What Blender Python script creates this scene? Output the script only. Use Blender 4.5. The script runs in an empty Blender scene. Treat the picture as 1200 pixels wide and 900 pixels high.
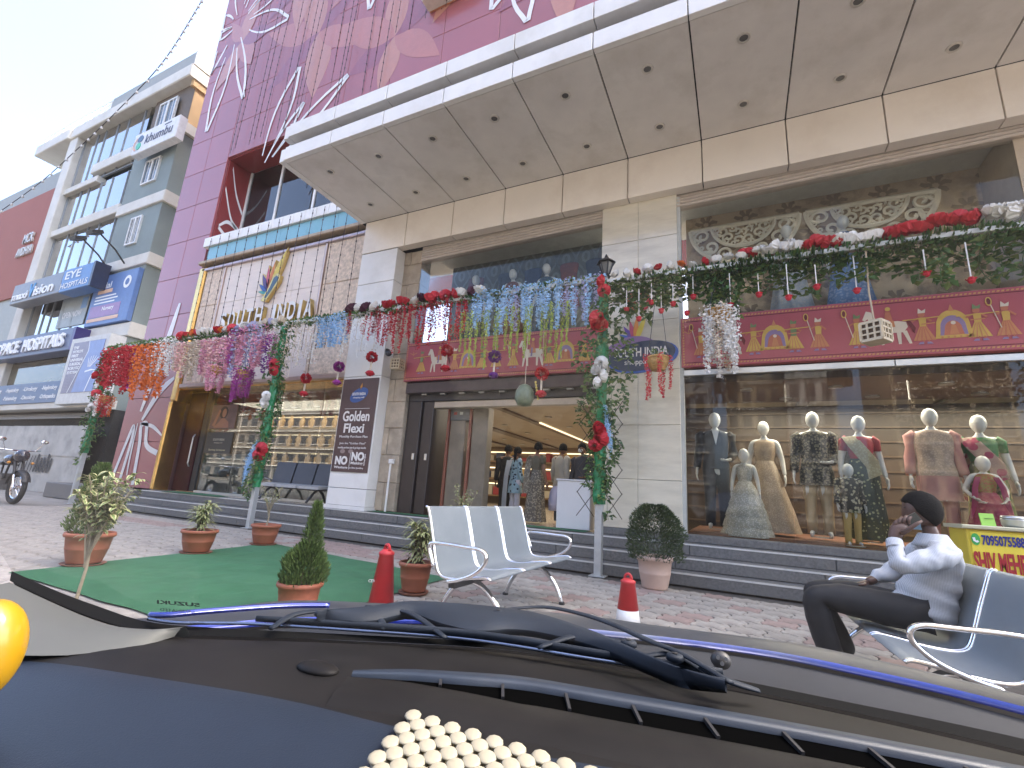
import bpy, bmesh, math, random
from math import sin, cos, pi, radians
from mathutils import Vector, Matrix, noise

random.seed(7)
SC = bpy.context.scene
COL = SC.collection

# ---------------------------------------------------------------- camera, sky, sun, exposure
EYE = Vector((0, 0, 1.15))
cd = bpy.data.cameras.new('camera'); cam = bpy.data.objects.new('camera', cd); COL.objects.link(cam)
cd.sensor_width = 36; cd.lens = 16.406; cd.clip_start = 0.02; cd.clip_end = 3000
_m = [[0.90189062, -0.04202132, -0.4299157], [0.42750154, 0.22952495, 0.87439163], [0.0619333, -0.97239524, 0.22497058]]
cam.matrix_world = Matrix([[r[0], -r[1], -r[2], e] for r, e in zip(_m, EYE)] + [[0, 0, 0, 1]])
SC.camera = cam
SUN_EL, SUN_ROT = radians(52), radians(50)      # hazy sun high to the right, a little behind the mall
w = bpy.data.worlds.new('World'); SC.world = w; w.use_nodes = True
nt = w.node_tree; bg = nt.nodes['Background']
sky = nt.nodes.new('ShaderNodeTexSky'); sky.sky_type = 'NISHITA'; sky.sun_disc = False
sky.sun_elevation = SUN_EL; sky.sun_rotation = SUN_ROT
sky.air_density = 0.65; sky.dust_density = 7.0; sky.ozone_density = 1.0; sky.altitude = 300
nt.links.new(sky.outputs[0], bg.inputs[0]); bg.inputs[1].default_value = 0.15
sl = bpy.data.lights.new('sun', 'SUN'); sl.energy = 0.6; sl.angle = radians(16); sl.color = (1, .93, .82)
so = bpy.data.objects.new('sun', sl); COL.objects.link(so)
sd = Vector((sin(SUN_ROT) * cos(SUN_EL), cos(SUN_ROT) * cos(SUN_EL), sin(SUN_EL)))
so.rotation_euler = sd.to_track_quat('Z', 'Y').to_euler(); so.location = (0, -20, 40)
SC.view_settings.view_transform = 'Standard'; SC.view_settings.look = 'None'
SC.view_settings.exposure = 2.95; SC.view_settings.gamma = 1.0
try:
    SC.cycles.max_bounces = 8; SC.cycles.transparent_max_bounces = 12; SC.cycles.glossy_bounces = 4
    SC.cycles.diffuse_bounces = 4; SC.cycles.caustics_reflective = False; SC.cycles.caustics_refractive = False
    SC.cycles.use_denoising = True; SC.cycles.sample_clamp_indirect = 6
except Exception: pass

# ---------------------------------------------------------------- helpers
ORG = {}
def thing(name, label, cat, loc=(0, 0, 0), group=None, kind=None):
    o = bpy.data.objects.new(name, None); COL.objects.link(o); o.location = loc; o.empty_display_size = .1
    ORG[o.name] = Vector(loc)
    if label: o['label'] = label
    if cat: o['category'] = cat
    if group: o['group'] = group
    if kind: o['kind'] = kind
    return o
def tag(o, label=None, cat=None, group=None, kind=None):
    for k, v in (('label', label), ('category', cat), ('group', group), ('kind', kind)):
        if v: o[k] = v
    return o
def link(name, me, parent=None, loc=(0, 0, 0), rot=(0, 0, 0), sc=1.0, mat=None):
    """a linked object sharing mesh data; loc is relative to the parent; mat overrides slot 0 on this object only"""
    o = bpy.data.objects.new(name, me); COL.objects.link(o)
    if parent: o.parent = parent
    o.location = loc; o.rotation_euler = rot
    o.scale = (sc, sc, sc) if not hasattr(sc, '__len__') else sc
    if mat:
        o.material_slots[0].link = 'OBJECT'; o.material_slots[0].material = mat
    ORG[o.name] = (ORG.get(parent.name, Vector()) if parent else Vector()) + Vector(loc)
    return o
def dup_tree(o, parent=None, depth=0):
    c = o.copy(); COL.objects.link(c)
    if parent: c.parent = parent
    ORG[c.name] = ORG.get(o.name, Vector())
    for ch in list(o.children):
        dup_tree(ch, c)
    return c

class MB:
    def __init__(s): s.v = []; s.f = []; s.mi = []; s.m = 0; s.sm = []; s.smooth = False
    def add(s, vs, fs):
        n = len(s.v); s.v += [tuple(p) for p in vs]
        for f in fs:
            s.f.append(tuple(i + n for i in f)); s.mi.append(s.m); s.sm.append(s.smooth)
        return s
    def box(s, x0, x1, y0, y1, z0, z1):
        v = [(x, y, z) for z in (z0, z1) for y in (y0, y1) for x in (x0, x1)]
        return s.add(v, [(0, 2, 3, 1), (4, 5, 7, 6), (0, 1, 5, 4), (2, 6, 7, 3), (0, 4, 6, 2), (1, 3, 7, 5)])
    def bbox(s, x0, x1, y0, y1, z0, z1, b=.01):
        """box with chamfered front (-y) edges"""
        b = min(b, (x1 - x0) / 3, (z1 - z0) / 3, (y1 - y0) / 2)
        v = [(x0, y1, z0), (x1, y1, z0), (x1, y1, z1), (x0, y1, z1), (x0, y0 + b, z0), (x1, y0 + b, z0), (x1, y0 + b, z1), (x0, y0 + b, z1),
             (x0 + b, y0, z0 + b), (x1 - b, y0, z0 + b), (x1 - b, y0, z1 - b), (x0 + b, y0, z1 - b)]
        return s.add(v, [(0, 3, 2, 1), (0, 1, 5, 4), (1, 2, 6, 5), (2, 3, 7, 6), (3, 0, 4, 7), (4, 5, 9, 8), (5, 6, 10, 9), (6, 7, 11, 10), (7, 4, 8, 11), (8, 9, 10, 11)])
    def obox(s, c, ax, h):
        c = Vector(c); ax = [Vector(a) for a in ax]
        v = [c + ax[0] * h[0] * i + ax[1] * h[1] * j + ax[2] * h[2] * k for k in (-1, 1) for j in (-1, 1) for i in (-1, 1)]
        return s.add(v, [(0, 2, 3, 1), (4, 5, 7, 6), (0, 1, 5, 4), (2, 6, 7, 3), (0, 4, 6, 2), (1, 3, 7, 5)])
    def bar(s, a, b, wd, th, up=(0, 0, 1)):
        a = Vector(a); b = Vector(b); d = (b - a); L = d.length; d.normalize()
        u = Vector(up); r = d.cross(u)
        if r.length < 1e-4: r = d.cross(Vector((0, 1, 0)))
        r.normalize(); u = r.cross(d)
        return s.obox((a + b) / 2, (d, r, u), (L / 2, wd / 2, th / 2))
    def tube(s, pts, r, n=8, caps=True, flat=1.0):
        pts = [Vector(p) for p in pts]; k = len(pts)
        rs = r if hasattr(r, '__len__') else [r] * k
        t0 = (pts[1] - pts[0]).normalized()
        nn = t0.cross(Vector((0, 0, 1)))
        if nn.length < 1e-3: nn = t0.cross(Vector((0, 1, 0)))
        nn.normalize(); base = len(s.v); vs = []
        for i, p in enumerate(pts):
            t = (pts[min(i + 1, k - 1)] - pts[max(i - 1, 0)]).normalized()
            nn = (nn - t * nn.dot(t)).normalized(); bb = t.cross(nn)
            for j in range(n):
                a = 2 * pi * j / n
                vs.append(p + (nn * cos(a) + bb * sin(a) * flat) * rs[i])
        fs = [(i * n + j, i * n + (j + 1) % n, (i + 1) * n + (j + 1) % n, (i + 1) * n + j) for i in range(k - 1) for j in range(n)]
        if caps: fs += [tuple(range(n - 1, -1, -1)), tuple((k - 1) * n + j for j in range(n))]
        return s.add(vs, fs)
    def lathe(s, prof, n=16, c=(0, 0, 0), ax='z', sx=1, sy=1):
        vs = []
        for r, z in prof:
            for j in range(n):
                a = 2 * pi * j / n; p = (r * cos(a) * sx, r * sin(a) * sy, z)
                if ax == 'y': p = (p[0], p[2], p[1])
                if ax == 'x': p = (p[2], p[0], p[1])
                vs.append((p[0] + c[0], p[1] + c[1], p[2] + c[2]))
        k = len(prof)
        fs = [(i * n + j, i * n + (j + 1) % n, (i + 1) * n + (j + 1) % n, (i + 1) * n + j) for i in range(k - 1) for j in range(n)]
        if prof[0][0] > 1e-5: fs.append(tuple(range(n - 1, -1, -1)))
        if prof[-1][0] > 1e-5: fs.append(tuple((k - 1) * n + j for j in range(n)))
        return s.add(vs, fs)
    def loft(s, secs, closed=True, caps=True):
        n = len(secs[0]); k = len(secs); vs = [p for q in secs for p in q]
        J = n if closed else n - 1
        fs = [(i * n + j, i * n + (j + 1) % n, (i + 1) * n + (j + 1) % n, (i + 1) * n + j) for i in range(k - 1) for j in range(J)]
        if caps and closed: fs += [tuple(range(n - 1, -1, -1)), tuple((k - 1) * n + j for j in range(n))]
        return s.add(vs, fs)
    def ell(s, c, r, n=12, m=8):
        prof = [(max(sin(pi * i / m), 1e-6), -cos(pi * i / m)) for i in range(m + 1)]
        vs = []
        for q, z in prof:
            for j in range(n):
                a = 2 * pi * j / n; vs.append((c[0] + r[0] * q * cos(a), c[1] + r[1] * q * sin(a), c[2] + r[2] * z))
        return s.add(vs, [(i * n + j, i * n + (j + 1) % n, (i + 1) * n + (j + 1) % n, (i + 1) * n + j) for i in range(m) for j in range(n)])
    def plate(s, pts, y0, y1):
        """outline in (x, z) given thickness between y0 (front) and y1"""
        n = len(pts); vs = [(p[0], y0, p[1]) for p in pts] + [(p[0], y1, p[1]) for p in pts]
        return s.add(vs, [tuple(range(n)), tuple(range(2 * n - 1, n - 1, -1))] + [(i, i + n, (i + 1) % n + n, (i + 1) % n) for i in range(n)])
    def ribbon(s, pts, wd, y, th=.006, taper=True):
        """flat painted stroke along an (x, z) line, facing -y"""
        n = len(pts); L = []; R = []
        for i, p in enumerate(pts):
            a = pts[max(i - 1, 0)]; b = pts[min(i + 1, n - 1)]; dx, dz = b[0] - a[0], b[1] - a[1]; l = math.hypot(dx, dz) or 1
            ww = wd / 2 * (1 if not taper else (.35 + .65 * sin(pi * (i + .5) / n)))
            L.append((p[0] - dz / l * ww, y, p[1] + dx / l * ww)); R.append((p[0] + dz / l * ww, y, p[1] - dx / l * ww))
        return s.add(L + R, [(i, i + 1, n + i + 1, n + i) for i in range(n - 1)])
    def mesh(s, name, mats):
        me = bpy.data.meshes.new(name); me.from_pydata(s.v, [], s.f)
        mats = mats if isinstance(mats, (list, tuple)) else [mats]
        for m in mats: me.materials.append(m)
        me.polygons.foreach_set('material_index', s.mi); me.polygons.foreach_set('use_smooth', s.sm); me.update()
        return me
    def build(s, name, mats, parent=None, label=None):
        off = ORG.get(parent.name, Vector()) if parent else Vector()
        if off.length:
            s.v = [(p[0] - off.x, p[1] - off.y, p[2] - off.z) for p in s.v]
        o = link(name, s.mesh(name, mats), parent)
        if label: o['label'] = label
        return o

def B(x0, x1, y0, y1, z0, z1, b=0):
    return MB().bbox(x0, x1, y0, y1, z0, z1, b) if b else MB().box(x0, x1, y0, y1, z0, z1)
def finish(o, normals=True):
    if normals:
        bm = bmesh.new(); bm.from_mesh(o.data); bmesh.ops.recalc_face_normals(bm, faces=bm.faces); bm.to_mesh(o.data); bm.free()
    return o
def smoothcurve(pts, n=8):
    """Catmull-Rom through points of any dimension"""
    P = [Vector(p) for p in pts]; out = []
    for i in range(len(P) - 1):
        a = P[max(i - 1, 0)]; b = P[i]; c = P[i + 1]; d = P[min(i + 2, len(P) - 1)]
        for k in range(n):
            t = k / n
            out.append(.5 * ((2 * b) + (c - a) * t + (2 * a - 5 * b + 4 * c - d) * t * t + (3 * b - a - 3 * c + d) * t ** 3))
    out.append(P[-1]); return out

FONT_CACHE = {}
def text(s, o, wd, ht, mat, parent, name='lettering', right=(1, 0, 0), up=(0, 0, 1), depth=.004, bold=.0, shear=0, lift=None):
    """one line of lettering: o = lower left corner, fitted to width wd and height ht"""
    cu = bpy.data.curves.new('txt', 'FONT'); cu.body = s; cu.size = 1; cu.offset = bold; cu.shear = shear; cu.resolution_u = 3
    cu.extrude = .02
    t = bpy.data.objects.new('txt', cu); COL.objects.link(t)
    dg = bpy.context.evaluated_depsgraph_get(); me = bpy.data.meshes.new_from_object(t.evaluated_get(dg))
    bpy.data.objects.remove(t); bpy.data.curves.remove(cu)
    xs = [v.co.x for v in me.vertices]; ys = [v.co.y for v in me.vertices]
    if not xs: return None
    x0, x1, y0, y1 = min(xs), max(xs), min(ys), max(ys)
    o = Vector(o); r = Vector(right); u = Vector(up); nrm = Vector(lift) if lift else r.cross(u)
    off = ORG.get(parent.name, Vector()) if parent else Vector()
    for v in me.vertices:
        p = o + r * ((v.co.x - x0) / (x1 - x0) * wd) + u * ((v.co.y - y0) / max(y1 - y0, .01) * ht) + nrm * (depth if v.co.z > 0 else 0)
        v.co = p - off
    me.materials.clear(); me.materials.append(mat)
    return link(name, me, parent)

# ---------------------------------------------------------------- materials
def s2l(r, g, b):
    f = lambda c: (c / 255 / 12.92) if c / 255 <= .04045 else ((c / 255 + .055) / 1.055) ** 2.4
    return (f(r), f(g), f(b))
MATS = {}
def mat(name, col, rough=.55, metal=0, var=.12, scale=6, bump=0, bscale=60, spec=.5, coat=0, rnd=0, stain=None, sscale=1.2, stretch=None, emit=0, trans=0):
    if name in MATS: return MATS[name]
    m = bpy.data.materials.new(name); m.use_nodes = True; n = m.node_tree.nodes; L = m.node_tree.links
    p = n['Principled BSDF']; MATS[name] = m
    p.inputs['Roughness'].default_value = rough; p.inputs['Metallic'].default_value = metal
    p.inputs['Specular IOR Level'].default_value = spec
    if coat: p.inputs['Coat Weight'].default_value = coat; p.inputs['Coat Roughness'].default_value = .12; p.inputs['Coat IOR'].default_value = 1.7
    tc = n.new('ShaderNodeTexCoord'); src = tc.outputs['Object']
    if stretch:
        mp = n.new('ShaderNodeMapping'); mp.inputs['Scale'].default_value = stretch; L.new(src, mp.inputs['Vector']); src = mp.outputs[0]
    nz = n.new('ShaderNodeTexNoise'); nz.inputs['Scale'].default_value = scale; nz.inputs['Detail'].default_value = 5; nz.inputs['Roughness'].default_value = .6
    L.new(src, nz.inputs['Vector'])
    mr = n.new('ShaderNodeMapRange'); mr.inputs[1].default_value = .25; mr.inputs[2].default_value = .75; mr.inputs[3].default_value = 1 - var; mr.inputs[4].default_value = 1 + var
    L.new(nz.outputs['Fac'], mr.inputs[0]); fac = mr.outputs[0]
    if rnd:
        oi = n.new('ShaderNodeObjectInfo'); m2 = n.new('ShaderNodeMapRange'); m2.inputs[3].default_value = 1 - rnd; m2.inputs[4].default_value = 1 + rnd
        L.new(oi.outputs['Random'], m2.inputs[0]); mu = n.new('ShaderNodeMath'); mu.operation = 'MULTIPLY'; L.new(fac, mu.inputs[0]); L.new(m2.outputs[0], mu.inputs[1]); fac = mu.outputs[0]
    vm = n.new('ShaderNodeVectorMath'); vm.operation = 'SCALE'; vm.inputs[0].default_value = col; L.new(fac, vm.inputs['Scale']); out = vm.outputs[0]
    if stain:
        nz2 = n.new('ShaderNodeTexNoise'); nz2.inputs['Scale'].default_value = sscale; nz2.inputs['Detail'].default_value = 7; nz2.inputs['Roughness'].default_value = .65; L.new(src, nz2.inputs['Vector'])
        r2 = n.new('ShaderNodeMapRange'); r2.inputs[1].default_value = .48; r2.inputs[2].default_value = .72; L.new(nz2.outputs['Fac'], r2.inputs[0])
        mx = n.new('ShaderNodeMixRGB'); L.new(r2.outputs[0], mx.inputs[0]); L.new(out, mx.inputs[1]); mx.inputs[2].default_value = (*stain, 1); out = mx.outputs[0]
    L.new(out, p.inputs['Base Color'])
    if bump:
        nb = n.new('ShaderNodeTexNoise'); nb.inputs['Scale'].default_value = bscale; nb.inputs['Detail'].default_value = 4; L.new(src, nb.inputs['Vector'])
        bp = n.new('ShaderNodeBump'); bp.inputs['Strength'].default_value = bump; bp.inputs['Distance'].default_value = .02; L.new(nb.outputs['Fac'], bp.inputs['Height']); L.new(bp.outputs[0], p.inputs['Normal'])
    if emit:
        p.inputs['Emission Color'].default_value = (*col, 1); p.inputs['Emission Strength'].default_value = emit
    if trans:
        p.inputs['Subsurface Weight'].default_value = 0
    return m
def glass(name, tint=(.85, .9, .9), ior=1.5, gain=1.0, rough=0.0):
    m = bpy.data.materials.new(name); m.use_nodes = True; n = m.node_tree.nodes; L = m.node_tree.links; n.clear()
    o = n.new('ShaderNodeOutputMaterial'); t = n.new('ShaderNodeBsdfTransparent'); t.inputs[0].default_value = (*tint, 1)
    g = n.new('ShaderNodeBsdfGlossy'); g.inputs['Roughness'].default_value = rough; fr = n.new('ShaderNodeFresnel'); fr.inputs[0].default_value = ior
    mu = n.new('ShaderNodeMath'); mu.operation = 'MULTIPLY'; mu.use_clamp = True; mu.inputs[1].default_value = gain
    mx = n.new('ShaderNodeMixShader'); L.new(fr.outputs[0], mu.inputs[0]); L.new(mu.outputs[0], mx.inputs[0]); L.new(t.outputs[0], mx.inputs[1]); L.new(g.outputs[0], mx.inputs[2]); L.new(mx.outputs[0], o.inputs[0])
    return m
def cmat(rgb, **k):
    """flat print / paint colour from an 8-bit colour"""
    nm = 'paint_%d_%d_%d' % rgb
    return mat(nm, s2l(*rgb), **{**dict(rough=.5, var=.06), **k})

WHITE = mat('white_panel', (.82, .80, .77), .38, var=.05, scale=.8, spec=.5, stain=(.70, .675, .63), sscale=1.1)
CREAM = mat('beige_panel', (.90, .82, .72), .4, var=.06, scale=.6, stain=(.80, .71, .61), sscale=.9)
SOFFIT = mat('soffit_panel', (.74, .70, .66), .35, var=.08, scale=1.6, stain=(.62, .58, .53), sscale=1.3)
DARKGAP = mat('dark_gap', (.015, .015, .016), .8)
BLACK = mat('black_plastic', (.02, .02, .022), .45)
STEEL = mat('brushed_steel', (.55, .56, .57), .28, 1, var=.08)
CHROME = mat('chrome', (.82, .82, .84), .09, 1, var=.03)
GOLD = mat('gold_trim', (.72, .48, .18), .25, 1, var=.15)
ALU = mat('aluminium_rail', (.62, .64, .64), .35, .8, var=.06)
GALV = mat('galvanised_post', (.52, .54, .54), .45, .5, var=.12, scale=9)
# ================================================================ SETTING
M_ASPH = mat('asphalt', (.12, .115, .105), .85, var=.25, scale=3, bump=.3, bscale=200)
M_CONC = mat('paving_concrete', (.30, .28, .25), .85, var=.18, scale=2.5, bump=.25, bscale=90, stain=(.2, .18, .16), sscale=.7)
g = MB().add([(-600, -600, -.03), (600, -600, -.03), (600, 600, -.03), (-600, 600, -.03)], [(0, 1, 2, 3)]).build('ground', M_ASPH); tag(g, kind='structure')
pv = thing('pavement', None, None, (0, 0, 0), kind='structure')
MB().add([(-40, -6, -.024), (12, -6, -.024), (12, 9.4, -.024), (-40, 9.4, -.024)], [(0, 1, 2, 3)]).build('paving_bed', mat('paving_joint', (.09, .08, .07), .95, var=.3, scale=12), pv)
# wavy interlocking paving blocks: nearest 300 in view as single pieces, the others joined
PW, PH = .32, .27
PAVG = mat('paver_grey', (.38, .345, .30), .8, var=.22, scale=14, bump=.35, bscale=220, rnd=.1, stain=(.24, .21, .185), sscale=4)
PAVR = mat('paver_red', (.36, .262, .228), .8, var=.22, scale=14, bump=.35, bscale=220, rnd=.1, stain=(.24, .19, .165), sscale=4)
def paver_outline(inset):
    wq, hq = PW / 2, PH / 2; A = .034; o = []
    for t in range(8): x = -wq + PW * t / 8; o.append((x, -hq + A * sin(4 * pi * x / PW)))
    for t in range(5): y = -hq + PH * t / 5; o.append((wq + A * .8 * sin(2 * pi * y / PH), y))
    for t in range(8): x = wq - PW * t / 8; o.append((x, hq + A * sin(4 * pi * x / PW)))
    for t in range(5): y = hq - PH * t / 5; o.append((-wq + A * .8 * sin(2 * pi * y / PH), y))
    return [(x * (1 - inset / wq), y * (1 - inset / hq)) for x, y in o]
def paver_mb(mb, cx, cy, z):
    a = paver_outline(.006); b = paver_outline(.013); n = len(a)
    vs = [(cx + x, cy + y, z - .022) for x, y in a] + [(cx + x, cy + y, z - .007) for x, y in a] + [(cx + x, cy + y, z) for x, y in b]
    mb.add(vs, [tuple(range(2 * n, 3 * n))] + [(i + k * n, (i + 1) % n + k * n, (i + 1) % n + n + k * n, i + n + k * n) for i in range(n) for k in (0, 1)])
pm = MB(); paver_mb(pm, 0, 0, 0); PME = pm.mesh('paver', [PAVG])
cells = []
rr = random.Random(3)
for j in range(int(1.2 / PH), int(7.5 / PH)):
    for i in range(int(-17 / PW), int(6 / PW)):
        x = i * PW + (PW / 2 if j % 2 else 0); y = j * PH
        if y > 7.42 or x * .43 > y * 1.1: continue
        if x < -17: continue
        red = x > -4.6 and (((i + j // 2) % 4 == 0 and (i * 7 + j * 3) % 5 != 0) or (i % 7 == 3 and j % 5 in (1, 2)))
        if -8.3 < x < -4.6 and 6.0 < y: red = (i + j) % 7 != 0
        if -13.6 < x < -10.8 and 6.1 < y < 6.7: red = True
        cells.append((x, y, red))
def in_view(x, y):
    v = Vector((x, y, -1.15)); c = [sum(_m[k][i] * v[k] for k in range(3)) for i in range(3)]
    if c[2] < .1: return None
    u, vv = c[0] / c[2] * 547 + 600, c[1] / c[2] * 547 + 450
    return c[2] if -20 < u < 1220 and vv < 800 - max(0, (700 - u)) * .12 else None
vis = [(in_view(x, y), x, y, r) for x, y, r in cells]; vis = [v for v in vis if v[0]]
def oncarpet(x, y): return -7.0 < x < -3.9 and 2.8 < y < 5.75
vis.sort(key=lambda v: v[0] + (50 if oncarpet(v[1], v[2]) else 0))
near = vis[:290]; far = vis[290:]
for d, x, y, r in near:
    link('paver', PME, pv, (x, y, rr.uniform(-.002, .002)), (rr.uniform(-.008, .008), rr.uniform(-.008, .008), 0), mat=PAVR if r else PAVG)
fm = MB()
for d, x, y, r in far:
    fm.m = 1 if r else 0; paver_mb(fm, x, y, rr.uniform(-.003, .001))
o = fm.build('paver_field', [PAVG, PAVR], pv); tag(o, kind='stuff')
# leftover pavement beyond the blocks
MB().add([(-40, -1.5, -.012), (-17.1, -1.5, -.012), (-17.1, 9.4, -.012), (-40, 9.4, -.012)], [(0, 1, 2, 3)]).build('paving_slab', M_CONC, pv)

# ---- granite steps and plinth
GRAN = mat('dark_granite', (.145, .143, .14), .55, var=.35, scale=26, bump=.1, bscale=120, stain=(.16, .155, .145), sscale=2.0)
NOSE = mat('step_nosing', (.62, .61, .58), .5, var=.15)
st = thing('entrance_steps', None, None, (-4, 8, 0), kind='structure')
for k, y0 in enumerate((7.5, 7.8, 8.1)):
    z0, z1 = (k * .18, (k + 1) * .18)
    x = -16.3 + k * .18; seg = 1.9
    while x < 9.5:
        x2 = min(x + seg, 9.6)
        B(x + .003, x2 - .003, y0, (y0 + .34 if k < 2 else 8.46), z0, z1 - .0015 * (int(x * 7) % 3), .012).build('granite_slab', GRAN, st)
        x = x2
    B(-16.3 + k * .18, 9.6, y0 - .006, y0 + .016, z1 - .026, z1 - .004).build('nosing_strip', NOSE, st)
B(-21.6, -16.2, 8.0, 9.4, 0, .5, .02).build('granite_plinth', GRAN, st)
B(-16.3, 9.6, 7.9, 8.6, 0, .16).build('step_core', GRAN, st)
B(-24, -16.2, 9.5, 23, .2, .535).build('shop_floor', mat('floor_tile', (.42, .36, .28), .18, var=.1, scale=3), st); B(-16.2, 9.6, 8.45, 23, .2, .535).build('shop_floor', mat('floor_tile', (.42, .36, .28), .18, var=.1, scale=3), st)
B(-2.31, 9.6, 8.36, 8.62, .541, .66, .01).build('window_kerb', GRAN, st)

# ================================================================ SHOP BUILDING
shop = thing('shop_building', 'large shopping mall building with mulberry panelled front, white canopy and marble faced entrance', 'building', (-5, 8.6, 0))
MUL = mat('mulberry_panel', (.33, .082, .092), .35, var=.06, scale=.5, spec=.5, coat=.38, rnd=.05)
MULD = mat('mulberry_reveal', (.22, .03, .03), .25, var=.1, scale=.6, spec=.5)
JOINT = mat('panel_joint', (.17, .085, .085), .6)
# backing walls (behind the panels)
B(-18.94, -16.42, 8.64, 9.6, .54, 24).build('backing_wall', JOINT, shop)
B(-16.42, 9.6, 8.64, 9.4, 12.42, 24).build('backing_wall', JOINT, shop)
B(-8.6, 9.6, 8.64, 9.0, 8.9, 12.4).build('backing_wall', JOINT, shop)
B(-18.94, 9.6, 9.62, 24, 13.2, 24).build('building_body', MULD, shop)
pz = [.54 + 1.46 * i for i in range(17)]
for i in range(16):
    B(-18.97, -17.72, 8.585, 8.66, pz[i] + .006, pz[i + 1] - .006, .008).build('wall_panel', MUL, shop)
    B(-17.705, -16.38, 8.585, 8.66, pz[i] + .006, pz[i + 1] - .006, .008).build('wall_panel', MUL, shop)
zz = [12.4 + 1.46 * i for i in range(8)]
for i in range(7):
    x = -16.365
    while x < 3:
        x2 = x + 1.85
        B(x + .006, x2 - .006, 8.585, 8.66, zz[i] + .006, zz[i + 1] - .006, .008).build('wall_panel', MUL, shop); x = x2
# reveal of the recessed first floor window
B(-16.36, -16.30, 8.66, 9.5, 8.9, 12.4).build('window_reveal', MULD, shop)
B(-16.30, -8.6, 8.66, 9.5, 12.34, 12.41).build('window_reveal', MULD, shop)
# petal print on the panels: flat printed shapes
PET1 = cmat((182, 120, 100), rough=.3, coat=.38); PET2 = cmat((176, 106, 94), rough=.3, coat=.38); PET3 = cmat((142, 68, 82), rough=.3, coat=.38); STROKE = mat('white_stroke_print', (.78, .76, .75), .4, var=.04)
def petal_poly(cx, cz, L, W, a, n=9, tipw=0.0):
    up = []; dn = []
    for i in range(n + 1):
        t = i / n; ww = W * sin(pi * t ** .8) ; px = t * L
        up.append((px, ww / 2)); dn.append((px, -ww / 2 * .8))
    pts = dn + up[::-1][1:-1]
    return [(cx + x * cos(a) - z * sin(a), cz + x * sin(a) + z * cos(a)) for x, z in pts]
pr_ = random.Random(11); pet = MB(); lay = 0
def add_petal(cx, cz, L, W, a, m):
    global lay
    lay += 1; pts = petal_poly(cx, cz, L, W, a)
    pts = [(min(max(x, -18.95), 3), max(z, 12.45 if x > -16.3 else .6)) for x, z in pts]
    pet.m = m; yy = 8.5835 - lay * .00035
    pet.add([(p[0], yy, p[1]) for p in pts], [tuple(range(len(pts)))])
for (fx_, fz_, R_) in ((-12.6, 16.4, 3.0), (-9.0, 14.6, 2.6), (-6.2, 16.8, 3.1), (-14.0, 20.0, 2.8), (-10.4, 19.2, 2.8), (-3.6, 14.9, 2.6), (-17.2, 18.0, 2.2), (-1.2, 16.6, 2.6)):
    k0 = pr_.random() * 6
    for k in range(6):
        a = k0 + k * 2 * pi / 6 + pr_.uniform(-.2, .2)
        add_petal(fx_, fz_, R_ * pr_.uniform(.75, 1.1), R_ * pr_.uniform(.3, .5), a, (k + int(fz_)) % 3)
pet.build('petal_print', [PET1, PET2, PET3], shop)
# white line-art flowers
def flower_lines(cx, cz, petals, name='flower_line_print', y=8.566, wd=.13):
    mb = MB()
    for (a, L, W) in petals:
        a = radians(a); ax = (cos(a), sin(a)); nx = (-sin(a), cos(a)); pts = []
        for t, sgn in [(i / 10, 1) for i in range(2, 11)] + [(i / 10, -1) for i in range(10, 2, -1)]:
            ww = W * sin(pi * min(t, .97) ** 1.3) * sgn / 2
            pts.append((cx + ax[0] * L * t + nx[0] * ww, cz + ax[1] * L * t + nx[1] * ww))
        pts = [p for p in pts if p[0] > -18.95]
        if len(pts) > 3: mb.ribbon(pts, wd, y)
    return mb.build(name, STROKE, shop)
flower_lines(-17.75, 19.1, [(-95, 5.0, .75), (-70, 4.4, .5), (-130, 4.6, .9), (-20, 3.4, 1.0), (20, 3.0, .7), (62, 4, .9), (100, 3.4, .8), (150, 2.2, .7), (185, 1.6, .4), (40, 3.4, .3)])
flower_lines(-14.4, 11.0, [(75, 4.3, .8), (38, 4.6, .6), (55, 3, .4)], y=8.566)
flower_lines(-10.1, 18.6, [(-95, 2.3, .5), (-60, 3, .6)])
flower_lines(-4.9, 15.6, [(-112, 1.75, .5), (-80, 2.6, .6)])
sp = MB()
sp.ribbon([(p.x, p.y) for p in smoothcurve([(-19 + .3, .9), (-18.35, 2.15), (-18.2, 2.5), (-18.12, 2.0), (-18.25, .7)], 6)], .15, 8.57, taper=False)
sp.ribbon([(p.x, p.y) for p in smoothcurve([(-17.45, .62), (-17.6, 1.9), (-17.75, 2.5), (-17.45, 2.55), (-17.2, 1.9), (-16.5, 1.65)], 6)], .17, 8.57, taper=False)
sp.ribbon([(p.x, p.y) for p in smoothcurve([(-18.0, 2.6), (-17.97, 1.5), (-17.9, .9)], 5)], .09, 8.57)
sp.ribbon([(p.x, p.y) for p in smoothcurve([(-18.0, 3.0), (-17.5, 5.0), (-17.2, 6.8)], 8)], .3, 8.57)
sp.ribbon([(p.x, p.y) for p in smoothcurve([(-17.8, 2.7), (-17.2, 3.6), (-16.5, 4.1)], 8)], .26, 8.57)
sp.ribbon([(p.x, p.y) for p in smoothcurve([(-17.85, 2.6), (-17.1, 2.5), (-16.45, 2.2)], 8)], .12, 8.57)
sp.build('flower_line_print', STROKE, shop)
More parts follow.
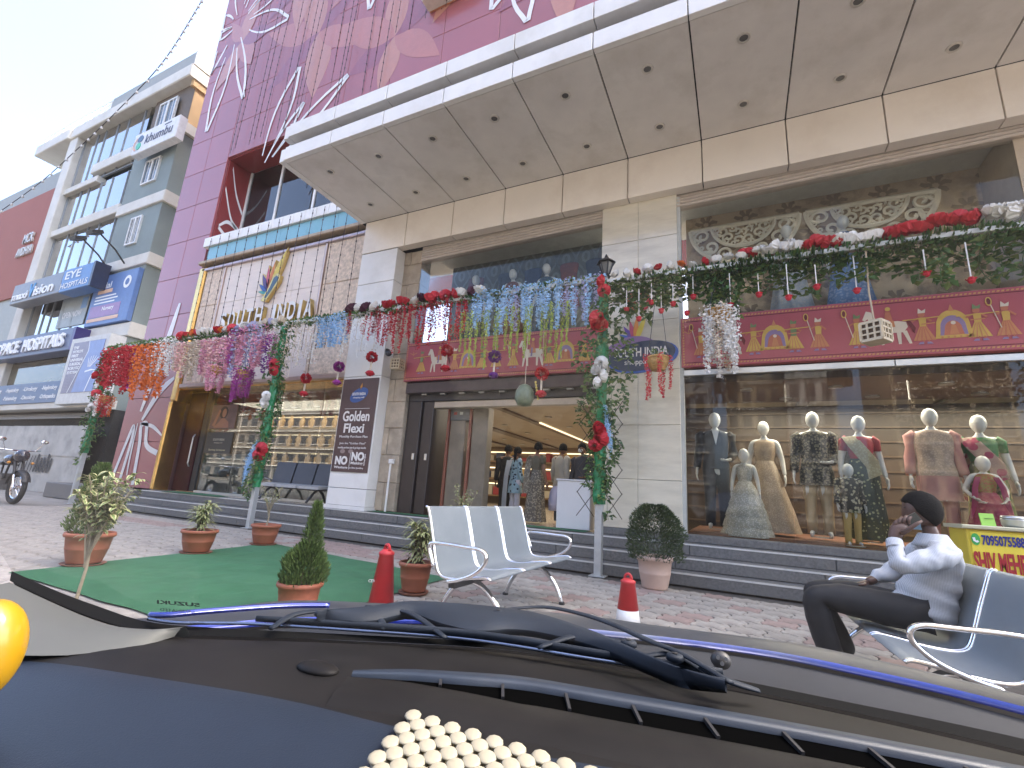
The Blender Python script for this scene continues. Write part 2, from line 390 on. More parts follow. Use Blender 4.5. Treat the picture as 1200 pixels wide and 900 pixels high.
# strokes that run over the reveal
rv = MB()
for pts in ([(8.7, 11.2), (9.1, 10.2), (9.45, 9.9)], [(8.75, 9.7), (9.0, 10.0), (9.3, 9.95), (9.45, 9.75)], [(8.8, 12.1), (9.1, 11.2), (9.45, 10.6)], [(8.75, 9.65), (9.1, 9.45), (9.45, 9.5)]):
    c = smoothcurve([(a, b) for a, b in pts], 6); L = []; R = []
    for i, p in enumerate(c):
        L.append((-16.292, p.x, p.y + .07)); R.append((-16.292, p.x, p.y - .07))
    rv.loft([L, R], closed=False)
rv.build('flower_line_print', STROKE, shop)
# ---- first floor window in the recess
wn = B(-16.3, -8.7, 9.5, 9.56, 8.95, 9.15).build('window_frame', WHITE, shop)
for x in (-16.28, -14.5, -12.6, -10.7, -8.8): B(x, x + .09, 9.46, 9.54, 9.15, 12.34).build('mullion', WHITE, wn)
GL_UP = glass('upper_window_glass', (.72, .80, .84), 1.6, 1.5)
for x in (-16.19, -14.41, -12.51, -10.61): B(x, x + 1.69, 9.5, 9.51, 9.16, 12.33).build('pane', GL_UP, wn)
PLAST = mat('interior_plaster', (.55, .54, .50), .7, var=.05)
B(-16.35, -8.6, 9.57, 13, 8.7, 8.94).build('room_floor', PLAST, shop); B(-16.35, -8.6, 13, 13.1, 8.9, 12.6).build('room_wall', mat('blue_display_wall', (.30, .45, .62), .6, var=.2, scale=1.5), shop)
B(-16.35, -8.6, 9.57, 13, 12.36, 12.44).build('room_ceiling', PLAST, shop); B(-16.45, -16.36, 9.5, 13, 8.7, 12.5).build('room_wall', PLAST, shop)
# ledge of white blocks and blue band, gold trim under it
x = -16.32
while x < -8.8:
    x2 = x + .49; B(x + .008, x2 - .008, 8.42, 9.5, 8.68, 9.02, .01).build('ledge_block', WHITE, shop); x = x2
BLUE = mat('blue_acrylic_band', (.20, .44, .52), .25, var=.06, scale=2)
x = -16.1
while x < -8.8:
    B(x + .005, x + 1.2, 8.5, 8.9, 8.12, 8.67).build('blue_panel', BLUE, shop); x += 1.205
B(-16.25, -8.75, 8.36, 9.0, 7.98, 8.10, .02).build('gold_cornice', mat('gold_cornice', (.40, .30, .20), .5, .3, var=.25), shop)
B(-16.2, -8.75, 8.60, 9.0, 7.90, 7.97).build('shadow_gap', DARKGAP, shop)
B(-16.2, -8.75, 8.5, 8.62, 7.80, 7.89, .01).build('trim_strip', mat('lilac_trim', (.55, .47, .52), .3, .3), shop)
# sign fascia: travertine centre, rough stone sides
TRAV = mat('travertine_panel', (.80, .69, .61), .5, var=.10, scale=1.3, stretch=(1, 1, 5), bump=.08, bscale=14)
ROUGH = mat('rough_stone_panel', (.72, .58, .46), .75, var=.35, scale=11, bump=1.0, bscale=16)
z = 3.86
for (za, zb) in ((3.86, 5.2), (5.2, 6.5), (6.5, 7.8)):
    x = -14.95
    while x < -10.5:
        B(x + .004, x + 1.11, 8.58, 8.9, za + .004, zb - .004, .005).build('travertine_tile', TRAV, shop); x += 1.114
    B(-16.0, -15.03, 8.57, 8.9, za, zb - .006, .02).build('rough_stone_tile', ROUGH, shop)
    B(-10.36, -8.9, 8.57, 8.9, za, zb - .006, .02).build('rough_stone_tile', ROUGH, shop)
for x in (-15.03, -10.45): B(x, x + .075, 8.54, 8.9, 3.86, 7.8, .008).build('trim_strip', mat('rose_trim', (.55, .42, .36), .3, .5), shop)
B(-16.36, -16.02, 8.50, 8.95, 3.3, 7.95, .05).build('gold_jamb', GOLD, shop)
B(-16.36, -16.20, 8.50, 8.95, .54, 3.3, .03).build('gold_jamb', GOLD, shop)
B(-16.02, -8.75, 8.5, 8.66, 3.72, 3.85, .02).build('rose_trim', mat('rose_trim', (.55, .42, .36), .3, .5), shop)
B(-16.2, -8.6, 8.66, 9.3, 3.68, 3.72).build('porch_ceiling', GOLD, shop)
# left entrance: maroon door leaf, glass wall
MAR = mat('maroon_door', (.04, .007, .009), .5, var=.3, scale=2, spec=.2)
d = B(-16.15, -15.32, 9.02, 9.1, .56, 3.66, .015).build('door', MAR, shop); B(-15.3, -15.06, 9.05, 9.12, .56, 3.66, .01).build('door_frame', BLACK, shop)
MB().tube([(-15.42, 8.98, 1.3), (-15.42, 8.93, 1.4), (-15.42, 8.93, 2.2), (-15.42, 8.98, 2.3)], .022, 8).build('handle', STEEL, d)
GLASS = glass('shop_glass', (.92, .94, .93), 1.5, .55)
for i, x in enumerate((-15.04, -13.55, -11.85, -10.2)):
    x2 = (-13.55, -11.85, -10.2, -8.7)[i]; B(x + .01, x2 - .01, 9.1, 9.112, .58, 3.68).build('pane', glass('left_glass', (.9, .93, .92), 1.45, .8) if i == 0 else bpy.data.materials['left_glass'], shop)
B(-15.04, -8.6, 9.05, 9.16, .54, .6).build('window_rail', ALU, shop)
B(-15.0, -13.62, 9.13, 9.2, .6, 1.68).build('lower_board', mat('grey_board', (.34, .32, .28), .4), shop)
B(-13.6, -12.7, 9.13, 9.2, .6, 1.74).build('lower_board', mat('pale_board', (.46, .43, .37), .4), shop)
B(-12.68, -8.62, 9.13, 9.2, .6, 1.45).build('lower_board', mat('grey_board', (.34, .32, .28), .4), shop)
# jewellery room behind the left glass
BROWN = mat('brown_interior', (.20, .145, .095), .5, var=.25, scale=2)
B(-16.3, -8.7, 12.2, 12.3, .5, 3.9).build('room_wall', BROWN, shop); B(-16.3, -16.2, 9.2, 12.3, .5, 3.9).build('room_wall', BROWN, shop); B(-8.72, -8.62, 9.2, 12.3, .5, 3.9).build('room_wall', BROWN, shop)
B(-16.3, -8.6, 9.3, 12.3, 3.68, 3.78).build('room_ceiling', mat('amber_ceiling', (.20, .13, .07), .5, var=.15), shop)
LAMP = mat('lit_lamp', (1, .86, .62), .5, emit=2.5, var=0); COVE = mat('lit_cove', (1, .78, .48), .5, emit=.3, var=0)
DLM = MB().lathe([(.06, 0), (.075, .0), (.075, -.015), (.055, -.015)], 12).mesh('lamp_ring', [STEEL])
DLE = MB().lathe([(.055, -.01), (.0, -.01)], 12).mesh('lamp_lens', [LAMP])
def lit_spot(x, y, z, parent, s=1):
    po = ORG[parent.name]
    r = link('ceiling_spotlight', DLM, parent, (x - po.x, y - po.y, z - po.z), sc=s); link('lens', DLE, r)
for x in (-14.6, -13.4, -12.2, -11, -9.8):
    for y in (9.7, 10.7, 11.7): lit_spot(x, y, 3.68, shop, 1.4)
for k, z0 in enumerate((1.5, 2.15, 2.8)):
    B(-16.1, -10.2, 11.2, 11.9, z0, z0 + .05).build('display_shelf', mat('glass_shelf', (.45, .33, .18), .2), shop)
    B(-16.1, -10.2, 11.86, 11.9, z0 + .5, z0 + .54).build('cove_light', COVE, shop)
# ---- white column
for za, zb in ((.62, 1.0), (1.0, 3.62), (3.62, 6.05), (6.05, 6.92)):
    B(-8.62, -7.45, 8.2, 8.56, za + .006, zb - .006, .006).build('column_panel', WHITE, shop)
B(-8.66, -7.42, 8.17, 8.56, .54, .62).build('column_base', WHITE, shop)
B(-8.59, -7.48, 8.23, 8.9, .6, 7.0).build('column_core', DARKGAP, shop)
# ---- canopy: fascia over the shutter, soffit panels, two edge bands
jx = [-8.64 + 1.378 * i for i in range(14)]
for i in range(13):
    B(jx[i] + .010, jx[i + 1] - .010, 8.2, 8.42, 6.94, 7.845, .006).build('fascia_panel', CREAM, shop)
    B(jx[i] + .013, jx[i + 1] - .013, 5.73, 8.19, 7.85, 7.90, 0).build('soffit_panel', SOFFIT, shop)
    a, b = jx[i], jx[i + 1]
    if i == 0: B(a - .16, a - .007, 5.65, 8.2, 7.852, 8.17, .006).build('canopy_end_panel', WHITE, shop); B(a - .16, a - .007, 5.65, 8.2, 8.44, 8.77, .006).build('canopy_end_panel', WHITE, shop)
    B(a + .009, b - .009, 5.62, 5.72, 7.848, 8.17, .006).build('edge_panel', WHITE, shop)
    B(a + .009, b - .009, 5.62, 6.2, 8.44, 8.77, .006).build('edge_panel', WHITE, shop)
B(-8.85, 9.3, 5.73, 8.58, 7.91, 8.15).build('canopy_core', DARKGAP, shop); B(-8.6, 9.3, 6.12, 8.58, 8.15, 8.43).build('canopy_core', DARKGAP, shop); B(-8.85, 9.3, 6.22, 8.6, 8.43, 8.7).build('canopy_core', mat('roof_grey', (.4, .4, .4), .7), shop)
B(-8.6, 9.3, 8.43, 8.9, 7.0, 7.85).build('canopy_core', DARKGAP, shop)
DL2 = MB().lathe([(.05, .0), (.055, -.014), (.078, -.014), (.082, 0)], 18).mesh('downlight_ring', [mat('lamp_trim', (.62, .58, .52), .3, .3)])
DL3 = MB().lathe([(.055, -.004), (.03, .0), (.0, .0)], 14).mesh('downlight_bulb', [mat('unlit_lens', (.10, .095, .09), .2)])
po = ORG[shop.name]
for i in range(11):
    for y in (6.28, 7.57):
        r = link('downlight', DL2, shop, ((jx[i] + jx[i + 1]) / 2 + .02 - po.x, y - po.y, 7.848 - po.z), sc=1.15); link('downlight_lens', DL3, r)
# ---- stone pilaster right of the column
STONE = mat('beige_stone', (.46, .38, .29), .7, var=.22, scale=5, bump=.3, bscale=30, rnd=.14, stain=(.30, .25, .19), sscale=2)
rs = random.Random(5); z = .56; k = 0
while z < 6.9:
    h = rs.choice((.55, .7, .62)); h = min(h, 6.92 - z)
    if k % 2: B(-7.45, -6.905, 8.5 + rs.uniform(0, .015), 8.9, z + .004, z + h - .004, .012).build('stone_block', STONE, shop)
    else:
        sx = rs.uniform(-7.3, -7.05)
        B(-7.45, sx - .004, 8.5 + rs.uniform(0, .012), 8.9, z + .004, z + h - .004, .012).build('stone_block', STONE, shop); B(sx + .004, -6.905, 8.5 + rs.uniform(0, .015), 8.9, z + .004, z + h - .004, .012).build('stone_block', STONE, shop)
    z += h; k += 1
# ---- marble pillar between door and display window
MARB = mat('polished_marble', (.72, .66, .53), .10, var=.13, scale=1.1, stretch=(1, 1, 4.5), spec=.7, stain=(.58, .52, .41), sscale=.8, rnd=.04)
zs = (.662, 1.5, 2.45, 3.45, 4.4, 5.3, 6.1, 6.95)
for i in range(7):
    B(-2.30, -1.585, 8.40, 8.8, zs[i] + .003, zs[i + 1] - .003, .004).build('marble_slab', MARB, shop)
    B(-1.58, -.86, 8.40, 8.8, zs[i] + .003, zs[i + 1] - .003, .004).build('marble_slab', MARB, shop)
B(-.86, -.80, 8.44, 8.6, .66, 6.9).build('window_stile', mat('pvc_stile', (.5, .52, .5), .4), shop)
# ---- door opening, header, lobby
HEAD = mat('dark_brown_header', (.075, .05, .047), .5, var=.2)
B(-6.9, -2.31, 8.46, 8.9, 3.22, 3.46, .01).build('door_header', HEAD, shop)
B(-6.9, -2.31, 8.62, 8.9, 3.06, 3.215).build('door_header', mat('header_recess', (.035, .028, .026), .5), shop)
for i in range(9): lit = B(-6.5 + i * .5, -6.36 + i * .5, 8.55, 8.62, 3.19, 3.218).build('header_bracket', STEEL, shop)
B(-6.2, -2.31, 8.66, 8.86, 2.90, 3.05, .015).build('door_shutter_box', mat('beige_metal', (.50, .42, .33), .4, .2, var=.1), shop)
for (xa, xb, ya) in ((-6.88, -6.5, 8.6), (-6.48, -6.2, 8.66)):
    d = B(xa, xb, ya, ya + .1, .56, 3.05, .01).build('door', mat('dark_door', (.028, .02, .02), .3, var=.2), shop)
    B(xb - .12, xb - .06, ya - .02, ya, 1.72, 1.86, .005).build('handle', STEEL, d)
B(-6.9, -6.25, 8.75, 10.2, .56, 3.2).build('lobby_wall', mat('dark_door', (.028, .02, .02), .3, var=.2), shop)
# ---- shop interior seen through door and right window
B(-24, 9.6, 22, 22.1, .5, 4.3).build('room_wall', BROWN, shop); B(-24, -16.4, 12.3, 12.4, .5, 4.3).build('room_wall', BROWN, shop); B(-24.1, -24, 12.3, 22, .5, 4.3).build('room_wall', BROWN, shop); B(8.4, 8.5, 8.6, 22, .5, 4.3).build('room_wall', BROWN, shop); B(-8.6, -8.5, 9.2, 12.3, .5, 4.3).build('room_wall', BROWN, shop)
CEIL = mat('shop_ceiling', (.40, .33, .25), .4, var=.1, scale=2)
B(-24, -8.6, 12.3, 22, 3.42, 3.5).build('room_ceiling', CEIL, shop); B(-8.6, 8.5, 8.9, 22, 3.42, 3.5).build('room_ceiling', CEIL, shop)
B(-2.2, 8.4, 8.9, 10.9, 3.30, 3.415).build('bulkhead', mat('dark_slat', (.10, .06, .035), .4, var=.2), shop)
for i in range(7):
    B(-22 + i * 2.3, -21.8 + i * 2.3, 12.5, 21.9, 3.36, 3.415).build('ceiling_track', mat('dark_slat', (.10, .06, .035), .4, var=.2), shop)
    B(-8.4 + i * 2.4, -8.2 + i * 2.4, 9.2, 21.9, 3.36, 3.415).build('ceiling_track', mat('dark_slat', (.10, .06, .035), .4, var=.2), shop)
for i in range(6):
    B(-6 + i * 2.1, -5.75 + i * 2.1, 14 + (i % 2) * 2, 20, 3.385, 3.415).build('cove_light', COVE, shop)
for x in range(-16, 8, 2):
    for y in ((9.6, 11.2, 13, 15, 17.5, 20) if x > -8 else (13, 14.5, 16.5, 18.5, 20.5)): lit_spot(x + .5 + (y % 2) * .4, y, 3.415, shop, 1.5)
for k in range(3):
    B(-23.8, 8.3, 21.4, 21.9, .9 + k * .85, .96 + k * .85).build('display_shelf', mat('wood_shelf', (.28, .17, .08), .4), shop)
    B(-23.8, 8.3, 21.86, 21.9, 1.5 + k * .8, 1.56 + k * .8).build('cove_light', COVE, shop)
ri = random.Random(9)
folds = MB()
for k in range(3):
    x = -20
    while x < 2:
        w_ = ri.uniform(.2, .45); folds.m = ri.randrange(5); folds.box(x, x + w_, 21.45, 21.8, .97 + k * .85, .97 + k * .85 + ri.uniform(.15, .5)); x += w_ + ri.uniform(.02, .2)
o = folds.build('folded_cloth', [cmat((160, 60, 60)), cmat((200, 160, 80)), cmat((80, 90, 120)), cmat((190, 180, 160)), cmat((90, 120, 80))], shop); tag(o, kind='stuff')
B(-1.9, 8.3, 11.4, 11.5, .54, 3.3).build('display_back_panel', mat('dark_back_panel', (.05, .03, .017), .4, var=.3, scale=2), shop)
for k in range(9): B(-1.9, 8.3, 11.36, 11.4, .8 + k * .29, .83 + k * .29).build('back_panel_groove', mat('groove_brown', (.09, .055, .03), .35), shop)
for x in (0.2, 1.6, 3.1, 4.8): lit_spot(x, 9.6, 3.30, shop, 1.5); lit_spot(x + .7, 10.5, 3.30, shop, 1.5)
B(-.8, 8.3, 8.75, 11.3, .541, .70).build('display_platform', mat('display_platform', (.22, .10, .06), .35, var=.2), shop)
# ---- display window glass, rail
for xa, xb in ((-.80, .73), (.735, 2.30), (2.305, 4.4), (4.405, 7)):
    B(xa + .004, xb - .004, 8.5, 8.512, .66, 3.38).build('pane', GLASS, shop)
for xa, xb in ((-.80, 2.17), (2.18, 7)): B(xa, xb, 8.46, 8.5, 3.33, 3.43, .006).build('window_rail', ALU, shop)
B(-2.3, 9.4, 8.62, 8.9, 3.44, 4.45).build('spandrel', HEAD, shop); B(-6.9, -2.3, 8.62, 8.9, 3.5, 4.45).build('spandrel', HEAD, shop)
# ---- first floor display windows
B(-7.0, 9.3, 8.62, 10.4, 4.28, 4.42).build('room_floor', PLAST, shop)
WALLP = mat('damask_wallpaper', (.50, .38, .26), .55, var=.12, scale=.9, stain=(.19, .14, .10), sscale=2.6)
DKW = mat('dark_wallpaper', (.16, .18, .17), .45, var=.2, scale=.7)
B(-.8, 9.3, 9.6, 9.7, 4.42, 7.3).build('room_wall', WALLP, shop); B(-6.9, -2.3, 9.9, 10.0, 4.42, 7.3).build('room_wall', DKW, shop)
B(-7.0, 9.3, 8.6, 10.4, 7.08, 7.18).build('room_ceiling', mat('grey_ceiling', (.70, .71, .66), .5), shop)
B(3.93, 4.9, 8.52, 9.6, 4.42, 7.05).build('side_pier', mat('cream_pier', (.52, .42, .30), .5, var=.1), shop)
GL2 = glass('display_glass', (.93, .95, .94), 1.45, .38)
for xa, xb in ((-.80, .76), (.765, 2.33), (2.335, 3.92)): B(xa, xb, 8.52, 8.532, 4.42, 6.95).build('pane', GL2, shop)
for xa, xb in ((-6.9, -4.62), (-4.615, -2.31)): B(xa, xb, 8.52, 8.532, 4.42, 6.95).build('pane', GL2, shop)
# ogee pattern on the dark wallpaper, scrolls on the brown one: flat printed lines
og = MB()
for i in range(10):
    for j in range(6):
        cx, cz = -6.6 + i * .5 + (.25 if j % 2 else 0), 4.55 + j * .46
        for sg in (1, -1): og.ribbon([(cx + sg * .24 * sin(pi * t / 8) * (1 if t < 5 else .9), cz + .8 * t / 8) for t in range(9)], .045, 9.895)
        og.ribbon([(cx + .08 * cos(a * pi / 4), cz + .4 + .13 * sin(a * pi / 4)) for a in range(9)], .07, 9.895, taper=False)
og.build('wallpaper_print', mat('ogee_print', (.26, .31, .29), .4), shop)
dm = MB(); r5 = random.Random(4)
for i in range(12):
    for j in range(5):
        cx, cz = -.4 + i * .75 + (.37 if j % 2 else 0), 4.8 + j * .52
        for k in range(7):
            a = k * 2 * pi / 7; dm.ribbon([(cx + cos(a) * .05, cz + sin(a) * .05), (cx + cos(a + .3) * .14, cz + sin(a + .3) * .16), (cx + cos(a + .1) * .22, cz + sin(a + .1) * .2)], .09, 9.595)
dm.build('wallpaper_print', mat('damask_print', (.24, .17, .115), .5), shop)
# shop lights: warm pools from the lit ceiling spots
def room_light(x, y, z, sx, sy, e, col=(1, .86, .68)):
    l = bpy.data.lights.new('ceiling_glow', 'AREA'); l.shape = 'RECTANGLE'; l.size = sx; l.size_y = sy; l.energy = e; l.color = col
    o = bpy.data.objects.new('ceiling_glow', l); COL.objects.link(o); o.location = (x, y, z)
room_light(-4.5, 12, 3.3, 4, 5, 20); room_light(-9, 17.5, 3.3, 14, 6, 48); room_light(3, 9.9, 3.25, 6, 1.6, 48, (1, .88, .70)); room_light(-13, 10.8, 3.5, 5, 1.6, 22); room_light(4, 17, 3.3, 6, 6, 18)

# ================================================================ HANGING SIGNS ON THE FRONT
# roller shutter above the first floor display
sh = thing('roller_shutter', 'long beige ribbed roller shutter rolled up under the canopy fascia', 'shutter', (-1.5, 8.45, 6.85)); SHZ = -.1
SHM = mat('shutter_slat', (.60, .52, .44), .45, .3, var=.1)
sh.rotation_euler = (0, radians(-1.15), 0); sh.location.z += SHZ
for k in range(6): B(-6.88, 9.2, 8.425 + k * .006, 8.6, 6.76 + k * .07 + .004, 6.76 + (k + 1) * .07 - .008, .02).build('slat', SHM, sh)
nb = B(-2.02, -1.22, 8.41, 8.424, 6.765, 6.835).build('name_plate', BLACK, sh)
text('A.M. PURTAK', (-1.97, 8.409, 6.775), .68, .052, cmat((225, 225, 220)), nb, bold=.01)

def procession(name, label, x0, x1, z0, z1, y, items):
    t = thing(name, label, 'sign board', ((x0 + x1) / 2, y, z0))
    B(x0, x1, y, y + .12, z0, z1, .01).build('board', mat('maroon_board', (.46, .10, .125), .35, var=.08, scale=1.2), t)
    fr = MB()
    for za in (z0 + .035, z1 - .06):
        x = x0 + .03
        while x < x1 - .04: fr.add([(x, y - .004, za), (x + .03, y - .004, za), (x + .042, y - .004, za + .026), (x + .012, y - .004, za + .026)], [(0, 1, 2, 3)]); x += .05
    z = z0 + .08
    while z < z1 - .09: fr.add([(x0 + .03, y - .004, z), (x0 + .055, y - .004, z), (x0 + .055, y - .004, z + .03), (x0 + .03, y - .004, z + .03)], [(0, 1, 2, 3)]); z += .05
    fr.build('border_print', cmat((206, 150, 96)), t)
    MB().box(x0 + .06, x1 - .02, y - .003, y - .001, z1 - .085, z1 - .075).box(x0 + .06, x1 - .02, y - .003, y - .001, z0 + .075, z0 + .085).build('border_line', cmat((90, 24, 34)), t)
    PAL = [cmat((214, 178, 92)), cmat((205, 140, 96)), cmat((226, 214, 196)), cmat((196, 120, 92)), cmat((120, 140, 96)), cmat((150, 130, 170)), cmat((110, 40, 46))]
    rp = random.Random(int(x0 * 10))
    H = (z1 - z0)
    for kind, cx, v in items:
        mb = MB(); b = z0 + H * .17; h = H * .62; Y = [y - .006]
        def poly(pts, m):
            mb.m = m; mb.add([(cx + px * h, Y[0], b + pz_ * h) for px, pz_ in pts], [tuple(range(len(pts)))]); Y[0] -= .0006
        def disc(px, pz_, r, m, rz=None): poly([(px + r * cos(a * pi / 5), pz_ + (rz or r) * sin(a * pi / 5)) for a in range(10)], m)
        if kind == 'dancer':
            poly([(-.22, .1), (.24, .1), (.07, .5), (-.06, .5)], 0 if v % 2 else 1)
            for q in range(4): poly([(-.17 + q * .1, .1), (-.14 + q * .1, .1), (-.03 + q * .025, .48), (-.045 + q * .025, .48)], 1 if v % 2 else 3)
            poly([(-.06, .48), (.07, .48), (.09, .72), (-.07, .72)], 0 if v % 3 else 4)
            disc(.0, .8, .075, 3); poly([(-.07, .84), (.08, .84), (.1, .95), (.02, .9), (-.05, .98)], 4 if v % 2 else 2)
            poly([(-.05, .7), (-.2, .6), (-.22, .64), (-.05, .74)], 3); poly([(.06, .7), (.17, .58), (.2, .62), (.08, .74)], 3)
            poly([(-.14, .0), (-.02, .0), (-.02, .06), (-.1, .05)], 5); poly([(.04, .0), (.17, .0), (.12, .06), (.05, .06)], 5); poly([(-.03, .05), (.0, .05), (.0, .12), (-.03, .12)], 3); poly([(.07, .05), (.1, .05), (.1, .12), (.07, .12)], 3)
            if v == 2 or v == 5:
                poly([(-.12, .3), (-.10, .3), (-.24, .95), (-.26, .95)], 2); disc(-.27, 1.0, .065, 0, .12); disc(-.27, 1.0, .04, 6, .09)
            else: poly([(-.4, .66), (.42, .7), (.42, .725), (-.4, .685)], 0)
        elif kind == 'palanquin':
            poly([(-.38, .12), (.38, .12), (.36, .2), (-.36, .2)], 0)
            poly([(-.36, .2), (.36, .2)] + [(.33 * cos(a * pi / 10), .45 + .42 * sin(a * pi / 10)) for a in range(11)], 0)
            poly([(-.27, .2), (.27, .2)] + [(.25 * cos(a * pi / 10), .42 + .3 * sin(a * pi / 10)) for a in range(11)], 5)
            poly([(-.2, .2), (.2, .2)] + [(.17 * cos(a * pi / 10), .36 + .22 * sin(a * pi / 10)) for a in range(11)], 3)
            poly([(-.08, .22), (.1, .22), (.05, .46), (-.03, .46)], 1); disc(.01, .52, .05, 2); poly([(-.06, .84), (.06, .84), (.0, 1.02)], 1)
            for q in range(5): disc(-.24 + q * .12, .15, .025, 1)
            poly([(-.62, .52), (-.34, .54), (-.34, .57), (-.62, .55)], 1); poly([(.34, .54), (.62, .55), (.62, .58), (.34, .57)], 1)
        elif kind == 'horse':
            poly([(-.3, .36), (.3, .36), (.4, .5), (.38, .64), (.2, .68), (-.25, .66), (-.36, .55)], 2)
            poly([(-.36, .5), (-.22, .68), (-.34, .98), (-.45, 1.02), (-.55, .78), (-.5, .74), (-.43, .8)], 2)
            for lx, sw in ((-.3, -.05), (-.2, .04), (.2, .0), (.32, .1)): poly([(lx - .05, .4), (lx + .05, .4), (lx + sw + .03, .04), (lx + sw - .03, .04)], 2)
            poly([(.38, .66), (.46, .66), (.56, .45), (.52, .3), (.44, .5)], 6)
            poly([(-.1, .52), (.14, .52), (.12, .7), (-.12, .7)], 1); poly([(-.08, .68), (.1, .68), (.07, .95), (-.04, .95)], 3); disc(.02, 1.03, .06, 0); poly([(-.04, .72), (.02, .72), (.0, .4), (-.06, .4)], 5)
        elif kind == 'sprig':
            b2 = v
            for a in (-.9, 0, .9): mb.m = 1; mb.ribbon([(cx, b + h * .8), (cx + .06 * sin(a), b + h * .8 + .06 * cos(a)), (cx + .12 * sin(a * 1.2), b + h * .8 + .09 * cos(a))], .016, y - .005)
        mb.build('painted_figure', PAL, t)
    return t
procession('procession_sign', 'maroon board with painted palanquins and white horse above the open shop door', -6.97, -2.33, 3.50, 4.42, 8.42,
    [('sprig', -6.75, 0), ('dancer', -6.5, 3), ('horse', -6.02, 0), ('dancer', -5.6, 4), ('palanquin', -5.25, 0), ('dancer', -4.9, 3), ('dancer', -4.55, 1), ('dancer', -4.15, 5), ('horse', -3.72, 0), ('dancer', -3.35, 3), ('palanquin', -3.0, 0), ('dancer', -2.62, 1)])
procession('procession_sign', 'long maroon board with painted palanquins and horse rider above the mannequin window', -.83, 5.4, 3.47, 4.39, 8.42,
    [('sprig', -.7, 0), ('dancer', -.5, 2), ('horse', -.12, 0), ('dancer', .32, 1), ('palanquin', .63, 0), ('dancer', .9, 3), ('dancer', 1.24, 2), ('dancer', 1.75, 5), ('horse', 2.14, 0), ('dancer', 2.54, 4), ('palanquin', 2.88, 0), ('dancer', 3.15, 1), ('dancer', 3.45, 2), ('dancer', 3.95, 3), ('horse', 4.4, 0)])
# oval wall sign on the marble
ov = thing('oval_wall_sign', 'blue oval shop sign with orange and violet swooshes on the marble pillar', 'sign', (-1.5, 8.36, 3.4))
def swoosh(cx, cz, rx, rz, ph): return [(cx + rx * cos(a * pi / 16), cz + rz * sin(a * pi / 16) + .08 * sin(a * pi / 16 * 1 + ph) * (1 if abs(cos(a * pi / 16)) < 2 else 1) - .0 * cos(a * pi / 16)) for a in range(32)]
MB().plate(swoosh(-1.42, 3.76, .52, .26, 2.4), 8.375, 8.40).build('swoosh', cmat((205, 150, 80)), ov)
MB().plate(swoosh(-1.70, 3.78, .5, .26, .4), 8.372, 8.40).build('swoosh', cmat((150, 120, 175)), ov)
MB().plate(swoosh(-1.50, 3.70, .63, .25, 1), 8.366, 8.40).build('swoosh', cmat((70, 110, 200)), ov)
MB().plate(swoosh(-1.52, 3.72, .60, .235, 1), 8.36, 8.40).build('face', cmat((58, 74, 104)), ov)
text('SOUTH INDIA', (-2.02, 8.359, 3.71), .98, .17, cmat((238, 238, 240)), ov, bold=.018)
text('shopping mall', (-1.82, 8.359, 3.53), .75, .13, cmat((238, 238, 240)), ov, bold=.006)
fa = MB()
for k, a in enumerate((150, 125, 105, 88, 70)):
    fa.m = k; pp = petal_poly(-1.62, 4.0, .36 + .05 * k, .11, radians(a)); fa.add([(p[0], 8.385 - k * .001, p[1]) for p in pp], [tuple(range(len(pp)))])
fa.build('feather_emblem', [cmat((70, 110, 200)), cmat((110, 80, 170)), cmat((190, 60, 110)), cmat((226, 140, 60)), cmat((232, 205, 80))], ov)
nm = thing('number_sign', 'red 50 numerals fixed on the marble above the oval sign', 'sign', (-1.6, 8.38, 4.6))
text('50', (-1.80, 8.399, 4.62), .44, .36, cmat((205, 70, 70)), nm, name='numeral', depth=.03, bold=.02)
# gold letters and wing emblem on the travertine
ls = thing('letter_sign', 'large white and gold SOUTH INDIA letters with a coloured bird emblem on travertine', 'sign', (-12.5, 8.5, 5.8))
LG = mat('letter_gold', (.62, .45, .16), .3, .7); LW = mat('letter_face', (.82, .8, .76), .4)
x = -14.5; LZ = 5.5
for ch in 'SOUTH INDIA':
    if ch == ' ': x += .34; continue
    wch = .12 if ch == 'I' else .31
    a = text(ch, (x, 8.57, LZ), wch, .56, LG, ls, name='letter', depth=.13, bold=.02)
    text(ch, (x, 8.437, LZ), wch, .56, LW, a, name='letter_face', depth=.006, bold=.02); x += wch + .11
EX = lambda x, z: (-12.35 + (x + 12.3) * .84, 6.22 + (z - 6.05) * .84)
wing = [((-12.45, 6.45), 1.75, .32, 68, (214, 190, 80)), ((-12.47, 6.5), 1.15, .26, 84, (205, 120, 60)), ((-12.5, 6.5), 1.0, .26, 100, (196, 90, 110)), ((-12.5, 6.48), .85, .3, 122, (84, 70, 130)), ((-12.5, 6.42), .68, .24, 145, (60, 96, 168)), ((-12.5, 6.38), .55, .18, 168, (70, 150, 150)), ((-12.75, 6.12), .45, .16, 25, (120, 110, 60))]
for (c, L, W, a, rgb) in wing:
    c = EX(*c); L *= .84; W *= .84
    pp = petal_poly(c[0], c[1], L, W, radians(a)); MB().plate(pp, 8.46, 8.57).build('feather', [LG], ls); pi_ = petal_poly(c[0], c[1], L * .94, W * .74, radians(a)); MB().plate(pi_, 8.452, 8.461).build('feather_face', cmat(rgb), ls)
MB().plate([EX(*q) for q in ((-12.75, 6.1), (-12.5, 6.05), (-12.2, 6.45), (-11.98, 6.75), (-11.95, 6.98), (-12.12, 7.08), (-12.32, 7.0), (-12.45, 6.6))], 8.45, 8.57).build('bird_body', LG, ls)
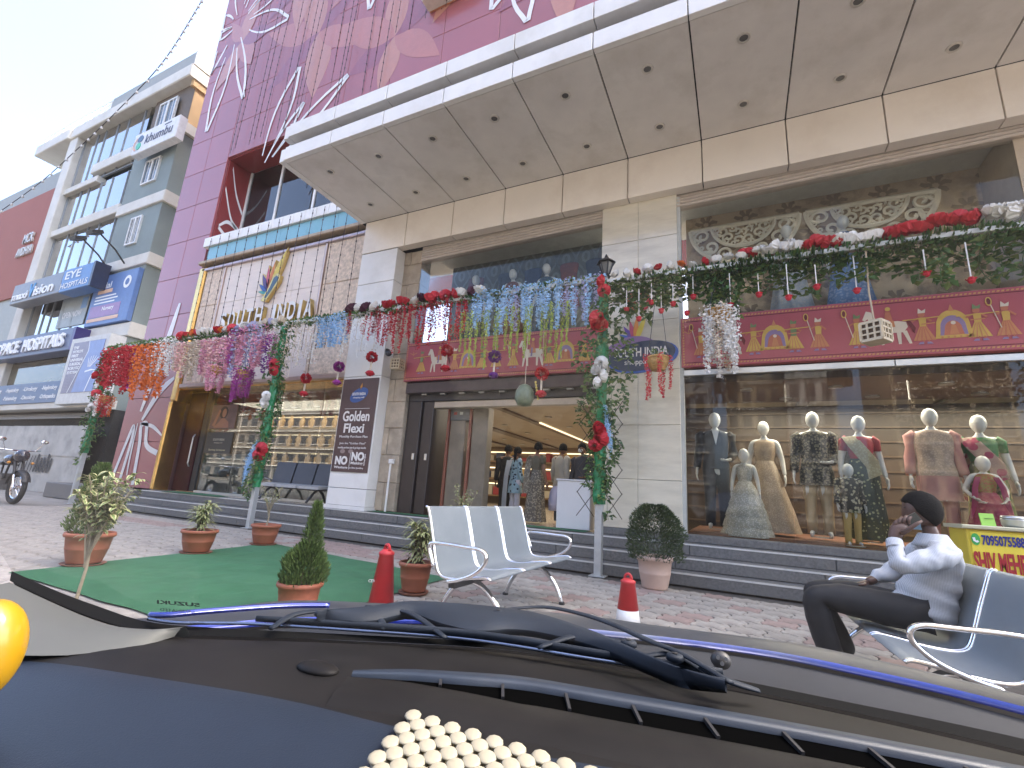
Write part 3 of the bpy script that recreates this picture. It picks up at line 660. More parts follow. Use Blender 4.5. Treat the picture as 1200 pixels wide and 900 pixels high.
MB().plate([EX(*q) for q in ((-12.6, 6.2), (-12.48, 6.18), (-12.25, 6.48), (-12.05, 6.78), (-12.03, 6.92), (-12.13, 6.99), (-12.26, 6.92), (-12.38, 6.58))], 8.444, 8.451).build('bird_face', cmat((70, 100, 120)), ls)
tl = thing('letter_block', 'cream block letter foot hanging low on the mulberry panels at the top edge', 'sign letter', (-6.5, 8.3, 14.9))
MB().plate([(-7.9, 15.9), (-7.75, 14.9), (-6.4, 14.95), (-5.4, 15.3), (-5.2, 16.4), (-7.0, 16.9)], 8.2, 8.56).build('letter', mat('letter_cream', (.6, .55, .46), .4), tl)
MB().plate([(-7.85, 15.9), (-7.70, 14.85), (-6.35, 14.9), (-5.35, 15.25), (-5.15, 16.4), (-7.0, 16.9)], 8.56, 8.57).build('letter_side', mat('letter_rust', (.42, .13, .05), .4), tl)
# poster on the column
ps = thing('gold_plan_poster', 'brown Golden Flexi poster on the front of the white column', 'poster', (-8.1, 8.17, 1.4))
PX0, PX1, PZ0, PZ1 = -8.58, -7.49, 1.36, 3.56
B(PX0, PX1, 8.178, 8.198, PZ0, PZ1).build('sheet', mat('poster_brown', (.088, .045, .042), .4, var=.3, scale=1.6), ps)
WP = cmat((235, 230, 226))
MB().plate(swoosh(-8.03, 3.16, .27, .125, 1), 8.174, 8.178).build('emblem', cmat((60, 90, 150)), ps); text('SOUTH INDIA', (-8.24, 8.173, 3.15), .42, .07, WP, ps, bold=.02); text('shopping mall', (-8.2, 8.173, 3.07), .34, .05, WP, ps)
MB().plate(petal_poly(-8.0, 3.28, .17, .06, radians(80)), 8.174, 8.178).build('emblem_flame', cmat((220, 150, 60)), ps)
MB().box(-8.42, -7.65, 8.175, 8.178, 2.83, 2.837).build('rule', WP, ps)
text('Golden', (-8.44, 8.177, 2.53), .82, .25, WP, ps, bold=.022); text('Flexi', (-8.36, 8.177, 2.26), .62, .22, WP, ps, bold=.022)
text('Monthly Purchase Plan', (-8.46, 8.177, 2.13), .86, .07, WP, ps); text('Join the "Golden Flexi"', (-8.43, 8.177, 1.98), .8, .06, WP, ps); text('monthly purchase plan & get huge benefits', (-8.46, 8.177, 1.88), .86, .06, WP, ps)
text('NO', (-8.49, 8.177, 1.52), .38, .2, WP, ps, bold=.05); text('NO', (-8.0, 8.177, 1.62), .38, .2, WP, ps, bold=.05)
text('Wastage', (-8.5, 8.177, 1.42), .42, .07, WP, ps, bold=.02); text('Making', (-8.0, 8.177, 1.52), .36, .08, WP, ps, bold=.02); text('Charges', (-7.57, 8.177, 1.52), .26, .05, WP, ps, right=(0, 0, 1), up=(-1, 0, 0), bold=.02, lift=(0, -1, 0)); text('on Silver Jewellery', (-8.03, 8.177, 1.43), .42, .05, WP, ps)
MB().box(-8.045, -8.035, 8.175, 8.178, 1.42, 1.8).build('rule', WP, ps)
for cx in (-8.3, -7.95 - .1): MB().plate([(cx + .075 * cos(a * pi / 6), 1.83 + .05 * sin(a * pi / 6)) for a in range(12)], 8.175, 8.178).build('icon', cmat((150, 130, 125)), ps)
# posters at the left entrance
pa = thing('portrait_poster', 'dark portrait poster of a jewelled woman on the left entrance glass', 'poster', (-14.4, 9.08, 2.5))
B(-14.95, -13.75, 9.07, 9.095, 2.5, 3.24).build('sheet', mat('portrait_brown', (.14, .075, .06), .4, var=.4, scale=3), pa)
SKN = cmat((150, 104, 82)); HR = cmat((38, 26, 24))
MB().plate([(-14.35 + .2 * cos(a * pi / 7), 3.0 + .2 * sin(a * pi / 7)) for a in range(14)], 9.066, 9.07).build('portrait_hair', HR, pa)
MB().plate([(-14.32 + .1 * cos(a * pi / 7), 2.98 + .14 * sin(a * pi / 7)) for a in range(14)], 9.063, 9.066).plate([(-14.75, 2.52), (-14.0, 2.52), (-14.05, 2.7), (-14.28, 2.82), (-14.4, 2.82), (-14.5, 2.72)], 9.063, 9.066).plate([(-14.82, 2.6), (-14.7, 2.55), (-14.5, 3.05), (-14.58, 3.1)], 9.062, 9.066).build('portrait_skin', SKN, pa)
pb = thing('scheme_poster', 'black saving scheme poster below the portrait poster at the left entrance', 'poster', (-14.4, 9.08, 1.75))
B(-14.97, -13.72, 9.07, 9.095, 1.74, 2.38).build('sheet', mat('poster_black', (.025, .024, .024), .35), pb)
text('SOUTH INDIA', (-14.62, 9.069, 2.12), .55, .07, cmat((190, 185, 170)), pb); text('shopping mall', (-14.55, 9.069, 2.03), .4, .05, cmat((190, 185, 170)), pb)
text('Saving Scheme', (-14.75, 9.069, 1.8), .8, .07, cmat((200, 190, 150)), pb)
# light strings on the facade
LSW = mat('light_string_cable', (.05, .035, .035), .7)
def lstring_mesh(L, step=.32):
    mb = MB(); mb.box(-.005, .005, -.005, .005, -L, 0); z = -.1
    while z > -L: mb.box(-.011, .011, -.011, .011, z - .05, z); z -= step
    return mb.mesh('light_string', [LSW])
L1 = lstring_mesh(9.0); L2 = lstring_mesh(11.5); L3 = lstring_mesh(4.4)
rl = random.Random(21)
for i in range(34):
    x = -16.0 + i * .46
    t = link('light_string', L1 if x > -9 else L2, None, (x + rl.uniform(-.08, .08), 8.50, 23.6 if x > -9 else 24), (rl.uniform(-.01, .01), rl.uniform(-.015, .03), 0)); tag(t, 'thin dark string of tiny bulbs hanging down the mulberry panels', 'light string', 'light strings hanging down the mulberry facade')
for i in range(15):
    x = -15.8 + i * .48
    t = link('light_string', L3, None, (x, 8.36, 8.9), (0, rl.uniform(-.03, .02), 0)); tag(t, 'thin dark string of tiny bulbs hanging in front of the travertine sign panel', 'light string', 'light strings hanging over the travertine panel')
# festoon string across the sky
fs = thing('festoon_light_string', 'long festoon string of bulbs sagging across the sky to the neighbouring block', 'light string', (-19, 8, 21))
cv = smoothcurve([(-18.9, 8.0, 22.2), (-19.8, 8, 20.74), (-21.74, 8, 18.3), (-25.0, 8, 16.7), (-27.6, 8, 15.75), (-31, 8, 14.7), (-36, 8, 13.9)], 10)
MB().tube(cv, .018, 5).build('cable', LSW, fs)
bl = MB().lathe([(.0, -.16), (.055, -.12), (.06, -.07), (.025, -.02), (.025, 0)], 6).mesh('bulb', [mat('clear_bulb', (.55, .53, .5), .2)])
po2 = ORG[fs.name]
for i in range(1, len(cv), 1):
    if cv[i].x > -22 or i % 2: link('bulb', bl, fs, cv[i] - po2, sc=1.0)
# lattice medallions inside the first floor window
def medallion(label, cx, cz, R):
    t = thing('lattice_medallion', label, 'lattice panel', (cx, 9.5, cz - R * .86), 'half round lattice panels in the first floor window')
    mb = MB(); y0 = 9.5; sc = R / .95
    def tb(pts, r=.022): mb.tube([(cx + px * sc, y0, cz + pz2 * sc) for px, pz2 in pts], r * 1.55, 5)
    arc = lambda r, a0=180, a1=360, n=24: [(r * cos(radians(a0 + (a1 - a0) * i / n)), r * .86 * sin(radians(a0 + (a1 - a0) * i / n))) for i in range(n + 1)]
    tb([(-.95, 0), (.95, 0)], .03); tb(arc(.95), .03); tb(arc(.55), .024)
    def spiral(px, pz2, r, a0, turns=1.6, sg=1): return [(px + r * (1 - i / 22) * cos(a0 + sg * turns * 2 * pi * i / 22), pz2 + r * (1 - i / 22) * sin(a0 + sg * turns * 2 * pi * i / 22)) for i in range(19)]
    for k in range(7):
        a = radians(194 + k * 25.5); px, pz2 = .75 * cos(a), .75 * .86 * sin(a)
        tb(spiral(px, pz2, .15, a, 1.5, 1 if k % 2 else -1), .019); tb([(px + .1 * cos(a + 1.2), pz2 + .1 * sin(a + 1.2)), (px * 1.22, pz2 * 1.2)], .018)
    for k in range(6):
        a = radians(198 + k * 29); tb(spiral(.38 * cos(a), .34 * sin(a), .11, a, 1.4, -1 if k % 2 else 1), .016)
    for k in range(9): a = radians(188 + k * 20.5); tb(spiral(.47 * cos(a), .41 * sin(a), .06, a + 1, 1.2, -1 if k % 2 else 1), .012)
    for k in range(14): a = radians(187 + k * 12.8); tb(spiral(.88 * cos(a), .76 * sin(a), .05, a, 1.1, 1 if k % 2 else -1), .012)
    for k in range(5):
        a = radians(205 + k * 33); tb(spiral(.18 * cos(a), .16 * sin(a), .075, a, 1.2), .014)
    mb.build('lattice', mat('lattice_cream', (.82, .76, .64), .5), t)
medallion('cream half round lattice panel left of the other, in the first floor window', .28, 6.72, .98)
medallion('cream half round lattice panel right of the other, in the first floor window', 2.35, 6.72, .98)
# ================================================================ NEIGHBOURING BLOCK
hb = thing('hospital_building', 'grey green five storey block with white ledges and glazed bays beside the mall', 'building', (-28, 9.5, 0))
TEAL = mat('grey_green_wall', (.235, .285, .28), .75, var=.08, scale=.8, stain=(.21, .25, .245), sscale=.5)
LEDGE = mat('white_ledge', (.66, .64, .58), .6, var=.08, scale=1, stain=(.55, .52, .45), sscale=.6)
TAN = mat('tan_wall', (.56, .37, .18), .7, var=.08, scale=2)
BRN = mat('brown_wall', (.155, .125, .10), .7, var=.1)
GLN = glass('curtain_glass', (.45, .55, .6), 1.9, 2.6)
HINT = mat('office_interior', (.20, .26, .28), .8, var=.3, scale=.6)
B(-26.3, -22.6, 9.5, 20, 3.4, 16.4).build('wall', TEAL, hb)
B(-25.9, -22.62, 9.62, 20, 16.4, 19.3).build('wall', BRN, hb); B(-22.63, -22.585, 9.64, 20, 16.95, 18.95).build('side_wall', TAN, hb); B(-22.7, -22.5, 9.45, 20, 18.95, 19.3).build('side_wall', TAN, hb)
for z0, z1 in ((6.45, 7.05), (9.72, 10.25), (12.75, 13.3)): B(-26.35, -22.42, 9.4, 20, z0, z1, .03).build('ledge', LEDGE, hb)
B(-26.3, -22.42, 9.4, 20, 16.45, 16.95, .03).build('ledge', LEDGE, hb)
B(-33.8, -22.45, 9.2, 20, 19.3, 19.95, .04).build('roof_slab', LEDGE, hb); B(-38.0, -33.8, 9.1, 20, 19.3, 19.95, .04).build('roof_slab', LEDGE, hb)
B(-30.0, -22.5, 9.3, 20, 19.95, 20.75, .03).build('parapet', mat('grey_parapet', (.34, .36, .35), .7, var=.06), hb); B(-22.52, -22.42, 9.28, 20, 19.95, 20.79).build('parapet_sunlit_side', LEDGE, hb)  # side whiter than the front: sunlight put into the face colour
rlg = B(-37.8, -30.05, 9.3, 9.36, 20.6, 20.66).build('roof_railing', mat('white_rail', (.6, .6, .58), .5), hb)
for z in (20.15, 20.38): B(-37.8, -30.05, 9.31, 9.35, z, z + .04).build('rail', mat('white_rail', (.6, .6, .58), .5), rlg)
for i in range(8): B(-37.8 + i * 1.1, -37.73 + i * 1.1, 9.3, 9.36, 19.95, 20.6).build('rail_post', mat('white_rail', (.6, .6, .58), .5), rlg)
# glazed centre bay and its white column
B(-34.0, -33.1, 9.3, 10.3, 3.4, 19.3, .03).build('column', LEDGE, hb)
B(-33.1, -26.3, 10.0, 20, 3.4, 19.3).build('floor_space', HINT, hb)
rw = random.Random(2)
for z0, z1 in ((4.75, 6.3), (7.1, 10.0), (10.45, 13.0), (13.4, 15.6), (16.0, 19.2)):
    x = -33.05; k = 0
    while x < -26.4:
        wd_ = (1.5, .85, 1.25, 1.1)[k % 4]; x2 = min(x + wd_, -26.32)
        f = B(x, x2, 9.62 + (k % 2) * .0, 9.72, z0 - .03, z0 + .03).build('window', mat('bay_frame', (.3, .32, .33), .4, .4), hb)
        B(x, x + .05, 9.60, 9.68, z0, z1).build('mullion', mat('bay_frame', (.3, .32, .33), .4, .4), f)
        p = B(x + .05, x2 - .005, 9.64, 9.655, z0 + .03, z1).build('pane', GLN, f); p.rotation_euler = (0, 0, 0)
        if rw.random() < .6: B(x + .06, x2 - .02, 9.74, 9.76, z0 + .04, z1 - rw.uniform(0, 1)).build('blind', (mat('pale_blind', (.52, .55, .52), .8), mat('cream_blind', (.5, .44, .34), .8), mat('grey_blind', (.3, .33, .34), .8))[rw.randrange(3)], f)
        x = x2; k += 1
B(-33.1, -29.6, 9.42, 9.8, 15.6, 15.95, .03).build('ledge', LEDGE, hb); B(-30.4, -26.3, 9.38, 9.8, 16.2, 16.75, .03).build('ledge', LEDGE, hb)
B(-33.1, -30.4, 9.42, 9.8, 13.0, 13.38, .03).build('ledge', LEDGE, hb); B(-30.5, -26.3, 9.39, 9.8, 13.0, 13.5, .03).build('ledge', LEDGE, hb); B(-33.1, -26.3, 9.4, 9.8, 10.02, 10.4, .03).build('ledge', LEDGE, hb)
B(-33.1, -26.3, 9.3, 9.8, 6.95, 7.1).build('ledge', LEDGE, hb)
for x0, x1, z0, z1 in ((-24.85, -23.65, 14.1, 15.4), (-24.8, -23.9, 10.95, 12.35), (-25.0, -23.55, 17.2, 18.7), (-24.85, -23.65, 7.5, 9.0)):
    f = MB().box(x0, x1, 9.42, 9.52, z0, z0 + .08).box(x0, x1, 9.42, 9.52, z1 - .08, z1).box(x0, x0 + .08, 9.42, 9.52, z0 + .08, z1 - .08).box(x1 - .08, x1, 9.42, 9.52, z0 + .08, z1 - .08).box((x0 + x1) / 2 - .07, (x0 + x1) / 2 + .07, 9.42, 9.5, z0 + .08, z1 - .08).build('window', mat('white_window_frame', (.7, .7, .68), .5), hb)
    for a, b in ((x0 + .08, (x0 + x1) / 2 - .07), ((x0 + x1) / 2 + .07, x1 - .08)): B(a, b, 9.46, 9.47, z0 + .08, z1 - .08).build('pane', mat('window_blue', (.12, .16, .2), .05, spec=.8), f)
    for k in range(4): B(x0 + .1 + k * (x1 - x0 - .2) / 3.4, x0 + .12 + k * (x1 - x0 - .2) / 3.4, 9.40, 9.42, z0 + .08, z1 - .08).build('bar', mat('white_window_frame', (.7, .7, .68), .5), f)
# red wing on the left
RED = mat('brick_red_wall', (.33, .105, .075), .7, var=.06, scale=.7)
B(-44, -34.0, 9.6, 20, 10.0, 16.7).build('wall', RED, hb); B(-44, -34.0, 9.62, 20, 16.7, 17.85).build('parapet', mat('grey_parapet', (.34, .36, .35), .7, var=.06), hb); B(-44, -34.0, 9.7, 20, 3.4, 10.0).build('wall', mat('pale_grey_wall', (.40, .44, .43), .7, var=.08), hb)
# base ledge with a block coloured dark as the shade below, and podium
B(-44, -22.3, 9.0, 9.6, 3.38, 3.72, .02).build('base_ledge', LEDGE, hb); B(-44, -22.4, 9.62, 20, .0, 3.38).build('recess', mat('recess_shade', (.05, .05, .048), .9), hb)
for k in range(3): B(-44, -22.4, 9.25 + k * .1, 9.3 + k * .1, 3.0 + k * .09, 3.06 + k * .09).build('pipe', mat('pipe_grey', (.25, .24, .22), .6), hb)
ML = mat('neighbour_letter', (.62, .6, .55), .4, .4)
text('MCR', (-36.9, 9.58, 13.35), 1.25, .62, ML, hb, depth=.09, bold=.01); text('AVIDHYA', (-37.3, 9.58, 12.55), 2.0, .55, ML, hb, depth=.09, bold=.01)
# ---- signs on the block, each a thing
SW = cmat((236, 238, 240))
t = thing('hospital_sign', 'blue and grey maxivision EYE HOSPITALS box sign over the glazed bay', 'sign', (-31, 9, 9.2))
B(-35.1, -29.6, 8.75, 9.3, 9.25, 10.4, .03).build('panel', mat('sign_grey', (.20, .21, .23), .4), t); B(-29.58, -26.75, 8.74, 9.3, 9.22, 10.42, .03).build('panel', mat('sign_blue', (.05, .17, .42), .35), t); B(-26.74, -26.55, 8.73, 9.3, 9.2, 10.44).build('end_cap', mat('sign_navy', (.02, .03, .07), .35), t)
text('maxi', (-34.85, 8.74, 9.42), 1.75, .42, SW, t, bold=.02, depth=.03); text('V', (-33.0, 8.74, 9.42), .6, .75, cmat((90, 150, 200)), t, bold=.03, depth=.03); text('ision', (-32.4, 8.74, 9.42), 2.1, .55, SW, t, bold=.02, depth=.03)
text('EYE', (-29.25, 8.73, 9.84), 1.5, .42, SW, t, bold=.02); text('HOSPITALS', (-29.5, 8.73, 9.36), 2.6, .3, SW, t, bold=.008)
t = thing('hospital_sign', 'long navy PACE HOSPITALS sign board above the brown ground floor window', 'sign', (-31, 9, 6.2))
B(-36.5, -27.35, 8.9, 9.5, 6.2, 7.3, .03).build('panel', mat('sign_slate', (.105, .14, .24), .4), t); B(-27.33, -27.1, 8.89, 9.5, 6.2, 7.3).build('end_cap', mat('sign_indigo', (.04, .03, .16), .35), t)
MB().add([(-35.0 + .42 * cos(a * pi / 8) * (1 if a % 2 == 0 else .8), 8.88, 6.72 + .34 * sin(a * pi / 8)) for a in range(16)], [tuple(range(16))]).build('ring_emblem', SW, t); MB().add([(-35.0 + .28 * cos(a * pi / 8), 8.872, 6.72 + .22 * sin(a * pi / 8)) for a in range(16)], [tuple(range(16))]).build('ring_centre', mat('sign_slate', (.105, .14, .24), .4), t)
text('PACE  HOSPITALS', (-34.45, 8.88, 6.4), 6.6, .66, SW, t, bold=.03, depth=.08)
t = thing('department_sign', 'blue board listing hospital departments under the brown window', 'sign', (-30, 9, 3.7))
B(-36.5, -26.9, 8.95, 9.5, 3.74, 4.72, .02).build('panel', mat('sign_steel_blue', (.09, .15, .27), .4), t)
for i, (a, b) in enumerate((('-Cardiology', '-Neurology'), ('-Hepatology', '-Pulmonology'), ('-Urology', '-Oncology'), ('-Nephrology', '-Orthopaedics'))):
    x = -34.2 + i * 1.9; text(a, (x, 8.94, 4.28), 1.45, .26, SW, t, bold=.02); text(b, (x, 8.94, 3.88), 1.5, .26, SW, t, bold=.02)
B(-33.1, -26.3, 9.55, 9.6, 4.72, 6.2).build('lower_window', mat('tree_reflection_brown', (.10, .085, .045), .06, var=.5, scale=1.5, spec=.8), hb)  # brown mottling stands for trees reflected in the pane
t = thing('standing_lightbox', 'tall white framed hospital advert box leaning over the base ledge', 'advert box', (-25.2, 9, 3.6))
SB = ((-26.85, -23.6, 3.62, 6.62))
B(SB[0], SB[1], 8.7, 9.24, SB[2], SB[3], .02).build('case', mat('lightbox_frame', (.6, .6, .58), .5), t)
B(-26.55, -23.85, 8.69, 8.705, 4.1, 6.4).build('poster', mat('advert_grey_violet', (.23, .22, .29), .4, var=.15), t)
MB().plate([(-25.6, 4.12), (-23.87, 4.12), (-23.87, 6.38), (-25.2, 6.38), (-25.1, 6.0)], 8.683, 8.69).build('poster_blue', mat('advert_blue', (.22, .30, .55), .4, var=.2, scale=1.5), t)
for i, (s_, w_) in enumerate((("THE", .45), ("WORLD'S", .9), ("FIRST", .6), ("UNIVERSAL", 1.1), ("SURGICAL", 1.0), ("ROBOTIC", .95), ("SYSTEM", .85))): text(s_, (-26.45, 8.688, 6.1 - i * .19), w_, .13, SW, t, bold=.03)
MB().ribbon([(-25.15, 6.38), (-25.05, 5.95), (-25.95, 4.12)], .05, 8.68, taper=False).ribbon([(-24.9, 5.0), (-24.4, 5.06), (-24.1, 5.04), (-24.3, 4.7), (-24.5, 4.12)], .07, 8.68, taper=False).build('print_line', SW, t)
hnd = MB()
for k in range(5): hnd.ribbon([(-24.75 + .05 * k, 5.2), (-24.8 + k * .14, 5.45), (-24.85 + k * .2, 5.6 + .1 * sin(k * .8))], .05, 8.68)
hnd.build('print_line', SW, t)
for k in range(9): MB().box(-26.45, -25.95 - .04 * (k % 3), 8.684, 8.688, 4.25 + k * .07, 4.275 + k * .07).build('small_print', cmat((150, 148, 165)), t)
t = thing('wall_billboard', 'blue and violet advert billboard lit by two arm lamps on the grey green wall', 'billboard', (-24.5, 9.4, 7.1))
B(-26.2, -22.72, 9.3, 9.48, 7.12, 9.52, .02).build('panel', mat('billboard_blue', (.10, .19, .42), .4, var=.12), t)
B(-26.0, -23.5, 9.29, 9.3, 7.5, 8.05).build('violet_band', mat('billboard_violet', (.30, .17, .36), .4), t); B(-26.05, -23.45, 9.288, 9.298, 7.3, 7.46).build('peach_band', cmat((224, 186, 160)), t); B(-25.7, -24.5, 9.288, 9.298, 8.62, 8.8).build('peach_band', cmat((224, 186, 160)), t)
text("Dial", (-25.6, 9.296, 8.86), .9, .3, SW, t, bold=.01); text("Nursery", (-24.95, 9.288, 7.72), .95, .24, SW, t, bold=.02)
for k in range(3): MB().box(-25.8, -24.1 + .2 * (k % 2), 9.29, 9.298, 8.44 - k * .15, 8.50 - k * .15).build("small_print", SW, t)
MB().add([(-23.4 + .3 * cos(a * pi / 8), 9.292, 8.95 + .3 * sin(a * pi / 8)) for a in range(16)], [tuple(range(16))]).build('round_badge', SW, t)
MB().add([(-23.4 + .16 * cos(a * pi / 8), 9.288, 8.95 + .16 * sin(a * pi / 8)) for a in range(16)], [tuple(range(16))]).build('badge_centre', cmat((90, 120, 170)), t)
for i, x in enumerate((-25.0, -23.6)):
    t = thing('arm_floodlight', ('black arm floodlight over the left half of the billboard', 'black arm floodlight over the round badge of the billboard')[i], 'floodlight', (x, 9.3, 9.9), 'arm floodlights over the wall billboard')
    MB().tube([(x, 9.3, 9.72), (x - .1, 8.9, 10.2), (x - .2, 8.3, 10.65)], .035, 6).build('arm', BLACK, t); MB().obox((x - .25, 8.15, 10.62), ((1, 0, 0), (0, .9, .43), (0, -.43, .9)), (.26, .2, .07)).build('lamp_head', BLACK, t)
t = thing('wall_sign', 'white khumbu sign board tilted at the top corner of the block', 'sign', (-24.5, 9.2, 16))
B(-26.35, -22.65, 8.95, 9.28, 16.05, 17.25, .03).build('panel', mat('sign_white', (.72, .72, .73), .4), t)
text('khumbu', (-25.3, 8.94, 16.42), 2.3, .52, cmat((72, 76, 96)), t, bold=.01, shear=.15); MB().box(-23.8, -23.25, 8.944, 8.949, 17.02, 17.09).build("small_print", cmat((72, 76, 96)), t)
MB().plate([(-25.75 + .25 * cos(a * pi / 5), 16.85 + .2 * sin(a * pi / 5)) for a in range(10)], 8.93, 8.95).build('emblem_blue', cmat((80, 110, 140)), t); MB().plate([(-25.8 + .2 * cos(a * pi / 5), 16.45 + .2 * sin(a * pi / 5)) for a in range(10)], 8.925, 8.95).build('emblem_green', cmat((90, 190, 160)), t); MB().ribbon([(-26.0, 16.95), (-26.25, 16.7), (-26.2, 16.4), (-26.0, 16.25)], .12, 8.93, taper=False).build('emblem_peach', cmat((225, 180, 160)), t)
t = thing('window_notice', 'pale OPEN NOW notice inside the glazed bay below the eye hospital sign', 'notice', (-28.3, 9.63, 7.4))
B(-29.3, -26.7, 9.60, 9.63, 7.4, 8.9).build('sheet', mat('notice_pale', (.42, .48, .50), .5, var=.1), t); text('OPEN NOW', (-28.9, 9.596, 7.85), 1.8, .3, SW, t, bold=.01); B(-27.3, -26.8, 9.59, 9.6, 8.2, 8.75).build('blue_square', cmat((130, 170, 215)), t)

hb.scale = (.985, 1, .985); hb.location = (-27.58, 9.5, .01)  # whole hospital block shrunk slightly in x and z about the camera
# sign boards shrunk in x and z about the camera, baked per board
for n_, l_, k_s in (('hospital_sign', (-28.768, 9.00, 8.620), 0.928), ('hospital_sign.001', (-28.768, 9.00, 5.836), 0.928), ('department_sign', (-28.260, 9.00, 3.552), 0.942), ('standing_lightbox', (-23.134, 9.00, 3.399), 0.918), ('wall_billboard', (-24.010, 9.40, 6.981), 0.980), ('wall_sign', (-23.128, 9.20, 15.168), 0.944)):
    o = bpy.data.objects[n_]; o.location = l_; o.scale = (k_s, 1, k_s)

# ---- compound wall with painted-out lettering
cw = thing('compound_wall', 'weathered white plastered compound wall with black brush marks left of the mall', 'wall', (-30, 9.1, 0))
CW = mat('weathered_plaster', (.47, .46, .43), .85, var=.2, scale=1.2, bump=.4, bscale=20, stain=(.27, .265, .25), sscale=.9)
bm = MB(); n = 40; xs = [-44 + i * 22 / n for i in range(n + 1)]
bm.loft([[(x, 9.05 + .02 * noise.noise(Vector((x, 0, 1))), 0) for x in xs], [(x, 9.02 + .03 * noise.noise(Vector((x, 2, 1))), 1.6) for x in xs], [(x, 9.05, 2.62 + .03 * noise.noise(Vector((x * 1.7, 5, 1)))) for x in xs], [(x, 9.3, 2.64) for x in xs]], closed=False)
bm.build('wall_face', CW, cw)
B(-44, -22, 9.0, 9.2, 1.42, 1.5).build('plaster_course', CW, cw)
bm = MB(); rb = random.Random(8)
for k in range(11):
    x = -27.3 + k * .28; bm.ribbon([(x + rb.uniform(-.05, .05), .75), (x + .06, 1.0), (x + .16, 1.38 + rb.uniform(-.1, .12))], .2 if k > 5 else .1, 8.985)
bm.build('brush_mark', mat('black_brush', (.06, .06, .06), .8, var=.4, scale=20), cw)

# ---- motorbike
mc = thing('motorbike', 'parked black motorbike with chrome rims, front wheel towards the mall steps', 'motorbike', (-17.6, 6.0, 0))
c0 = Vector((-17.28, 6.0, .365)); fw = Vector((.93, .05, 0)).normalized()
def wheel(c, R):
    tq = MB(); tq.smooth = True; pts = [c + fw * R * cos(2 * pi * i / 28) + Vector((0, 0, R * sin(2 * pi * i / 28))) for i in range(29)]
    tq.tube(pts, .055, 8, caps=False); tw = tq.build('tyre', mat('tyre_rubber', (.025, .025, .025), .8), mc)
    rm = MB(); pts = [c + fw * (R - .075) * cos(2 * pi * i / 28) + Vector((0, 0, (R - .075) * sin(2 * pi * i / 28))) for i in range(29)]
    rm.tube(pts, .02, 6, caps=False)
    for i in range(18):
        a = 2 * pi * i / 18; rm.tube([c + Vector((0, .03 * (-1) ** i, 0)), c + fw * (R - .08) * cos(a + .2) + Vector((0, 0, (R - .08) * sin(a + .2)))], .004, 3)
    rm.tube([c + Vector((0, -.07, 0)), c + Vector((0, .07, 0))], .05, 8); rm.build('rim', CHROME, tw)
wheel(c0, .32); wheel(c0 - fw * 1.35, .32)
for s_ in (-.07, .07):
    MB().tube([c0 + Vector((0, s_, 0)), c0 + Vector((-.12, s_, .28))], .024, 8).build('fork_leg', CHROME, mc); MB().tube([c0 + Vector((-.12, s_, .28)), c0 + Vector((-.28, s_, .66))], .03, 8).build('fork_tube', BLACK, mc)
gm = MB(); gm.smooth = True
secs = []
for i in range(13):
    a = radians(20 + i * 12.5); r = .40; p = c0 + fw * r * cos(a) + Vector((0, 0, r * sin(a))); q = c0 + fw * (r - .03) * cos(a) + Vector((0, 0, (r - .03) * sin(a)))
    secs.append([q + Vector((0, -.08, 0)), p + Vector((0, -.05, 0)), p + Vector((0, .05, 0)), q + Vector((0, .08, 0))])
gm.loft(secs, closed=False).build('mudguard', BLACK, mc)
k_ = MB(); k_.smooth = True; k_.ell(c0 + Vector((-.2, 0, .72)), (.17, .14, .15), 14, 8).build('headlamp', mat('dark_gloss', (.02, .02, .035), .15, coat=.5), mc)
MB().tube([c0 + Vector((-.42, -.38, .86)), c0 + Vector((-.33, -.15, .84)), c0 + Vector((-.33, .15, .84)), c0 + Vector((-.42, .38, .86))], .016, 8).build('handlebar', CHROME, mc)
for s_ in (-1, 1):
    m_ = MB(); m_.tube([c0 + Vector((-.36, s_ * .28, .86)), c0 + Vector((-.3, s_ * .36, 1.04))], .009, 6); m_.ell(c0 + Vector((-.3, s_ * .38, 1.08)), (.02, .075, .05), 10, 6); m_.build('mirror', CHROME, mc)
k_ = MB(); k_.smooth = True; k_.ell(c0 + Vector((-.66, 0, .62)), (.28, .14, .13), 14, 8).build('fuel_tank', mat('dark_gloss', (.02, .02, .035), .15, coat=.5), mc)
MB().bbox(-18.65, -18.1, 5.88, 6.1, .85, .93, .02).build('seat', BLACK, mc); MB().box(-18.25, -17.85, 5.87, 6.1, .28, .62).box(-18.2, -17.9, 5.83, 6.14, .5, .66).build('engine', mat('engine_alloy', (.2, .2, .2), .4, .7, var=.3, scale=20), mc)
MB().tube([c0 + Vector((-.35, -.1, .72)), c0 + Vector((-.5, -.1, .2)), c0 + Vector((-1.35, -.1, .0))], .022, 6).tube([c0 + Vector((-.4, .05, .5)), c0 + Vector((-.8, .1, .5)), c0 + Vector((-1.35, .1, .5)), c0 + Vector((-1.35, .1, 0))], .02, 6).build('frame', BLACK, mc)
for s_, nm_ in ((-.16, 'indicator'), (.16, 'indicator')): k_ = MB(); k_.ell(c0 + Vector((-.16, s_ * 1.3, .56)), (.04, .035, .03), 8, 6).build(nm_, mat('amber_plastic', (.6, .25, .03), .3), mc)

mc.scale = (1.18, 1.18, 1.18); mc.location = (-18.15, 6.0, 0)

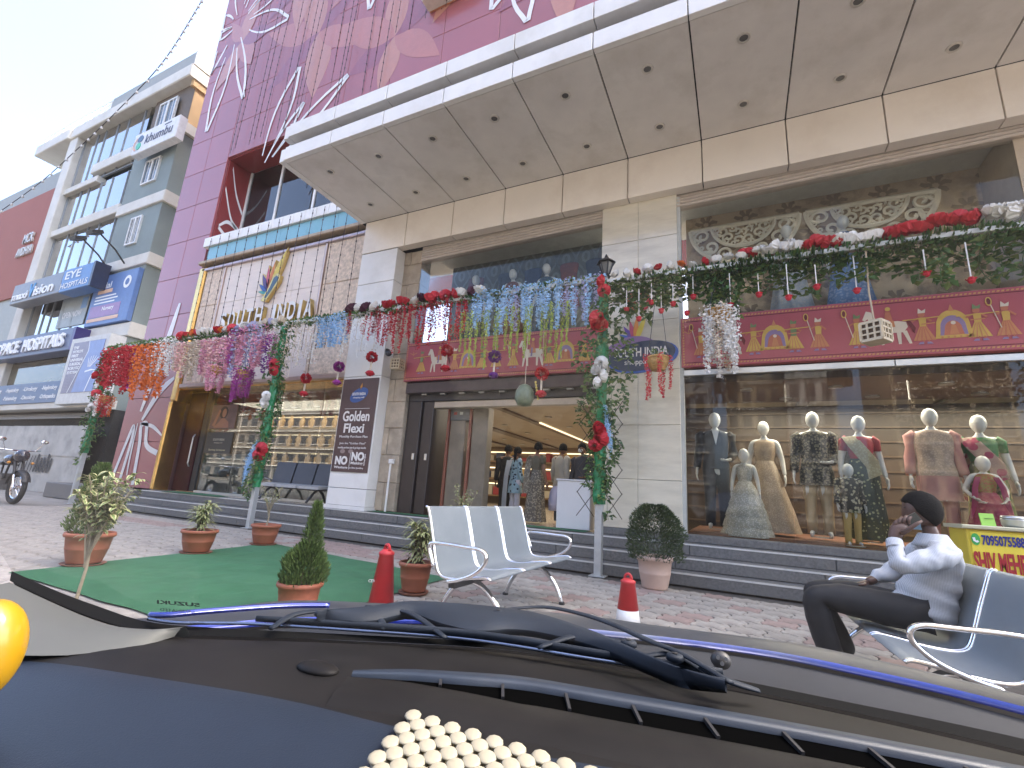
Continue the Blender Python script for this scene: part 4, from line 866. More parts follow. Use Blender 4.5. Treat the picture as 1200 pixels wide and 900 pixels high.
# ---- across the road behind the camera: the blocks and trees that the shop glass mirrors
def tower(name, label, x0, x1, y, depth, floors, wallm, cols, zf=3.1, z0=0):
    t = thing(name, label, 'building', ((x0 + x1) / 2, y, 0))
    B(x0, x1, y - depth, y, 0, floors * zf + 1).build('wall', wallm, t)
    wm = MB(); fm_ = MB(); wd_ = (x1 - x0) / cols
    for f in range(floors):
        for c in range(cols):
            a = x0 + wd_ * (c + .22); b = a + wd_ * .56; za = f * zf + .9; zb = za + 1.5
            wm.box(a, b, y, y + .05, za, zb); fm_.box(a - .1, b + .1, y, y + .22, za - .16, za - .02)
        if f: fm_.box(x0 - .05, x1 + .05, y, y + .3, f * zf - .1, f * zf + .1)
    o = wm.build('window_pane', mat('tower_window', (.05, .06, .07), .1), t); tag(o, kind='stuff')
    o = fm_.build('balcony_trim', mat('tower_trim', (.62, .58, .5), .7), t); tag(o, kind='stuff')
TC = mat('tower_cream', (.55, .44, .29), .8, var=.1, scale=.3)
tower('apartment_tower', 'cream apartment tower across the road mirrored in the shop glass', -1.0, 5.0, -44, 14, 20, TC, 4)
tower('apartment_tower', 'white apartment tower across the road mirrored in the shop glass', 5.2, 9.8, -42, 12, 17, mat('tower_white', (.62, .6, .55), .8, var=.08, scale=.3), 3)
tower('apartment_tower', 'tan apartment tower at the right of the mirrored row of blocks', 16.5, 27, -50, 14, 16, TC, 6)
tower('apartment_tower', 'grey apartment block at the left of the mirrored row of blocks', -9.5, -2.6, -34, 12, 8, mat('tower_grey', (.22, .25, .29), .8, var=.1, scale=.3), 5)
tower('apartment_tower', 'long low brown block opposite the left entrance', -52, -14, -40, 12, 8, mat('tower_brown', (.33, .26, .2), .8, var=.1, scale=.3), 20)
tower('shop_house_row', 'long grey row of shop houses far down the road, mirrored in the left shop glass', -165, -53, -40, 12, 7, mat('row_grey', (.24, .21, .18), .8, var=.15, scale=.2), 40)
LEAFA = mat('tree_leaf', (.055, .085, .025), .6, var=.35, scale=1.2, rnd=.2)
BARK = mat('bark', (.12, .09, .065), .9, var=.3, scale=8, bump=.4, bscale=30)
def street_tree(label, x, y, h, R, seed):
    r = random.Random(seed); t = thing('street_tree', label, 'tree', (x, y, 0)); tr = MB()
    tr.tube([(x, y, 0), (x + .1, y, h * .3), (x, y + .1, h * .55)], [.22, .16, .1], 8); cl = []
    for k in range(7):
        a = k * 2 * pi / 7 + r.uniform(-.3, .3); e = Vector((x + R * .6 * cos(a), y + R * .6 * sin(a), h * (.6 + .3 * r.random()))); tr.tube([(x, y, h * (.35 + .05 * (k % 3))), (x + R * .3 * cos(a), y + R * .3 * sin(a), h * .55), e], [.08, .05, .02], 5); cl.append(e)
    tr.build('trunk', BARK, t); cr = MB()
    for k in range(22): cl.append(Vector((x + r.gauss(0, R * .5), y + r.gauss(0, R * .5), h * r.uniform(.5, 1))))
    for c in cl:
        for q in range(60):
            p = c + Vector((r.gauss(0, .5), r.gauss(0, .5), r.gauss(0, .38))); u = Vector((r.uniform(-1, 1), r.uniform(-1, 1), r.uniform(-1, 1))).normalized(); v = u.orthogonal().normalized(); s = r.uniform(.1, .2); cr.add([p - u * s, p + v * s * .6, p + u * s, p - v * s * .6], [(0, 1, 2, 3)])
    cr.build('crown', LEAFA, t)
street_tree('leafy street tree across the road, mirrored beside the saree mannequin', 13.0, -22, 12, 3.2, 1)
street_tree('spreading street tree across the road, mirrored at the right of the shop window', 20.0, -20, 13, 4.0, 2)
street_tree('small street tree across the road, mirrored in the left shop glass', -20, -20, 8, 2.6, 3)
# ================================================================ GREEN CARPET, MATS
def flat_patch(name, label, cat, pts, z, m, seed=1, nx=26, ny=14, amp=.012):
    """quad patch of cloth: pts = near left, near right, far right, far left"""
    a, b, c, d = [Vector((p[0], p[1], 0)) for p in pts]; vs = []; t = thing(name, label, cat, (sum(p[0] for p in pts) / 4, sum(p[1] for p in pts) / 4, z))
    for j in range(ny + 1):
        for i in range(nx + 1):
            u, v = i / nx, j / ny; p = (a * (1 - u) + b * u) * (1 - v) + (d * (1 - u) + c * u) * v
            e = min(u, 1 - u, v, 1 - v); h = amp * (noise.noise(Vector((p.x * 2.2, p.y * 2.2, seed))) + .6 * noise.noise(Vector((p.x * 6, p.y * 6, seed)))) * min(1, e * 6)
            p = p + Vector((noise.noise(Vector((v * 5, seed, 0))) * .03 * (1 if u in (0, 1) else 0), noise.noise(Vector((u * 7, seed, 3))) * .03, 0))
            vs.append((p.x, p.y, z + .014 + abs(h)))
    n = nx + 1; f = [(j * n + i, j * n + i + 1, (j + 1) * n + i + 1, (j + 1) * n + i) for j in range(ny) for i in range(nx)]
    mb = MB(); mb.smooth = True; mb.add(vs, f); mb.build('cloth', m, t); return t
CARP = mat('green_carpet', (.04, .15, .068), .95, var=.16, scale=3, bump=.6, bscale=140, stain=(.05, .16, .08), sscale=1.3)
flat_patch('green_carpet', 'large wrinkled green carpet laid on the paving in front of the steps', 'carpet', ((-6.9, 2.45), (-3.25, 2.45), (-3.46, 5.55), (-7.45, 6.0)), 0, CARP, 1, 90, 70, .022)
flat_patch('green_mat', 'narrow green mat on the landing in front of the open shop door', 'mat', ((-7.35, 8.14), (-2.45, 8.14), (-2.45, 8.6), (-7.35, 8.6)), .54, CARP, 2, 30, 6, .01)
flat_patch('green_mat', 'small crumpled green mat on the landing at the left entrance', 'mat', ((-14.9, 8.05), (-12.3, 8.05), (-12.6, 8.6), (-15.0, 8.7)), .54, CARP, 3, 16, 6, .03)

# ================================================================ FLOWER DECORATION
FOIL = mat('green_foil', (.015, .22, .075), .28, var=.3, scale=9, bump=.9, bscale=14)
LEAF = mat('ivy_leaf', (.06, .14, .04), .5, var=.4, scale=7, rnd=.2); LEAF2 = mat('light_leaf', (.15, .22, .06), .5, var=.35, scale=7, rnd=.2)
PETAL = {k: mat('petal_' + k, c, .6, var=.22, scale=14, rnd=.10) for k, c in dict(red=(.50, .012, .025), dark_red=(.30, .008, .015), orange=(.70, .16, .02), white=(.78, .76, .72), pink=(.68, .30, .40), pale_pink=(.74, .44, .42), magenta=(.32, .03, .24), purple=(.16, .02, .22), blue=(.36, .58, .82), lilac=(.42, .42, .62), cream=(.60, .50, .38), lime=(.33, .42, .05), plum=(.07, .008, .03), yellow=(.66, .5, .12)).items()}
def strand_mesh(name, L, seed, n, r0, size, taper=True):
    r = random.Random(seed); mb = MB(); ph = r.random() * 6
    for i in range(n):
        t = i / n; z = -L * (t + r.uniform(-.02, .02)); rr_ = r0 * (1.15 - .75 * t if taper else 1) * r.uniform(.35, 1.1); a = r.random() * 2 * pi
        c = Vector((rr_ * cos(a) + .02 * sin(ph + t * 5), rr_ * sin(a), z)); d = Vector((cos(a), sin(a), r.uniform(-.6, .3))).normalized()
        u = d.cross(Vector((0, 0, 1))).normalized(); v = d.cross(u); s = size * r.uniform(.7, 1.25)
        k = r.uniform(-.4, .4); uu = u * cos(k) + v * sin(k); vv = v * cos(k) - u * sin(k)
        mb.add([c - uu * s + d * s * .35, c - vv * s * .8, c + uu * s + d * s * .35, c + vv * s * .8], [(0, 1, 3), (1, 2, 3)])
    mb.tube([(0, 0, 0), (.01, 0, -L * .5), (0, 0, -L * .95)], .004, 3)
    return mb.mesh(name, [PETAL['red']])
WIS = [strand_mesh('wisteria', 1.0, i, 170, .085, .024) for i in range(4)]          # plump wisteria racemes
THIN = [strand_mesh('strand', 1.0, 20 + i, 80, .028, .021, False) for i in range(3)]  # thin threaded strands
TWIG = [strand_mesh('twig', 1.0, 40 + i, 60, .06, .014, False) for i in range(3)]     # sparse pale twigs
def leaf_faces(mb, p, d, s, r, fold=.25, wide=.36):
    """one folded ivy leaf"""
    d = Vector(d).normalized(); u = d.cross(Vector((r.uniform(-.3, .3), r.uniform(-.3, .3), 1))).normalized(); n = u.cross(d)
    a = p; m = p + d * s * .5 + n * s * -.05; e = p + d * s
    mb.add([a, p + d * s * .35 + u * s * wide + n * s * fold, m, p + d * s * .35 - u * s * wide + n * s * fold, e], [(0, 1, 2), (0, 2, 3), (1, 4, 2), (2, 4, 3)])
def ivy_mesh(seed, L, n, s=.07, spread=.12):
    r = random.Random(seed); mb = MB(); pts = [(.05 * sin(k * 1.1 + seed), .04 * cos(k + seed), -L * k / 6) for k in range(7)]
    mb.tube(pts, .005, 4)
    for i in range(n):
        t = r.random(); k = min(int(t * 6), 5); q = t * 6 - k; p = Vector(pts[k]).lerp(Vector(pts[k + 1]), q); a = r.random() * 2 * pi
        mb.m = 1 if r.random() < .42 else 0
        leaf_faces(mb, p + Vector((cos(a), sin(a), 0)) * r.uniform(0, spread * .5), (cos(a) , sin(a), r.uniform(-1.4, .1)), s * r.uniform(.7, 1.3), r)
    return mb.mesh('ivy_strand', [LEAF, LEAF2])
IVY = [ivy_mesh(i, 1.0, 40, .14, .20) for i in range(5)]
def leafbed_mesh(seed, L, n, s=.08, rr_=.07):
    r = random.Random(seed); mb = MB()
    for i in range(n):
        a = r.random() * 2 * pi; mb.m = 1 if r.random() < .3 else 0
        leaf_faces(mb, Vector((r.uniform(0, L), rr_ * cos(a) * r.random(), rr_ * sin(a) * r.random())), (r.uniform(-.6, .6), cos(a), sin(a) - .2), s * r.uniform(.7, 1.3), r)
    return mb.mesh('leaf_bed', [LEAF, LEAF2])
BED = [leafbed_mesh(50 + i, 1.0, 110) for i in range(3)]
def rose_mesh(seed):
    r = random.Random(seed); mb = MB()
    for lay_, (n, rad, hh, op) in enumerate(((3, .25, .95, .1), (5, .5, .9, .35), (6, .78, .7, .8), (7, 1.0, .4, 1.2))):
        for k in range(n):
            a = 2 * pi * k / n + lay_ * .5 + r.uniform(-.15, .15); c, s_ = cos(a), sin(a); wv = .5 * rad * 1.5 + .1
            tx, ty = -s_, c
            def P(u, rr2, z): return ((c * rr2 + tx * u) , (s_ * rr2 + ty * u), z)
            mb.add([P(-wv * .5, rad * .4, -.4), P(wv * .5, rad * .4, -.4), P(wv * .75, rad * .9, hh * .4), P(-wv * .75, rad * .9, hh * .4), P(wv * .4, rad * (.85 + op * .25), hh), P(-wv * .4, rad * (.85 + op * .25), hh)], [(0, 1, 2, 3), (3, 2, 4, 5)])
    return mb.mesh('rose', [PETAL['red']])
ROSE = [rose_mesh(i) for i in range(2)]
fr = random.Random(77)
YB = 7.34
# frame: posts and cross beams
WRAPW = mat('white_beam', (.62, .63, .6), .4, var=.08)
def post(label, x, zwrap, leafy, vine):
    t = thing('arch_post', label, 'post', (x, YB, 0), 'posts of the flower arch')
    B(x - .055, x + .055, YB - .055, YB + .055, 0, 4.8, .006).build('steel_tube', GALV, t); B(x - .12, x + .12, YB - .12, YB + .12, 0, .012).build('base_plate', GALV, t)
    mb = MB(); mb.smooth = False; r = random.Random(int(x * 10)); secs = []
    z = zwrap
    while z < 4.85:
        q = r.uniform(.075, .105); secs.append([(x + q * cos(a * pi / 5 + z) * r.uniform(.85, 1.15), YB + q * sin(a * pi / 5 + z) * r.uniform(.85, 1.15), z) for a in range(10)]); z += .11
    mb.loft(secs).build('foil_wrap', FOIL, t)
    for k in range(leafy):
        z = 4.85 - (4.85 - zwrap) * (k + .5) / leafy * .95; a = fr.random() * 6.28
        link('ivy_strand', IVY[k % 5], t, (.11 * cos(a), .11 * sin(a), z), (fr.uniform(-.3, .3), fr.uniform(-.3, .3), a), .62)
    for (dx, dz, c, s_) in vine:
        o = link('rose', ROSE[0], t, (dx, -.17, dz), (1.3, 0, fr.random() * 6), s_, PETAL[c])
    return t
P1 = post('left end post wrapped in green foil with red flowers near its top', -17.95, 1.5, 22, [(-.1, 3.9, 'red', .12), (.1, 2.9, 'white', .09), (.03, 2.82, 'white', .09), (.3, 3.0, 'red', .1), (.2, 3.3, 'red', .12)])
P2 = post('middle post wrapped in green foil and ivy in front of the left shop glass', -9.92, .9, 30, [(.05, 3.75, 'red', .12), (.06, 3.6, 'red', .11), (.0, 3.0, 'white', .085), (.05, 2.9, 'white', .08), (-.04, 2.87, 'white', .08), (.02, 2.78, 'white', .08), (.14, 1.75, 'red', .13), (.1, 1.6, 'red', .12)])
P3 = post('right post with green foil, ivy and red and white rose clusters beside the marble pillar', -1.97, 1.05, 10, [(.02, 4.72, 'red', .1), (.05, 4.55, 'red', .1), (-.03, 4.05, 'red', .13), (-.02, 3.92, 'red', .13), (.03, 3.28, 'white', .1), (-.02, 3.17, 'white', .1), (.04, 3.06, 'white', .1), (0, 2.95, 'white', .09), (0, 2.18, 'red', .12), (.03, 2.05, 'red', .12), (-.04, 1.95, 'red', .1)])
for (p, q) in ((P2, (.22, 1.55)), (P2, (.2, 1.35))):
    for k in range(5): link('blue_spray', WIS[k % 4], p, (-.32 + .05 * k, -.12, q[1] + .1 * k), (0, 0, k), .45, PETAL['blue'])
for k in range(4): link('blue_spray', WIS[k % 4], P3, (.1 + .03 * k, -.1, 2.6 - .15 * k), (0, 0, k), .4, PETAL['blue'])
bm1 = thing('arch_beam', 'long cross beam of the flower arch from the left end post to the lamp post', 'beam', (-10, YB, 4.85)); B(-18.1, -1.9, YB - .04, YB + .04, 4.80, 4.88, .005).build('steel_tube', WRAPW, bm1)
for k in range(32): link('leaf_bed', BED[k % 3], bm1, (-8.1 + k * .5, 0, -.02), (fr.random() * 6, 0, 0), (.6, 1, 1))
bm2 = thing('arch_beam', 'white cross beam of the flower arch in front of the mannequin window', 'beam', (2, YB, 4.78)); B(-1.9, 6.0, YB - .05, YB + .05, 4.73, 4.80, .006).build('steel_tube', WRAPW, bm2)
for k in range(10): link('leaf_bed', BED[k % 3], bm2, (-3.6 + k * .26, 0, -.07), (fr.random() * 6, 0, 0), (.5, 1.2, 1.2))
for k in range(18): link('leaf_bed', BED[k % 3], bm2, (-1.9 + k * .32, 0, -.05 + fr.uniform(-.03, .03)), (fr.random() * 6, 0, 0), (.5, 1.25, 1.15))
# hanging garlands, section by section
def garland(name, label, group, x0, x1, n, meshes, cols, zt, l0, l1, wid=1.0, part='flower_strand', yj=.06):
    t = thing(name, label, 'garland', ((x0 + x1) / 2, YB, zt), group)
    for i in range(n):
        x = x0 + (x1 - x0) * (i + .5) / n + fr.uniform(-.05, .05); L = fr.uniform(l0, l1)
        link(part, meshes[i % len(meshes)], t, (x - (x0 + x1) / 2, fr.uniform(-yj, yj) - .05, fr.uniform(-.03, .03)), (0, 0, fr.random() * 6), (wid, wid, L), PETAL[cols[fr.randrange(len(cols))]])
    return t
G = 'flower garlands hanging from the arch beam'
garland('flower_garland', 'scarlet wisteria garland at the far left end of the arch', G, -18.2, -16.7, 9, WIS, ['red'], 4.75, 1.0, 1.35, 1.9)
garland('flower_garland', 'crimson and purple wisteria garland next to the far left scarlet one', G, -16.8, -16.2, 5, WIS, ['red', 'magenta', 'magenta'], 4.75, 1.1, 1.5, 1.7)
garland('flower_garland', 'orange wisteria garland near the left end of the arch', G, -16.2, -14.7, 13, WIS, ['orange'], 4.75, 1.1, 1.75, 1.6)
garland('flower_garland', 'white flower garland crossing the orange one near the left end', G, -15.2, -14.2, 6, WIS, ['white'], 4.85, .9, 1.35, 1.3)
garland('flower_garland', 'pale peach garland right of the white and orange garlands', G, -14.3, -13.1, 9, WIS, ['pale_pink', 'cream', 'pale_pink'], 4.65, .7, 1.1, 1.6)
garland('flower_garland', 'soft pink wisteria garland below the letter sign', G, -13.1, -11.3, 14, WIS, ['pink', 'pale_pink', 'pink'], 4.65, .7, 1.1, 1.7)
garland('flower_garland', 'lilac and pink mixed garland under the gold letters', G, -11.9, -10.6, 10, WIS, ['lilac', 'pink', 'lilac', 'magenta'], 4.85, .8, 1.3, 1.5)
garland('flower_garland', 'magenta and purple garland just left of the middle post', G, -11.0, -9.9, 8, WIS, ['magenta', 'purple', 'magenta', 'pink'], 4.55, .6, .95, 1.4)
garland('flower_garland', 'deep red and white strands beside the middle post', G, -10.7, -10.0, 7, THIN, ['red', 'white', 'red', 'pink'], 4.85, .7, 1.2, 1.6)
garland('flower_garland', 'cream twig garland right of the middle post', G, -9.7, -8.5, 12, TWIG, ['cream', 'cream', 'white'], 4.8, .9, 1.5, 1.7)
garland('flower_garland', 'short sky blue garland between the cream and white garlands', G, -8.75, -7.75, 9, WIS, ['blue'], 4.85, .55, .8, 1.2)
garland('flower_garland', 'white twig garland in front of the white column', G, -7.95, -6.9, 9, TWIG, ['white', 'cream'], 4.75, .6, 1.05, 1.4)
garland('flower_garland', 'long garland of thin crimson strands left of the shop door', G, -7.15, -4.65, 30, THIN, ['red', 'red', 'dark_red'], 4.8, .55, 1.05, 1.15)
garland('flower_garland', 'lime green strands hanging lower than the blue flowers over the door board', G, -4.75, -2.5, 20, WIS, ['lime'], 4.5, .75, 1.15, .5)
garland('flower_garland', 'full sky blue wisteria garland reaching the lamp post', G, -4.5, -1.95, 24, WIS, ['blue', 'blue', 'blue', 'lilac'], 4.92, .6, 1.0, 1.05)
garland('flower_garland', 'short dark red strands hung between the big roses', G, -7.9, -4.6, 9, THIN, ['red', 'dark_red'], 4.9, .4, .7, 1.8)
def rose_row(label, parent_group, xs, cols, z, s, y=-.03):
    t = thing('rose_garland', label, 'garland', (sum(xs) / len(xs), YB, z), parent_group)
    for i, x in enumerate(xs):
        link('rose', ROSE[i % 2], t, (x - sum(xs) / len(xs), y + fr.uniform(-.04, .02), fr.uniform(-.02, .03)), (fr.uniform(.2, 1.2), fr.uniform(-.4, .4), fr.random() * 6), s * fr.uniform(.9, 1.1), PETAL[cols[i]])
    return t
RG = 'rose rows along the top of the arch beam'
rose_row('row of small white, red and gold roses right of the lamp post', RG, [-1.75 + i * .175 for i in range(14)], ['white', 'white', 'red', 'white', 'red', 'white', 'orange', 'white', 'red', 'white', 'white', 'white', 'red', 'white'], 4.87, .072)
rose_row('pairs of red and white roses left of the first white cluster', RG, [.2 + i * .09 for i in range(5)], ['red', 'red', 'white', 'white', 'red'], 4.9, .07)
rose_row('first big white rose cluster on the leafy beam', RG, [.56 + .085 * i for i in range(5)], ['white'] * 5, 4.9, .10); rose_row('red rose cluster between the two white clusters', RG, [1.06 + .075 * i for i in range(5)], ['red'] * 5, 4.9, .10)
rose_row('second big white rose cluster right of the red one', RG, [1.42 + .085 * i for i in range(6)], ['white'] * 6, 4.88, .10); rose_row('wide red rose cluster above the hanging lattice cube', RG, [1.98 + .075 * i for i in range(6)], ['red'] * 6, 4.9, .10)
rose_row('red rose cluster right of the wide one', RG, [2.48 + .08 * i for i in range(6)], ['red'] * 6, 4.95, .10); rose_row('third big white rose cluster toward the right end', RG, [3.02 + .085 * i for i in range(6)], ['white'] * 6, 4.97, .11)
rose_row('mixed red and white roses at the right end of the arch', RG, [3.65 + .16 * i for i in range(12)], ['red', 'red', 'white', 'red', 'white', 'white', 'red', 'white', 'red', 'red', 'white', 'white'], 4.95, .09)
rose_row('alternating crimson, white and plum roses above the crimson strands', RG, [-7.75, -7.5, -7.3, -7.05, -6.75, -6.6, -6.35, -6.2, -5.95, -5.8, -5.6, -5.45, -5.2, -5.0, -4.85, -4.6, -4.4], ['plum', 'white', 'plum', 'white', 'red', 'red', 'red', 'red', 'white', 'plum', 'red', 'red', 'red', 'red', 'white', 'plum', 'white'], 4.92, .125)
rose_row('red, orange and white roses on the beam left of the gold letters', RG, [-14.1 + .2 * i for i in range(12)], ['red', 'red', 'orange', 'red', 'white', 'white', 'white', 'white', 'red', 'orange', 'white', 'red'], 4.88, .12)
rose_row('lilac and white flower heads at the middle post top', RG, [-11.6 + .2 * i for i in range(9)], ['lilac', 'white', 'lilac', 'lilac', 'white', 'cream', 'lilac', 'white', 'cream'], 4.86, .12)
# ivy curtains on the right beam, with little red rosebuds on white cords
def ivy_curtain(label, x0, x1, n, l0, l1):
    t = thing('ivy_garland', label, 'garland', ((x0 + x1) / 2, YB, 4.72), 'ivy garlands under the right arch beam')
    for i in range(n):
        x = x0 + (x1 - x0) * (i + .5) / n; L = fr.uniform(l0, l1)
        link('ivy_strand', IVY[i % 5], t, (x - (x0 + x1) / 2 + fr.uniform(-.05, .05), fr.uniform(-.08, .08), 0), (fr.uniform(-.1, .1), fr.uniform(-.1, .1), fr.random() * 6), (.9, .9, L))
    return t
ivy_curtain('short ivy garland right of the lamp post, over the marble', -1.85, -1.0, 9, .35, .8); ivy_curtain('ivy garland left of the white flower basket', -1.1, -.3, 9, .35, .65)
ivy_curtain('long trailing ivy garland above the white flower basket', -.3, .1, 7, .6, .95); ivy_curtain('ivy garland over the left half of the first floor window', .1, 1.2, 7, .28, .58)
ivy_curtain('ivy garland above the hanging lattice cube', 1.2, 2.4, 7, .28, .62); ivy_curtain('ivy garland over the right of the first floor window', 2.4, 3.4, 8, .35, .7); ivy_curtain('dense dark ivy garland at the right end of the arch', 3.4, 5.5, 11, .4, .75)
def drop_mesh(L):
    mb = MB(); mb.m = 1; mb.box(-.006, .006, -.006, .006, -L, 0); mb.m = 0; mb.ell((0, 0, -L - .02), (.042, .042, .05), 8, 5)
    for k in range(5): a = k * 1.26; mb.add([(0, 0, -L - .06), (.06 * cos(a), .06 * sin(a), -L), (.06 * cos(a + .8), .06 * sin(a + .8), -L)], [(0, 1, 2)])
    return mb.mesh('rosebud_drop', [PETAL['red'], PETAL['white']])
DRP = [drop_mesh(.32), drop_mesh(.5)]
for i, x in enumerate((-1.55, -1.35, -1.15, -1.0, -.82, -.62, -.52, .0, .38, .75, 1.1, 1.55, 2.3, 2.72)):
    o = link('rosebud_drop', DRP[i % 2], None, (x, YB - .1, 4.62 - fr.uniform(0, .1))); tag(o, 'small red rosebud on a white cord among the ivy', 'rosebud', 'red rosebuds on white cords under the right beam')
# ivy trellis either side of the right post
tv = thing('ivy_trellis', 'dark wire trellis with sparse ivy either side of the right arch post', 'trellis', (-1.97, YB, .8)); mb = MB(); po = ORG[tv.name]
for s_ in (-1, 1):
    for k in range(5):
        z = .85 + k * .36
        for d_ in (1, -1): mb.tube([(-1.97 + s_ * .08, YB, z if d_ > 0 else z + .38), (-1.97 + s_ * .36, YB - .03, z + .38 if d_ > 0 else z)], .006, 4)
mb.build('wire_lattice', mat('dark_wire', (.05, .04, .03), .6), tv)
for k in range(14):
    s_ = 1 if k % 2 else -1; z = 1.0 + (k // 2) * .24; link('ivy_strand', IVY[k % 5], tv, (s_ * fr.uniform(.1, .35), fr.uniform(-.08, .02), z + .3 + .2 - po.z), (fr.uniform(-.4, .4), s_ * fr.uniform(0, .5), fr.random() * 6), (.62, .62, .45))
for k in range(8): s_ = -1 if k % 3 == 0 else 1; link('ivy_strand', IVY[k % 5], tv, (s_ * fr.uniform(.12, .42), -.03, 4.5 - k * .2 - po.z), (0, s_ * .25, k), (.8, .8, .7))
# lamp on the right post
lp = thing('post_lantern', 'small black carriage lantern on top of the right arch post', 'lantern', (-1.93, YB, 4.86))
lb = MB().lathe([(.08, 4.86), (.09, 4.88), (.05, 4.9), (.05, 4.93)], 6, (-1.93, YB, 0)).lathe([(.17, 5.13), (.12, 5.18), (.05, 5.22), (.03, 5.26), (.012, 5.30)], 6, (-1.93, YB, 0))
for k in range(6): a = k * pi / 3; lb.tube([(-1.93 + .06 * cos(a), YB + .06 * sin(a), 4.92), (-1.93 + .13 * cos(a), YB + .13 * sin(a), 5.13)], .013, 4)
lb.build('lantern_frame', BLACK, lp); MB().lathe([(.05, 4.93), (.115, 5.12)], 6, (-1.93, YB, 0)).build('lantern_glass', mat('lantern_glass', (.2, .2, .19), .1), lp)
# hanging things: pom poms, flower baskets, lattice cubes, green pot
def pompom(label, x, z, c, cord=1.0):
    t = thing('pompom', label, 'flower ball', (x, YB, z), 'flower balls hung below the garlands'); r = random.Random(int(x * 100)); mb = MB()
    for k in range(90):
        d = Vector((r.gauss(0, 1), r.gauss(0, 1), r.gauss(0, 1))).normalized(); u = d.orthogonal().normalized(); v = d.cross(u); p = Vector((x, YB, z)) + d * .1
        mb.add([p - d * .04, p + u * .035, p + d * .035, p - u * .035], [(0, 1, 2), (0, 2, 3)]); mb.add([p - d * .04, p + v * .035, p + d * .035, p - v * .035], [(0, 1, 2), (0, 2, 3)])
    mb.build('bloom', PETAL[c], t); link('bloom', ROSE[0], t, (0, 0, -.34), (pi, 0, 0), .09, PETAL[c])
    MB().tube([(x, YB, 4.8), (x, YB, z + .1)], .005, 4).tube([(x, YB, z - .08), (x, YB, z - .3)], .02, 5).build('cord', PETAL['cream'], t)
pompom('red flower ball over the white column', -6.99, 3.78, 'red'); pompom('red flower ball in front of the left shop glass', -8.89, 3.40, 'red'); pompom('purple flower ball left of the white column', -7.91, 3.62, 'magenta')
pompom('red flower ball on the left part of the door board', -5.08, 3.78, 'red'); pompom('purple flower ball in the middle of the door board', -4.0, 3.58, 'purple'); pompom('red flower ball hanging below the door board', -3.04, 3.2, 'red')
WICK = mat('wicker', (.42, .24, .07), .7, var=.3, scale=14, bump=.8, bscale=30)
def fbasket(label, x, z, c, n, L, wid):
    t = thing('flower_basket', label, 'basket', (x, YB - .1, z), 'wicker flower baskets hung from the arch')
    mb = MB(); mb.lathe([(.10, z), (.16, z + .1), (.17, z + .2), (.16, z + .22), (.14, z + .2), (.09, z + .03)], 12, (x, YB - .1, 0)); b = mb.build('wicker_bowl', WICK, t)
    wv = MB()
    for k in range(3): wv.tube([(x + (.13 + .02 * k) * cos(a * pi / 6), YB - .1 + (.13 + .02 * k) * sin(a * pi / 6), z + .06 + k * .065) for a in range(13)], .01, 4, caps=False)
    wv.build('woven_ring', WICK, b); MB().tube([(x, YB, 4.75), (x - .15, YB - .1, z + .2)], .006, 4).tube([(x, YB, 4.75), (x + .15, YB - .1, z + .2)], .006, 4).build('cord', BLACK, t)
    for k in range(n):
        a = 2 * pi * k / n; link('flower_strand', WIS[k % 4], t, (.18 * cos(a), .18 * sin(a), .24), (0, 0, k), (wid, wid, fr.uniform(L * .7, L)), PETAL[c if isinstance(c, str) else c[k % len(c)]])
    for k in range(3): link('ivy_strand', IVY[k], t, (.1 * cos(k * 2), .1 * sin(k * 2), .35), (0, .5, k * 2), .35)
fbasket('basket spilling light pink flowers left of the purple basket', -12.1, 3.62, 'pink', 7, .75, .95); fbasket('basket spilling purple flowers below the magenta garland', -11.0, 3.45, 'magenta', 8, .85, .95); fbasket('small basket of red and white flowers on the left end post', -17.3, 3.0, ['red', 'orange', 'white'], 7, .7, 1.0)
fbasket('basket with long white flowers in front of the mannequin window board', -.16, 3.80, ['white', 'white', 'cream'], 11, 1.05, 1.15); fbasket('gold basket with thick red tassels in front of the oval sign', -1.06, 3.12, 'red', 5, .75, .55)
for k in range(3): pass
def lcube(label, x, y, z, s, top, rot=.5):
    t = thing('lattice_cube', label, 'hanging lantern', (x, y, z), 'cream lattice cubes hung at the front'); W_ = mat('cream_wood', (.62, .52, .36), .5, var=.12)
    fr_ = MB()
    for sx in (-1, 1):
        for k in range(4):
            q = -s + 2 * s * k / 3; th = .018 if k in (0, 3) else .011
            fr_.box(sx * s - .008, sx * s + .008, q - th, q + th, z + .0, z + 2 * s); fr_.box(q - th, q + th, sx * s - .008, sx * s + .008, z, z + 2 * s)
            fr_.box(sx * s - .009, sx * s + .009, -s, s, z + s + q - th, z + s + q + th); fr_.box(-s, s, sx * s - .009, sx * s + .009, z + s + q - th, z + s + q + th)
    fr_.box(-s, s, -s, s, z - .02, z + .005); fr_.box(-s, s, -s, s, z + 2 * s - .005, z + 2 * s + .02)
    c, sn = cos(rot), sin(rot); fr_.v = [(x + p[0] * c - p[1] * sn, y + p[0] * sn + p[1] * c, p[2]) for p in fr_.v]
    fr_.build('lattice_frame', W_, t)
    MB().obox((x, y, z + s), ((c, sn, 0), (-sn, c, 0), (0, 0, 1)), (s * .85, s * .85, s * .9)).build('dark_liner', mat('dark_liner', (.12, .08, .05), .8), t)
    MB().tube([(x, y, z + 2 * s), (x - .02, y, (z + top) / 2), (x, y, top)], .012, 5).build('cord', mat('rope', (.5, .4, .28), .9), t)
lcube('cream lattice cube hanging in front of the right procession board', 1.70, YB - .1, 3.36, .12, 4.75, .95); lcube('cream lattice cube at the left end of the door board', -7.0, 8.2, 3.74, .11, 4.7, .1)
